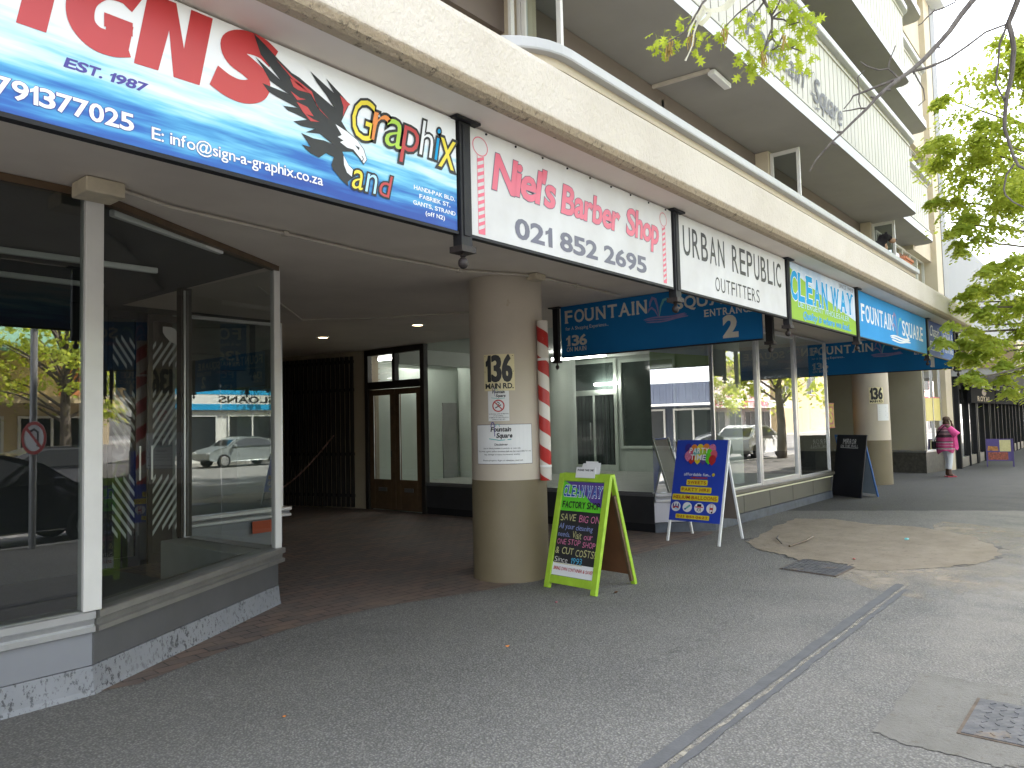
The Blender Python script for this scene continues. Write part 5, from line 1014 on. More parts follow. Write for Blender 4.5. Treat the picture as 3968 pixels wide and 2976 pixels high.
for k, (a, b, hh, tl) in enumerate(((.25, .40, .105, .02), (.33, .48, .12, -.01), (.27, .42, .095, .035), (.36, .49, .11, .0))):
    n = 6
    for i in range(n):
        v0 = H-.02+(hh+.02)*i/n; v1 = H-.02+(hh+.02)*(i+1)/n; c0 = .017-k*.004-tl*(i/n)**2; c1 = .017-k*.004-tl*((i+1)/n)**2
        m.add([f(a+tl*i/n, v0, c0), f(b+tl*i/n, v0, c0), f(b+tl*(i+1)/n, v1, c1), f(a+tl*(i+1)/n, v1, c1)], [(0, 1, 2, 3)])
m.build("leaflet", mt['paper'], t2, fix=False)
# --- blue party board
t = thing("pavement_board", "royal blue party shop A-board with balloons and yellow labels on white steel legs", "pavement sign", (9.10, 4.41, 0)); c = Vector((9.10, 4.41, 0))
FL, FR, TL = Vector((8.78, 4.79, 0))-c, Vector((8.695, 4.03, 0))-c, Vector((9.125, 4.745, 1.29))-c
f, W, H = frame_map(FL, FR, TL); W = .775
m = MB(); slab(m, f, 0, 0, .028, H, -.014, .014); slab(m, f, W-.028, 0, W, H, -.014, .014); m.build("front_leg", mt['white'], t, bevel=.002)
m = MB(); slab(m, f, .004, .27, W-.024, H-.005, .015, .019); m.build("front_panel", mt['party_blue'], t)
uc = W/2
bal = [(.22, .085, 'navy'), (.31, .095, 'orange'), (.40, .09, 'yellow'), (.49, .085, 'orange'), (.58, .09, 'ch_pink'), (.26, .16, 'pink'), (.35, .15, 'sea'), (.45, .165, 'lime'), (.54, .155, 'green_print'), (.61, .17, 'pink'), (.29, .225, 'red'), (.385, .225, 'yellow'), (.47, .23, 'purple'), (.55, .225, 'green_print'), (.60, .235, 'red'), (.24, .19, 'ch_pink')]
for k, (u, dv_, c_) in enumerate(bal):
    cx_, cy_ = u-.035, H-.03-dv_
    pts = arc(cx_, cy_, .052, .062, -60, 240, 14) + [(cx_, cy_-.078)]
    poly(t, pts, mt[c_], f, .021+.0012*k, "balloon_print")
lettering(t, "PARTY", (uc-.165, H-.185, uc+.115, H-.115), mt['white_vinyl'], f, .045, .012, gap=.14); lettering(t, "TIME", (uc-.14, H-.275, uc+.085, H-.205), mt['white_vinyl'], f, .045, .012, gap=.16)
lettering(t, "affordable fun...", (.165, .858, .555, .895), mt['white_vinyl'], f, .022, .006)
poly(t, arc(.595, .878, .021, .021, 0, 345, 16), mt['yellow'], f, .022, "smiley_print"); strokes(t, [(arc(.595, .878, .011, .011, 200, 340), .004), ([(.588, .882), (.588, .888)], .004), ([(.602, .882), (.602, .888)], .004)], mt['ink'], f, .024, "smiley_print")
poly(t, [(.255, .832), (.335, .85), (.335, .842), (.515, .842), (.515, .826), (.335, .824), (.335, .816)], mt['dark_red'], f, .022, "arrow_print")
def label_plate(u0, v0, u1, v1, tx):
    r = .014; pts = arc(u1-r, v1-r, r, r, 0, 90, 4)+arc(u0+r, v1-r, r, r, 90, 180, 4)+arc(u0+r, v0+r, r, r, 180, 270, 4)+arc(u1-r, v0+r, r, r, 270, 360, 4)
    poly(t, pts, mt['yellow'], f, .022, "yellow_label"); h = v1-v0
    lettering(t, tx, (u0+.022, v0+h*.24, u1-.022, v0+h*.76), mt['dark_red'], f, .025, .010, gap=.12)
label_plate(.215, .735, .525, .808, "SWEETS"); label_plate(.135, .640, .59, .715, "PARTY HIRE"); label_plate(.025, .535, .70, .615, "HELIUM BALLOONS"); label_plate(.105, .300, .60, .358, "021 851 0622")
for k, u in enumerate((.095, .265, .440, .615)):
    poly(t, arc(u, .450, .070, .063, 0, 350, 26), mt['white_vinyl'], f, .022, "picture_disc")
    if k == 0:
        poly(t, [(u-.045, .425), (u+.045, .425), (u+.045, .455), (u-.045, .455)], mt['red'], f, .024, "castle_print")
        for q in (-.038, 0, .038): poly(t, [(u+q-.009, .445), (u+q+.009, .445), (u+q+.009, .475), (u+q, .498), (u+q-.009, .475)], mt['navy'], f, .026, "castle_print")
        poly(t, [(u-.005, .412), (u+.05, .405), (u+.03, .43), (u-.01, .44)], mt['sky_vinyl'], f, .027, "castle_print")
    elif k == 1: poly(t, [(u-.045, .422), (u-.025, .412), (u+.05, .468), (u+.038, .485), (u+.02, .478)], mt['sea'], f, .024, "slide_print"); poly(t, [(u-.045, .422), (u-.025, .412), (u-.01, .425), (u-.03, .436)], mt['royal'], f, .026, "slide_print")
    elif k == 2:
        poly(t, [(u-.03, .455), (u+.03, .455), (u+.03, .497), (u-.03, .497)], mt['ink'], f, .024, "machine_print"); poly(t, [(u-.058, .452), (u+.058, .452), (u+.058, .466), (u-.058, .466)], mt['pink'], f, .026, "machine_print"); strokes(t, [(arc(u, .425, .017, .016, 0, 360), .006), ([(u-.022, .45), (u-.028, .405)], .005), ([(u+.022, .45), (u+.028, .405)], .005)], mt['ink'], f, .024, "machine_print")
    else:
        poly(t, [(u-.022, .435), (u+.026, .435), (u+.026, .46), (u-.022, .46)], mt['red'], f, .024, "popcorn_print"); strokes(t, [([(u-.018, .46), (u-.018, .505), (u+.022, .505), (u+.022, .46)], .006), ([(u-.018, .435), (u-.018, .395)], .005), ([(u+.022, .435), (u+.022, .395)], .005)], mt['red'], f, .024, "popcorn_print"); poly(t, arc(u+.01, .402, .012, .012, 0, 340, 10), mt['ink'], f, .026, "popcorn_print")
BL, BR, TB = Vector((9.44, 4.035, 0))-c, Vector((9.50, 4.795, 0))-c, Vector((9.065, 4.03, 1.29))-c
fb, Wb, Hb = frame_map(BL, BR, TB); Wb = .765
m = MB(); slab(m, fb, 0, 0, .028, Hb, -.014, .014); slab(m, fb, Wb-.028, 0, Wb, Hb, -.014, .014); m.build("rear_leg", mt['white'], t, bevel=.002)
m = MB(); slab(m, fb, .02, .27, Wb-.02, Hb-.02, -.004, .0); m.build("rear_panel", M("brown_board_back", (.17, .14, .11), .7, var=.1), t)
# --- black mirror-shop board
t = thing("pavement_board", "tall black A-board with white hand lettering by the far column", "pavement sign", (15.6, 4.46, 0)); c = Vector((15.6, 4.46, 0))
FL, FR, TL = Vector((15.62, 4.80, 0))-c, Vector((15.14, 4.12, 0))-c, Vector((15.79, 4.69, 1.19))-c
f, W, H = frame_map(FL, FR, TL); W = .83
m = MB(); slab(m, f, 0, 0, W, H, -.012, .012); m.build("front_panel", M("black_board", (.010, .012, .02), .35, var=.3, vs=3), t, bevel=.003)
lettering(t, "MIRROR", (.19, H-.185, .565, H-.085), mt['white_vinyl'], f, .015, .0, .12, jit=.03, gap=.16, eqw=.8); lettering(t, "ON THE WALL", (.13, H-.245, .63, H-.20), mt['white_vinyl'], f, .015, .004, .1, jit=.03, gap=.14, eqw=.8); strokes(t, [([(.13, H-.255), (.63, H-.262)], .008)], mt['white_vinyl'], f, .015, "lettering")
BL, BR, TB = Vector((15.70, 4.075, 0))-c, Vector((16.2, 4.73, 0))-c, Vector((15.38, 4.05, 1.19))-c
BL = Vector((15.58, 3.93, 0))-c; BR = Vector((16.06, 4.61, 0))-c; TB = FR + (Vector(TL)-FL)*1.0
fb, Wb, Hb = frame_map(BL, BR, Vector((TB.x, TB.y, 1.19))); Wb = .83
m = MB(); slab(m, fb, 0, 0, .035, Hb, -.012, .012); slab(m, fb, Wb-.035, 0, Wb, Hb, -.012, .012); slab(m, fb, .035, Hb-.05, Wb-.035, Hb, -.011, .011); m.build("rear_frame", M("blue_edge_paint", (.06, .16, .42), .5, var=.15), t, bevel=.002)
m = MB(); slab(m, fb, .03, .05, Wb-.03, Hb-.04, -.010, -.004); m.build("rear_panel", M("pale_blue_back", (.30, .36, .42), .6, var=.1), t)
# --- purple menu board by the grill house
t = thing("pavement_board", "small purple menu board with food pictures outside the far shop", "pavement sign", (25.7, 3.17, 0), R(8)); 
m = MB(); 
for y in (-.32, .32): m.obox((-.03, y, 0), (.05, y, .80), .03, .03); m.obox((.35, y, 0), (.06, y, .80), .03, .03)
m.build("leg", M("purple_paint", (.06, .04, .17), .5, var=.1), t)
fp = lambda u, v, d: (-.02-d+.08*(v/.8), -u, v)
m = MB(); m.add([fp(-.33, .17, 0), fp(.33, .17, 0), fp(.33, .80, 0), fp(-.33, .80, 0), fp(-.33, .17, -.02), fp(.33, .17, -.02), fp(.33, .80, -.02), fp(-.33, .80, -.02)], [(0, 1, 2, 3), (4, 7, 6, 5), (0, 4, 5, 1), (1, 5, 6, 2), (2, 6, 7, 3), (3, 7, 4, 0)]); m.build("panel", M("purple_board", (.07, .045, .2), .5, var=.1), t)
poly(t, [(.0, .44), (.27, .44), (.27, .77), (.0, .77)], M("yellow_sheet", (.55, .50, .25), .7, var=.15, vs=12), fp, .006, "menu_sheet")
poly(t, [(-.29, .20), (.20, .20), (.20, .42), (-.29, .42)], M("food_photo", (.30, .07, .04), .6, var=.8, vs=22, tint=(.08, .03, .02)), fp, .006, "food_photo"); poly(t, [(-.30, .46), (-.03, .46), (-.05, .58), (-.28, .60)], M("food_photo_amber", (.45, .20, .05), .6, var=.7, vs=20), fp, .006, "food_photo")
# --- finance poster in the far passage, posters on the far window
t = thing("finance_poster", "yellow and red FAST PAY FINANCE poster in the far passage seen past the glass corner", "poster", (17.0, 5.6, 1.32))
m = MB(); m.box(0, 0, 0, 1.65, .03, .53); m.build("panel", M("amber_poster", (.60, .38, .04), .5, var=.1), t); m = MB(); m.box(-.02, -.004, -.03, 1.67, .028, -.001); m.box(-.02, -.004, .531, 1.67, .028, .56); m.build("red_border", mt['red'], t)
for k, tx in enumerate(("FAST", "PAY", "FINANCE")): lettering(t, tx, (.08, .37-k*.165, (.65, .5, 1.15)[k], .48-k*.165), mt['dark_red'], fmapY, .005, .03)
poly(t, [(1.22, .05), (1.6, .05), (1.6, .48), (1.22, .48)], mt['red'], fmapY, .004, "red_block"); lettering(t, "S", (1.3, .12, 1.5, .42), mt['yellow'], fmapY, .007, .05)
for k, (x, y, wd, lb) in enumerate(((22.50, 4.40, .52, "left yellow poster with a red ring on the far shop window"), (23.10, 4.325, .50, "right yellow poster with a red edge on the far shop window"))):
    t = thing("window_poster", lb, "poster", (x, y, 1.38), R(-7.4)); m = MB(); m.box(0, -.008, 0, wd, -.002, .62); m.build("sheet", M("pale_yellow_poster", (.62, .52, .17), .5, var=.1), t)
    strokes(t, [([(0, .625), (wd, .625)], .03), (arc(wd*.35, .28, .10, .16, 0, 360), .02)], mt['pink'], fmapY, .010, "red_print"); strokes(t, [([(wd*.6, .42-q*.1), (wd*.92, .42-q*.1)], .025) for q in range(4)], mt['orange'], fmapY, .010, "red_print")
t = thing("warning_sticker", "small orange no hawkers sticker on the recessed shop's low panel", "sticker", (5.42, 9.05, .19)); 
m = MB(); m.box(0, -.004, 0, .41, .0, .16); m.build("sheet", M("orange_sticker", (.62, .10, .03), .5, var=.1), t); lettering(t, "NO HAWKERS", (.03, .095, .38, .135), mt['ink'], fmapY, .006, .015); lettering(t, "GEEN SMOUSE", (.03, .03, .38, .07), mt['ink'], fmapY, .006, .015)
# --- rope of tape hung on the gate
m = MB(); a, b = Vector((8.98, 11.9, 1.42)), Vector((8.30, 14.2, .15)); m.tube([a.lerp(b, i/14)+Vector((-.12, 0, -.35*math.sin(math.pi*i/14))) for i in range(15)], .016, 6)
tag(m.build("barrier_tape", M("red_white_tape", (.35, .22, .2), .7, var=.6, vs=14)), "twisted red and white tape strung across the dark gate", "barrier tape")

# ================================================================ MANHOLE COVERS AND LITTER
def manhole(label, pts, mat):
    c = sum((Vector(p) for p in pts), Vector((0, 0)))/4; t = thing("manhole_cover", label, "manhole cover", (c.x, c.y, 0)); loc = [tuple(Vector(p)-c) for p in pts]
    m = MB(); m.prism(loc, .005, .0085); m.build("frame", M("rusty_rim", (.16, .12, .09), .8, var=.5, vs=12), t)
    m = MB(); q = [(x*.955, y*.94) for x, y in loc]; m.prism(q, .0088, .0125)
    x_, y_ = q[0]; xs = [p[0] for p in q]; ys = [p[1] for p in q]
    nx, ny = int((max(xs)-min(xs))/.075), int((max(ys)-min(ys))/.055)
    for i in range(nx):
        for j in range(ny):
            cx, cy = min(xs)+.05+i*.075, min(ys)+.04+j*.055; s = 1 if (i+j) % 2 else -1
            m.obox((cx-.014, cy-.010*s, .0135), (cx+.014, cy+.010*s, .0135), .007, .0035)
    m.build("lid", mat, t); return t
manhole("steel chequer plate cover beside the dug patch of pavement", [(7.62, 2.34), (8.2, 2.32), (8.35, 2.91), (7.72, 2.93)], mt['tread'])
manhole("large steel cover set in the pale concrete at the bottom right", [(4.21, .20), (4.79, .18), (4.79, .76), (4.21, .765)], mt['tread'])
def litter(label, x, y, s, mat, kind):
    r = random.Random(int(x*100)); m = MB(); n = 7; top = [(math.cos(i*2*math.pi/n)*s*r.uniform(.6, 1.1), math.sin(i*2*math.pi/n)*s*.6*r.uniform(.6, 1.1), s*r.uniform(.1, .5)) for i in range(n)]
    m.add(top+[(0, 0, s*.55), (0, 0, .001)], [(i, (i+1) % n, n) for i in range(n)]+[((i+1) % n, i, n+1) for i in range(n)]); o_ = m.build(kind, mat); o_.location = (x, y, .006); tag(o_, label, "litter")
    return o_
litter("curled orange leaf on the asphalt below the column", 4.02, 3.46, .022, mt['orange'], "fallen_leaf"); litter("small orange scrap on the asphalt near the left shopfront", 2.35, 3.62, .016, mt['orange'], "paper_scrap"); litter("pink sweet wrapper on the asphalt before the lime green board", 5.25, 3.95, .018, mt['pink'], "sweet_wrapper"); litter("brown leaf crumbs beside the lime green board's foot", 5.85, 3.72, .035, mt['hardboard'], "fallen_leaf"); litter("red scrap on the dug earth behind the steel cover", 8.62, 2.45, .03, mt['red'], "paper_scrap"); litter("blue scrap on the far part of the dug earth", 10.3, 2.3, .05, mt['sea'], "paper_scrap")
tw = MB(); tw.tube([(9.2, 3.45, .02), (9.5, 3.62, .03), (9.75, 3.7, .02)], .008, 5); tag(tw.build("fallen_twig", mt['twig']), "dry twig lying on the dug earth", "twig")
tw = MB(); tw.tube([(9.05, 3.3, .02), (9.5, 3.25, .035), (9.95, 3.32, .02)], .013, 5); tag(tw.build("fallen_stick", mt['brown_wood']), "brown stick half buried in the dug earth", "stick")
# ================================================================ TREES
LEAF = [(0, 0), (.05, .16), (.30, .12), (.12, .30), (.46, .42), (.13, .52), (.34, .78), (.08, .74), (0, 1.0), (-.08, .74), (-.34, .78), (-.13, .52), (-.46, .42), (-.12, .30), (-.30, .12), (-.05, .16)]
LEAF_S = [(0, 0), (.36, .22), (.16, .42), (.42, .62), (0, 1.0), (-.42, .62), (-.16, .42), (-.36, .22)]
def add_leaf(m, p, d, nrm, size, shape, fold=.25, stem=.0):
    d = d.normalized(); s = d.cross(nrm); s = s.normalized() if s.length > 1e-4 else d.orthogonal().normalized(); nn = s.cross(d)
    vs = []
    for x, y in shape: q = p + d*(y*size) + s*(x*size) - nn*(abs(x)*size*fold) - nn*(y*y*size*.15); vs.append(q)
    n = len(shape); h = n//2
    m.add(vs, [tuple(range(0, h+1)), tuple([0]+list(range(h, n)))])
    if stem: m.add([p-d*.03, p-d*.03+s*.0012, p+s*.0012, p], [(0, 1, 2, 3)])
# --- the young oak whose twigs hang into the picture; its trunk stands beside the kerb to the right of the view
t = thing("oak_tree", "young oak whose thin twigs with pale new leaves hang across the upper right", "tree", (5.4, -1.55, 0)); c = Vector((5.4, -1.55, 0))
r = random.Random(11)
m = MB(); trunk = [(0, 0, 0), (.05, .05, 1.2), (-.05, .10, 2.6), (-.1, .25, 4.2), (-.2, .3, 6.0), (-.1, .2, 8.2)]; m.tube([Vector(p) for p in trunk], [.17, .14, .125, .105, .075, .03], 12)
m.build("trunk", mt['bark'], t, smooth=True)
m = MB()
lim = [(Vector(BRANCH[0][2][0])-c, Vector((-.08, .2, 3.6)), .03, .018), (Vector(BRANCH[2][2][0])-c, Vector((-.1, .25, 4.1)), .028, .017)]
for e, s0, r0, r1 in lim:
    mid = s0.lerp(e, .5)+Vector((0, 0, .45)); m.tube([s0, s0.lerp(mid, .5)+Vector((0, 0, .12)), mid, mid.lerp(e, .6)+Vector((0, 0, .06)), e], [r0, r0*.9, r0*.8, r1*1.05, r1], 8)
for i in (9, 13, 23, 24):
    e = Vector(BRANCH[i][2][0])-c; s0 = Vector((-.1, .22, 3.9+.1*(i % 4))); mid = s0.lerp(e, .55)+Vector((0, 0, .55)); m.tube([s0, s0.lerp(mid, .5)+Vector((0, 0, .2)), mid, mid.lerp(e, .5)+Vector((0, 0, .12)), e], [.03, .024, .018, .012, BRANCH[i][0]], 7)
for k in range(14):
    z = r.uniform(3.6, 7.8); a = r.uniform(math.pi*.95, math.pi*2.05); L_ = r.uniform(1.2, 2.6); d = Vector((math.cos(a), math.sin(a), r.uniform(.2, .7)))
    m.tube([Vector((-.1, .25, z)), Vector((-.1, .25, z))+d*L_*.5+Vector((0, 0, .1)), Vector((-.1, .25, z))+d*L_], [.035, .022, .008], 6)
m.build("limb", mt['bark'], t, smooth=True)
m = MB()
def jit_path(pts, amp):
    out = []
    for i in range(len(pts)-1):
        a, b = Vector(pts[i]), Vector(pts[i+1]); out.append(a)
        k = max(1, int((b-a).length/.06))
        for q in range(1, k): out.append(a.lerp(b, q/k)+Vector((r.uniform(-amp, amp), r.uniform(-amp, amp), r.uniform(-amp, amp))))
    out.append(Vector(pts[-1])); return out
for r0, r1, pts in BRANCH:
    m = MB()
    if r0 < .0075: r0, r1 = r0*1.35, r1*1.35
    pp = [p-c for p in jit_path(pts, r0*.22)]; n = len(pp); m.tube(pp, [r0+(r1-r0)*i/(n-1) for i in range(n)], 7)
    for q in pp[2:-1]:
        if r.random() < .22 and r0 < .02: dd = Vector((r.uniform(-1, 1), r.uniform(-1, 1), r.uniform(-1, 1))).normalized(); m.tube([q, q+dd*(r0+.010)], [r0*.5, r0*.3], 5)
    m.build("twig", mt['twig'], t, smooth=True)
m = MB()
viewd = Vector((.78, .38, .42)).normalized()
for (x, y, z), rad, n in LEAVES:
    p0 = Vector((x, y, z))-c
    for k in range(max(2, int(n*.85))):
        o_ = Vector((r.gauss(0, .5), r.gauss(0, .5), r.gauss(0, .5)))*rad; d = (o_.normalized()*.6+Vector((r.uniform(-.5, .5), r.uniform(-.5, .5), -.75+r.uniform(-.3, .5))))
        nrm = Vector((r.uniform(-1, 1)-.5, r.uniform(-1, 1)-.3, r.uniform(-.4, 1))); add_leaf(m, p0+o_, d, nrm, r.uniform(.038, .066), LEAF, .3, 1)
for k in range(1500):                                            # the rest of the crown, outside the picture
    a = r.uniform(math.pi*.95, math.pi*2.05); q = Vector((-.1, .2, r.uniform(4.2, 8.6)))+Vector((math.cos(a), math.sin(a), 0))*r.uniform(.4, 2.4); add_leaf(m, q, Vector((r.uniform(-1, 1), r.uniform(-1, 1), -.6)), Vector((r.uniform(-1, 1), r.uniform(-1, 1), 1)), r.uniform(.10, .17), LEAF_S)
m.build("crown", mt['leaf_near'], t, fix=False)
m = MB()
for x, y, z in CATKIN:
    for k in range(5):
        m = MB()
        p = Vector((x, y, z))-c+Vector((r.uniform(-.012, .012), r.uniform(-.012, .012), .02)); m.tube([p, p+Vector((r.uniform(-.008, .008), r.uniform(-.008, .008), -.025)), p+Vector((r.uniform(-.012, .012), r.uniform(-.012, .012), -.05-r.uniform(0, .03)))], [.0028, .0034, .002], 5)
        m.build("catkin", mt['catkin'], t)
# --- torn plastic caught on a twig
t = thing("plastic_strip", "torn white plastic strip snagged on a thin twig and hanging in the air", "plastic strip", PLASTIC[5]); c0 = Vector(PLASTIC[5])
def ribbon(pts, ws, seed):
    rr_ = random.Random(seed); m = MB(); vs = []; n = len(pts)
    for i, p in enumerate(pts):
        p = Vector(p)-c0; d = (Vector(pts[min(i+1, n-1)])-Vector(pts[max(i-1, 0)])).normalized(); s = d.cross(viewd).normalized(); s = (s+viewd*rr_.uniform(-.7, .7)).normalized(); vs += [p-s*ws[i]/2, p+s*ws[i]/2]
    m.add(vs, [(2*i, 2*i+1, 2*i+3, 2*i+2) for i in range(n-1)]); return m
pm = leaf_mat("thin_white_plastic", (.72, .71, .66), (.76, .75, .70), .35)
for pts, ws in ((PLASTIC, [.03, .036, .03, .02, .017, .02, .028, .022, .010, .006]), (PLASTIC2, [.02, .016, .012, .009, .006, .006, .012]), (PLASTIC3, [.02, .022, .026, .02, .01])):
    ribbon(pts, ws, len(pts)).build("strip", pm, t, smooth=True, fix=False)
# --- the plane tree in full leaf
def clump_leaves(m, q, rad, n, size, rr_, shape=LEAF_S):
    for k in range(n):
        v = Vector((rr_.gauss(0, 1), rr_.gauss(0, 1), rr_.gauss(0, 1)*.7)); v = v.normalized()*rad*(rr_.random()**.45)
        d = Vector((v.x, v.y, -.5*rad+v.z*.2))/max(rad, .1)+Vector((rr_.uniform(-.6, .6), rr_.uniform(-.6, .6), rr_.uniform(-.8, .2)))
        add_leaf(m, q+v, d, Vector((rr_.uniform(-.8, .8), rr_.uniform(-.8, .8), 1)), size*rr_.uniform(.7, 1.25), shape)
def spray(m, q, rad, n, size, rr_):
    """a clump built of a few flat hanging sprays so that gaps stay between them"""
    k = max(3, int(rad*9))
    for i in range(k):
        a = rr_.uniform(0, 6.283); rr2 = rad*rr_.random()**.5; o_ = Vector((math.cos(a)*rr2, math.sin(a)*rr2, rr_.uniform(-.75, .75)*rad)); sr = rad*rr_.uniform(.28, .5)
        for j in range(n//k):
            v = Vector((rr_.gauss(0, .55)*sr, rr_.gauss(0, .55)*sr, rr_.gauss(0, .22)*sr)); v.z -= (v.x*v.x+v.y*v.y)*.6/max(sr, .05)
            d = Vector((v.x, v.y, 0))*1.2/sr+Vector((rr_.uniform(-.7, .7), rr_.uniform(-.7, .7), -.55)); add_leaf(m, q+o_+v, d, Vector((rr_.uniform(-.5, .5), rr_.uniform(-.5, .5), 1)), size*rr_.uniform(.7, 1.25), LEAF_S, .2)
TP = Vector((16.6, -1.15, 0))
t = thing("plane_tree", "big leafy street tree with bright green foliage hiding the end of the canopy", "tree", TP); r = random.Random(21)
m = MB(); m.tube([(0, 0, 0), (.03, .02, 1.5), (-.05, .06, 3.0), (-.02, .12, 5.0), (.1, .1, 7.5), (.05, .2, 10)], [.21, .17, .15, .13, .09, .03], 12)
limbs = MB(); cr = MB()
cl = [(Vector(q[:3])-TP, q[3]) for q in CLUMPS]
for k in range(46):
    a = r.uniform(math.pi*.9, math.pi*2.35); cl.append((Vector((math.cos(a)*r.uniform(.8, 3.6), math.sin(a)*r.uniform(.6, 2.4), r.uniform(3.4, 10.5))), r.uniform(.5, .9)))
for i, (q, rad) in enumerate(cl):
    s0 = Vector((-.02, .08, min(8.5, max(2.4, q.z*.62+.8)))); mid = s0.lerp(q, .5)+Vector((0, 0, .25)); limbs.tube([s0, s0.lerp(mid, .6)+Vector((r.uniform(-.1, .1), r.uniform(-.1, .1), .05)), mid+Vector((r.uniform(-.15, .15), 0, 0)), q.lerp(mid, .25), q], [.045, .032, .024, .014, .006], 6)
    spray(cr, q, rad*1.08, int(820*rad/.45), .066, r)
m.build("trunk", mt['bark'], t, smooth=True); limbs.build("limb", mt['bark'], t, smooth=True); cr.build("crown", mt['leaf_far'], t, fix=False)
# --- simpler street trees, seen only as reflections in the glass or far along the kerb
def street_tree(label, x, y, h, rad, seed, mat):
    t = thing("street_tree", label, "tree", (x, y, 0), 0, "street trees along the road"); r_ = random.Random(seed); m = MB(); m.tube([(0, 0, -.14), (.04, 0, h*.2), (0, .05, h*.42), (.05, 0, h*.8)], [.2, .16, .13, .04], 10); m.build("trunk", mt['bark'], t, smooth=True)
    l = MB(); c_ = MB()
    for k in range(26):
        a = r_.uniform(0, 6.283); q = Vector((math.cos(a)*r_.uniform(.2, 1)*rad, math.sin(a)*r_.uniform(.2, 1)*rad, h*r_.uniform(.42, 1))); s0 = Vector((0, 0, max(h*.3, q.z*.7))); l.tube([s0, s0.lerp(q, .5)+Vector((0, 0, .15)), q], [.05, .03, .01], 5); spray(c_, q, rad*.34, 130, .17, r_)
    l.build("limb", mt['bark'], t); c_.build("crown", mat, t, fix=False); return t
a_ = street_tree("street tree across the road mirrored in the left shop window", 8.9, -15.4, 6.4, 2.6, 3, mt['leaf_far']); street_tree("street tree across the road mirrored between the chevron doors", 24.5, -16.0, 8, 2.8, 5, mt['leaf_far'])
for x, y, lb in ((29, -1.4, "third kerbside tree beyond the leafy plane tree"), (40, -16, "street tree across the road mirrored in the right shop's windows"), (52, -15.8, "farther street tree across the road before the red verandah"), (44, -1.4, "farthest kerbside tree along the pavement"), (-6, -16, "street tree across the road left of the dark blue shed")):
    copy_tree(a_, None, lb, (x, y, 0), RND.uniform(0, 6))

# ================================================================ PERSON
t = thing("person", "person in pink striped poncho and white leggings seen from behind, hand at ear", "person", (21.2, 3.72, 0), R(-48)); t.scale = (.90, .90, .90)
# local axes: +x is the way the person faces, +y is their left
sv = [(0, 0, .92), (-.01, 0, 1.08), (-.015, 0, 1.25), (-.02, 0, 1.36), (.0, 0, 1.43), (.02, 0, 1.50), (.03, 0, 1.585),
      (-.02, -.19, 1.33), (.10, -.27, 1.16), (.13, -.10, 1.40), (.115, -.075, 1.47),
      (-.02, .19, 1.33), (.0, .25, 1.08), (.13, .19, .93), (.19, .16, .90),
      (0, -.095, .86), (.02, -.085, .49), (-.02, -.075, .09), (.0, .095, .86), (.06, .085, .50), (.02, .075, .09),
      (-.05, -.075, .045), (.09, -.095, .03), (.17, -.11, .025), (-.01, .075, .045), (.13, .09, .03), (.20, .10, .025)]
se = [(0,1),(1,2),(2,3),(3,4),(4,5),(5,6),(3,7),(7,8),(8,9),(9,10),(3,11),(11,12),(12,13),(13,14),(0,15),(15,16),(16,17),(0,18),(18,19),(19,20),(17,21),(17,22),(22,23),(20,24),(20,25),(25,26)]
sr = [.16,.135,.15,.12,.055,.082,.088,.062,.048,.034,.032,.062,.048,.034,.03,.10,.068,.042,.10,.068,.042,.035,.036,.02,.035,.036,.02]
bd = skin_mesh("body", sv, se, sr, mt['skin'], t, 2)
m = MB(); m.lathe([(.0, 0), (.07, .006), (.097, .03), (.099, .055), (.094, .06)][::-1] if False else [(.098, -.01), (.099, .015), (.092, .05), (.07, .08), (.035, .097), (.003, .10)], (.028, 0, 1.565), 18); m.build("shaved_hair", M("shaved_hair", (.09, .055, .035), .8, var=.2, vs=40), t, smooth=True)
# hand at the ear: palm, four unequal fingers and a thumb
hv = [(.115, -.075, 1.46), (.10, -.085, 1.50)]
skin_mesh("hand", [(.122, -.085, 1.44), (.108, -.085, 1.475), (.095, -.088, 1.51), (.098, -.068, 1.515), (.102, -.105, 1.51), (.08, -.088, 1.55), (.06, -.092, 1.57), (.086, -.066, 1.555), (.066, -.070, 1.575), (.09, -.107, 1.545), (.07, -.11, 1.562), (.10, -.12, 1.53), (.085, -.125, 1.545), (.13, -.07, 1.48), (.125, -.06, 1.51)],
          [(0,1),(1,2),(1,3),(1,4),(2,5),(5,6),(3,7),(7,8),(4,9),(9,10),(4,11),(11,12),(0,13),(13,14)], [.022,.024,.012,.011,.012,.009,.008,.009,.008,.009,.008,.008,.007,.011,.008], mt['skin'], t, 1)
m = MB()
m.lathe([(.004, .0), (.012, 0), (.015, .006), (.012, .012), (.004, .013)], (.125, 0, 1.53), 10)
m.build("nose", mt['skin'], t, smooth=True); 
for s in (-1, 1): m = MB(); m.lathe([(.005, -.028), (.012, -.018), (.014, 0), (.012, .018), (.005, .028)], (.02, s*.088, 1.535), 10); m.build("ear", mt['skin'], t, smooth=True)
# poncho: draped shell, longer at the back, with sleeves falling from the raised arm
m = MB(); n = 40; rows = [(1.445, .075, .065, 0), (1.40, .13, .12, 0), (1.34, .235, .165, 0), (1.24, .275, .185, .01), (1.10, .285, .19, .015), (.96, .285, .195, .02), (.84, .28, .20, .03), (.74, .265, .195, .035), (.70, .26, .19, .04)]
vs = []; rp = random.Random(3); ph = [rp.uniform(0, 6.28) for _ in range(4)]
for i, (z, ry, rx, back) in enumerate(rows):
    for j in range(n):
        a = 2*math.pi*j/n; fold = 1+.045*min(1, i/3)*(math.sin(a*5+ph[0]+i*.25)+.6*math.sin(a*8+ph[1]-i*.2)); zz = z + (.05*math.sin(a*3+ph[2]) if i == len(rows)-1 else 0) + (.03*math.cos(a) if i > 5 else 0)
        vs.append((math.cos(a)*rx*fold-back, math.sin(a)*ry*fold, zz))
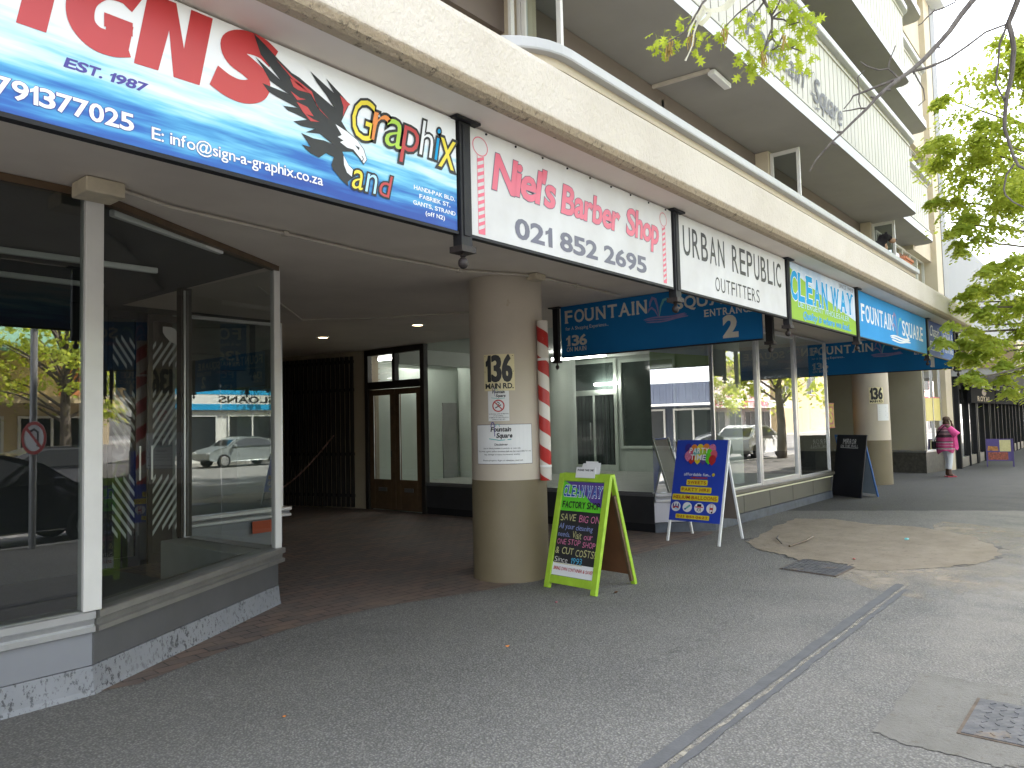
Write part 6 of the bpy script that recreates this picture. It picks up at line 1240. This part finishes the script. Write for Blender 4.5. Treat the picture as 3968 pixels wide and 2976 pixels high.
k = len(rows); m.add(vs, [(i*n+j, i*n+(j+1) % n, (i+1)*n+(j+1) % n, (i+1)*n+j) for i in range(k-1) for j in range(n)])
PK, WH, GY, DK = (.55, .07, .22), (.62, .56, .56), (.10, .08, .09), (.025, .02, .025)
m.build("poncho", zband_mat("striped_poncho", [(0, PK), (.76, WH), (.785, GY), (.81, PK), (.86, WH), (.875, PK), (.93, WH), (.95, GY), (.98, PK), (1.08, DK), (1.16, (.22, .13, .15)), (1.21, GY), (1.26, (.4, .25, .28)), (1.29, (.2, .06, .1)), (1.33, (.42, .10, .20))]), t, smooth=True, fix=False)
m = MB(); m.tube([(-.02, -.17, 1.34), (.04, -.24, 1.22), (.10, -.29, 1.13)], [.085, .11, .125], 14); m.add([(.0, -.20, 1.2), (.16, -.22, 1.15), (.17, -.26, .80), (.10, -.31, .74), (.0, -.26, .82)], [(0, 1, 2, 3, 4)]); m.add([(-.04, -.22, 1.25), (.02, -.31, 1.12), (.03, -.33, .82), (-.04, -.27, .78)], [(0, 1, 2, 3)])
m.build("sleeve", M("pink_cloth", (.60, .07, .25), .8, var=.35, vs=9, tint=(.48, .05, .19)), t, smooth=True)
lm = M("white_leggings", (.66, .68, .74), .7, var=.06)
skin_mesh("leggings", [(0, 0, .93), (0, -.095, .84), (.02, -.085, .50), (-.008, -.078, .25), (-.012, -.077, .205), (0, .095, .84), (.06, .085, .50), (.035, .078, .25), (.03, .077, .205)], [(0,1),(1,2),(2,3),(3,4),(0,5),(5,6),(6,7),(7,8)], [.15,.118,.08,.068,.066,.118,.08,.068,.066], lm, t, 2)
for y, x in ((-.085, -.05), (.085, -.01)):
    m = MB(); sx = x; pts = [(sx-.03, y-.03), (sx+.08, y-.04), (sx+.20, y-.045), (sx+.245, y), (sx+.19, y+.04), (sx+.08, y+.035), (sx-.03, y+.03)]; m.prism(pts, .002, .022); m.obox((sx+.13, y-.048, .02), (sx+.13, y, .075), .05, .008); m.obox((sx+.13, y, .075), (sx+.13, y+.044, .02), .05, .008); m.build("sandal", M("red_sandal", (.45, .04, .07), .5, var=.2), t, bevel=.004)
t2 = thing("shoulder_bag", "black shoulder bag slung across the back of the person in pink", "bag", (21.2, 3.72, 0), R(-48)); t2.scale = t.scale
m = MB(); m.tube([(-.17, .28, .98), (-.21, .12, 1.12), (-.20, -.04, 1.27), (-.12, -.12, 1.40), (.0, -.13, 1.40)], .012, 6); m.build("strap", mt['black'], t2); m = MB(); m.box(-.24, .22, .76, -.12, .34, .98); m.build("bag_body", mt['black'], t2, bevel=.03)

# ================================================================ DOG AND POT ON THE CANOPY LEDGE
t = thing("dog", "black dog with tan muzzle and chest looking out over the canopy ledge", "dog", (9.95, 2.46, 3.40), R(-38))
k_ = .74
skin_mesh("body", [(x*k_, y*k_, z*k_) for x, y, z in [(-.28, 0, .20), (-.12, 0, .24), (.06, 0, .27), (.17, 0, .33), (.23, 0, .43), (.27, 0, .51), (.34, 0, .50), (.42, 0, .485), (.10, -.10, .22), (.16, -.11, .05), (.30, -.11, .03), (.10, .10, .22), (.16, .11, .05), (.30, .11, .03), (-.26, -.12, .14), (-.10, -.16, .06), (-.26, .12, .14), (-.10, .16, .06), (-.42, .02, .14), (-.55, .06, .07)]],
          [(0,1),(1,2),(2,3),(3,4),(4,5),(5,6),(6,7),(2,8),(8,9),(9,10),(2,11),(11,12),(12,13),(0,14),(14,15),(0,16),(16,17),(0,18),(18,19)], [q*k_ for q in [.14,.145,.15,.115,.085,.095,.06,.042,.075,.045,.035,.075,.045,.035,.10,.05,.10,.05,.035,.02]], mt['dog'], t, 2)
m = MB()
for s in (-1, 1): m.add([(.235*k_, s*.06*k_, .575*k_), (.27*k_, s*.075*k_, .58*k_), (.275*k_, s*.105*k_, .48*k_), (.235*k_, s*.10*k_, .47*k_), (.22*k_, s*.08*k_, .52*k_)], [(0, 1, 2, 3, 4)])
m.build("ear", mt['dog'], t)
m = MB(); m.lathe([(.003, -.04), (.022, -.03), (.034, -.005), (.033, .03), (.024, .05), (.004, .056)], (0, 0, 0), 12); m.xf(lambda x, y, z: (z*.9+.305, y*.95, x+.335)); m.build("tan_muzzle", mt['tan'], t, smooth=True)
m = MB(); m.lathe([(.003, -.08), (.06, -.05), (.075, .0), (.06, .06), (.004, .09)], (.155, 0, .235), 12); m.build("tan_chest", mt['tan'], t, smooth=True)
m = MB(); m.lathe([(.002, -.012), (.014, -.006), (.014, .006), (.002, .012)], (.366, 0, .352), 10); m.build("nose", mt['black'], t, smooth=True)
for y in (-.08, .08): m = MB(); m.lathe([(.004, 0), (.028, .005), (.032, .02), (.024, .034), (.004, .04)], (.20, y*.9, .098), 10); m.build("pale_paw", mt['ch_white'], t, smooth=True)
t = thing("planter_trough", "small terracotta trough of dry plants standing on the canopy ledge", "planter", (11.0, 2.32, 3.50))
m = MB()
m.add([(-.19, -.05, 0), (.19, -.05, 0), (.19, .06, 0), (-.19, .06, 0), (-.215, -.065, .12), (.215, -.065, .12), (.215, .075, .12), (-.215, .075, .12)], [(0, 3, 2, 1), (0, 1, 5, 4), (1, 2, 6, 5), (2, 3, 7, 6), (3, 0, 4, 7)]); m.sweep([(-.215, -.065), (.215, -.065), (.215, .075), (-.215, .075), (-.215, -.065)], [(-.006, .10), (.014, .10), (.014, .135), (-.006, .135)], 0, closed=True); m.build("trough", mt['terracotta'], t, bevel=.004)
m = MB(); m.box(-.20, -.055, .10, .20, .065, .112); m.build("soil", mt['hardboard'], t)
m = MB()
for k in range(60): x, y = RND.uniform(-.19, .19), RND.uniform(-.05, .06); m.tube([(x, y, .11), (x+RND.uniform(-.04, .04), y+RND.uniform(-.03, .03), .11+RND.uniform(.03, .08))], [.003, .006], 4)
m.build("dry_plant", M("dry_plant", (.33, .17, .10), .9, var=.4, vs=30), t)

# ================================================================ NEIGHBOUR: white building with the grill house
N_ = thing("white_building", "tall white walled building with a dark grill house shopfront at street level", "building", (30, 8, 0)); c = Vector((30, 8, 0))
def nb(x0, y0, z0, x1, y1, z1, m=None): m = m or MB(); return m.box(x0-30, y0-8, z0, x1-30, y1-8, z1)
nb(24.15, 5.0, 3.0, 60, 18, 8.2).build("wall", M("white_plaster", (.24, .245, .245), .8, var=.05, vs=.6), N_)
nb(24.15, 6.2, 0, 60, 18, 3.0).build("inner_wall", mt['dark'], N_)
m = MB(); nb(24.35, 2.55, 2.62, 60, 5.0, 2.80, m); m.build("canopy", M("canopy_underside", (.40, .40, .41), .8, var=.1), N_)
m = MB(); nb(24.35, 2.50, 2.80, 60, 2.60, 3.55, m); nb(24.30, 2.50, 2.80, 24.36, 4.9, 3.55, m)
def mural_mat():
    mm, tt, NN, LL, PP = nt("painted_mural"); tc = NN.new("ShaderNodeTexCoord"); v = NN.new("ShaderNodeTexVoronoi"); v.inputs["Scale"].default_value = 2.6; LL.new(tc.outputs["Object"], v.inputs["Vector"]); s = NN.new("ShaderNodeSeparateColor"); LL.new(v.outputs["Color"], s.inputs[0])
    cr = NN.new("ShaderNodeValToRGB"); cr.color_ramp.interpolation = 'CONSTANT'; LL.new(s.outputs[0], cr.inputs[0]); e = cr.color_ramp.elements; e[0].color = (.42, .36, .24, 1); e[1].position = .35; e[1].color = (.36, .12, .04, 1)
    for p_, c_ in ((.5, (.30, .22, .14)), (.7, (.5, .46, .34)), (.88, (.12, .07, .04))): x = e.new(p_); x.color = (*c_, 1)
    LL.new(cr.outputs[0], PP.inputs["Base Color"]); return mm
m.build("mural_fascia", mural_mat(), N_)
m = MB()
xs = [24.5, 26.0, 27.3, 27.55, 28.8, 29.9, 30.2, 31.2, 32.0, 33.0, 34.0, 35.0, 36.0, 37.0, 38.2, 39.5, 41, 43, 45, 47.5, 50]
for i, x in enumerate(xs): wd = .16 if i in (0, 3) else .07; nb(x-wd/2, 3.93, 0, x+wd/2, 4.05, 2.62, m)
nb(24.45, 3.95, 2.46, 52, 4.03, 2.61, m); m.build("shopfront_post", mt['black'], N_, bevel=.005)
m = MB()
for a, b in zip(xs[:-1], xs[1:]): nb(a+.05, 3.97, .02, b-.05, 4.0, .30, m)
m.build("kick_panel", M("steel_kick_plate", (.18, .18, .17), .35, .6, var=.3, vs=5), N_)
m = MB(); m.quad((24.5-30, 4.02-8, .3), (50-30, 4.02-8, .3), (50-30, 4.02-8, 2.46), (24.5-30, 4.02-8, 2.46)); m.build("shopfront_pane", mt['glass'], N_, fix=False)
for k, (xa, xb) in enumerate(((24.72, 29.3), (29.45, 35.0), (35.3, 41.0))):
    t = thing("sign_board", ("black ROYAL grill sign hung nearest under the far mural", "blank black sign box hung next to the ROYAL sign", "third black sign box farthest along the pavement")[k], "shop sign", (xa, 3.66, 1.86), 0, "black sign boxes of the grill house")
    m = MB(); m.box(0, 0, 0, xb-xa, .10, .46); m.build("panel", M("black_sign_box", (.012, .012, .014), .8, spec=.05, var=.2), t, bevel=.01)
    for q in range(3): m = MB(); m.box(.4+q*1.6, .0, .46, .95+q*1.6, .08, .56); m.build("lamp_head", M("lamp_head_grey", (.35, .35, .36), .4, var=.1), t)
    m = MB(); m.tube([(-.1, .05, .62), (xb-xa+.1, .05, .62)], .035, 8); m.tube([(.5, .05, .62), (.5, .05, .80)], .02, 6); m.build("lamp_rail", mt['black'], t)
    if k == 0: lettering(t, "ROYAL", (1.1, .06, 3.6, .20), M("dull_gold", (.20, .13, .05), .5, var=.1), fmapY, .004, .03, serif=True); poly(t, arc(2.35, .33, .42, .10, 0, 350, 24), M("dull_copper", (.10, .045, .02), .5, var=.3, vs=8), fmapY, .004, "round_emblem")

# ================================================================ ACROSS THE STREET (seen in the glass)
def block(name, label, x0, x1, z1, mat, cat="building"):
    t = thing(name, label, cat, (x0, -18.2, 0), 0, "buildings across the street"); m = MB(); m.box(0, -9, -.2, x1-x0, 0, z1); m.build("wall", mat, t); return t, x1-x0
def fy(u, v, d): return (u, d, v)
def win(t, x0, z0, x1, z1, mat=None, fr=.08):
    m = MB()
    for q in ((x0, z0, x0+fr, z1), (x1-fr, z0, x1, z1), (x0+fr, z0, x1-fr, z0+fr), (x0+fr, z1-fr, x1-fr, z1), ((x0+x1)/2-fr/2, z0+fr, (x0+x1)/2+fr/2, z1-fr)): m.box(q[0], .004, q[1], q[2], .07, q[3])
    f_ = m.build("window", mt['white'], t); m = MB(); m.quad((x0+fr, .02, z0+fr), (x1-fr, .02, z0+fr), (x1-fr, .02, z1-fr), (x0+fr, .02, z1-fr)); m.build("pane", M("dark_window_glass", (.03, .035, .04), .1, var=.1), f_, fix=False)
cream = M("sunny_cream_plaster", (.56, .45, .28), .9, var=.1, vs=1); brickm = M("orange_brick", (.36, .15, .06), .9, var=.3, vs=6); tin = M("dark_blue_cladding", (.045, .055, .085), .5, var=.15); whitew = M("sunny_white_plaster", (.70, .69, .66), .9, var=.05); redm = M("red_verandah", (.45, .05, .04), .6, var=.1); green = M("green_tin_roof", (.18, .34, .24), .5, var=.1)
t, L_ = block("cream_building", "cream two storey building across the street with a green tin roof", 3.2, 15.6, 4.6, cream); 
m = MB(); m.add([(-.3, .6, 4.35), (L_+.3, .6, 4.35), (L_+.3, -4, 6.3), (-.3, -4, 6.3), (-.3, .6, 4.25), (L_+.3, .6, 4.25)], [(0, 1, 2, 3), (4, 5, 1, 0)]); m.build("roof", green, t); m = MB(); m.box(0, .0, 2.55, L_, 2.2, 2.75); m.build("verandah", cream, t)
for k in range(5): win(t, .5+k*2.4, .5, 2.5+k*2.4, 2.2)
m = MB(); m.box(6.5, .003, 2.9, 8.2, .06, 4.2); m.build("brick_panel", brickm, t); win(t, 9.4, 3.0, 11, 4.1); win(t, 1.2, 3.0, 2.8, 4.1)
t, L_ = block("dark_shed", "low dark blue clad shop across the street with a white edged verandah", -16, 2.9, 3.3, tin)
m = MB(); n = 60
for k in range(n): m.box(k*L_/n, .003, 2.35, k*L_/n+.10, .05, 3.3)
m.build("cladding_rib", tin, t); m = MB(); m.box(0, .05, 2.22, L_, 1.6, 2.30); m.build("verandah_edge", mt['white'], t)
for k in range(8): win(t, .4+k*2.3, .2, 2.3+k*2.3, 2.1)
t, L_ = block("blue_sign_shop", "white shop across the street with a white and blue fascia sign", 16.2, 30.5, 4.4, whitew)
m = MB(); m.box(0, .003, 3.85, L_, .10, 4.7); m.build("parapet", brickm, t)
m = MB(); m.box(1.0, .1, 2.65, 10.5, .2, 3.75); sg = m.build("fascia_sign", mt['white'], t); m = MB(); m.box(1.0, .2, 2.65, 10.5, .215, 2.95); m.box(1.0, .2, 3.45, 10.5, .215, 3.75); m.build("blue_band", mt['cyan'], sg)
lettering(sg, "SLOANS", (-6.9, 3.03, -3.6, 3.36), mt['ink'], lambda u, v, d: (-u, .2+d, v), .006, .02)
for k in range(4): win(t, .8+k*3.4, .3, 3.6+k*3.4, 2.4)
t, L_ = block("red_verandah_shop", "superette across the street under a red verandah", 31, 72, 5.2, whitew)
m = MB(); m.box(0, .05, 2.5, L_, 2.0, 2.62); m.build("verandah", redm, t); m = MB(); m.box(0, 1.95, 2.5, L_, 2.06, 3.2); sg = m.build("fascia_sign", whitew, t)
for k in range(4): lettering(sg, "SUPERETTE", (-6.5-k*9.5, 2.62, -1.2-k*9.5, 3.05), mt['pink'], lambda u, v, d: (-u, 2.06+d, v), .006, .03)
for k in range(12): win(t, .6+k*3.4, .3, 3.2+k*3.4, 2.3)
for k in range(8): win(t, 1+k*5, 3.6, 3.4+k*5, 4.8)
t, L_ = block("pale_block", "pale plain block closing the street across the road", 74, 130, 7.5, cream); 
for k in range(8): win(t, 2+k*6.4, 4, 5+k*6.4, 6.5)
# --- parked cars
def car(label, x, y, rz, col, glassm, z=-.14):
    t = thing("parked_car", label, "car", (x, y, z), rz, "cars parked along the road")
    pf = [(-2.05, .42), (-2.08, .72), (-2.0, .88), (-1.6, .95), (-1.05, 1.30), (-.55, 1.42), (.25, 1.42), (.75, 1.27), (1.15, .98), (1.85, .82), (2.08, .66), (2.1, .40), (1.75, .28), (-1.8, .28)]
    m = MB(); ys = [(-.80, .94), (-.84, 1.0), (.84, 1.0), (.80, .94)]; n = len(pf); vs = []
    for yy, s in ys:
        for px_, pz in pf: ins = max(0, (pz-.9))*.30; vs.append((px_*s, yy-math.copysign(ins, yy), pz))
    fs = [(i*n+j, i*n+(j+1) % n, (i+1)*n+(j+1) % n, (i+1)*n+j) for i in range(3) for j in range(n)]+[tuple(range(n)), tuple(range(3*n, 4*n))[::-1]]
    m.add(vs, fs); b = m.build("body", col, t, smooth=True, bevel=.03)
    for s in (-1, 1):
        m = MB(); yv = lambda z: s*(.852-max(0, z-.9)*.30); m.add([(p[0], yv(p[1]), p[1]) for p in ((-1.25, .97), (-.95, 1.24), (-.5, 1.35), (.22, 1.35), (.62, 1.22), (.95, .97))], [(0, 1, 2, 3, 4, 5)]); m.build("side_window", glassm, t, fix=False)
        m = MB(); m.box(.80, s*.86, .95, .96, s*1.0, 1.07); m.build("wing_mirror", col, t, bevel=.02)
        for px_ in (-1.3, 1.35):
            m = MB(); m.lathe([(.16, -.10), (.29, -.10), (.315, -.06), (.315, .06), (.29, .10), (.16, .10)], (0, 0, 0), 24); m.xf(lambda a, q, w_, s=s, px_=px_: (a+px_, s*.78+w_, q+.315)); wl = m.build("wheel", mt['black'], t, smooth=True)
            m = MB(); m.lathe([(.03, -.015), (.2, -.01), (.21, .0), (.03, .012)], (0, 0, 0), 16); m.xf(lambda a, q, w_, s=s, px_=px_: (a+px_, s*.885+w_, q+.315)); m.build("rim", mt['alu'], wl, smooth=True)
    m = MB(); m.add([(1.12, -.66, 1.0), (.74, -.60, 1.275), (.74, .60, 1.275), (1.12, .66, 1.0)], [(0, 1, 2, 3)]); m.add([(-1.58, -.66, .97), (-1.07, -.60, 1.30), (-1.07, .60, 1.30), (-1.58, .66, .97)], [(0, 1, 2, 3)]); m.xf(lambda a, q, z_: (a+(.012 if a > 0 else -.012), q, z_+.012)); m.build("windscreen", glassm, t, fix=False)
    for s in (-1, 1): m = MB(); m.box(2.0, s*.5, .6, 2.09, s*.78, .72); m.build("headlight", mt['white'], t, bevel=.02)
    return t
gm = M("car_glass", (.02, .022, .025), .05, var=0, spec=.8); 
dk = M("dark_car_paint", (.02, .022, .03), .2, var=.05); sv_ = M("silver_car_paint", (.42, .45, .50), .22, .5, var=.05); wt = M("white_car_paint", (.72, .72, .72), .25, var=.03)
car("dark car parked at the near kerb, mirrored in the left window", 3.4, -3.5, 0, dk, gm); car("grey car on the far side of the road, mirrored in the left window", 6.8, -10.6, R(180), M("grey_car_paint", (.12, .125, .14), .2, .4, var=.05), gm)
car("silver car parked at the near kerb, mirrored in the canted glass", 7.6, -4.2, R(180), sv_, gm); car("dark green car at the near kerb, mirrored in the right shop's windows", 25.5, -3.6, 0, M("dark_green_car_paint", (.02, .04, .035), .2, var=.05), gm); car("white car at the near kerb beyond the dark green one", 31.2, -3.6, 0, wt, gm)
car("pale grey car across the road before the blue and white sign", 19.5, -15.3, R(180), M("pale_grey_car_paint", (.30, .33, .34), .25, .3, var=.05), gm); car("second white car across the road near the superette", 36, -15.3, R(180), wt, gm); car("silver car across the road farther along", 47, -15.2, 0, sv_, gm)
# --- street pole with a no left turn sign
t = thing("sign_pole", "grey steel pole at the kerb carrying a round no left turn sign", "street sign", (3.75, -2.0, 0), R(0)); m = MB(); m.tube([(0, 0, 0), (0, 0, 7.5)], .045, 12); m.build("pole", M("galvanised_steel", (.42, .43, .44), .45, .5, var=.1), t, smooth=True)
fs_ = lambda u, v, d: (u*.45-d*.6, u*.7+.06+d*.6, v); 
poly(t, arc(0, 1.52, .23, .23, 0, 352, 30), mt['white_vinyl'], fs_, .02, "sign_disc"); strokes(t, [(arc(0, 1.52, .205, .205, 0, 360, 30), .045), ([(-.14, 1.66), (.14, 1.38)], .04)], mt['red'], fs_, .03, "red_ring"); strokes(t, [([(.07, 1.40), (.07, 1.60), (.0, 1.64), (-.09, 1.60)], .035)], mt['ink'], fs_, .026, "arrow")
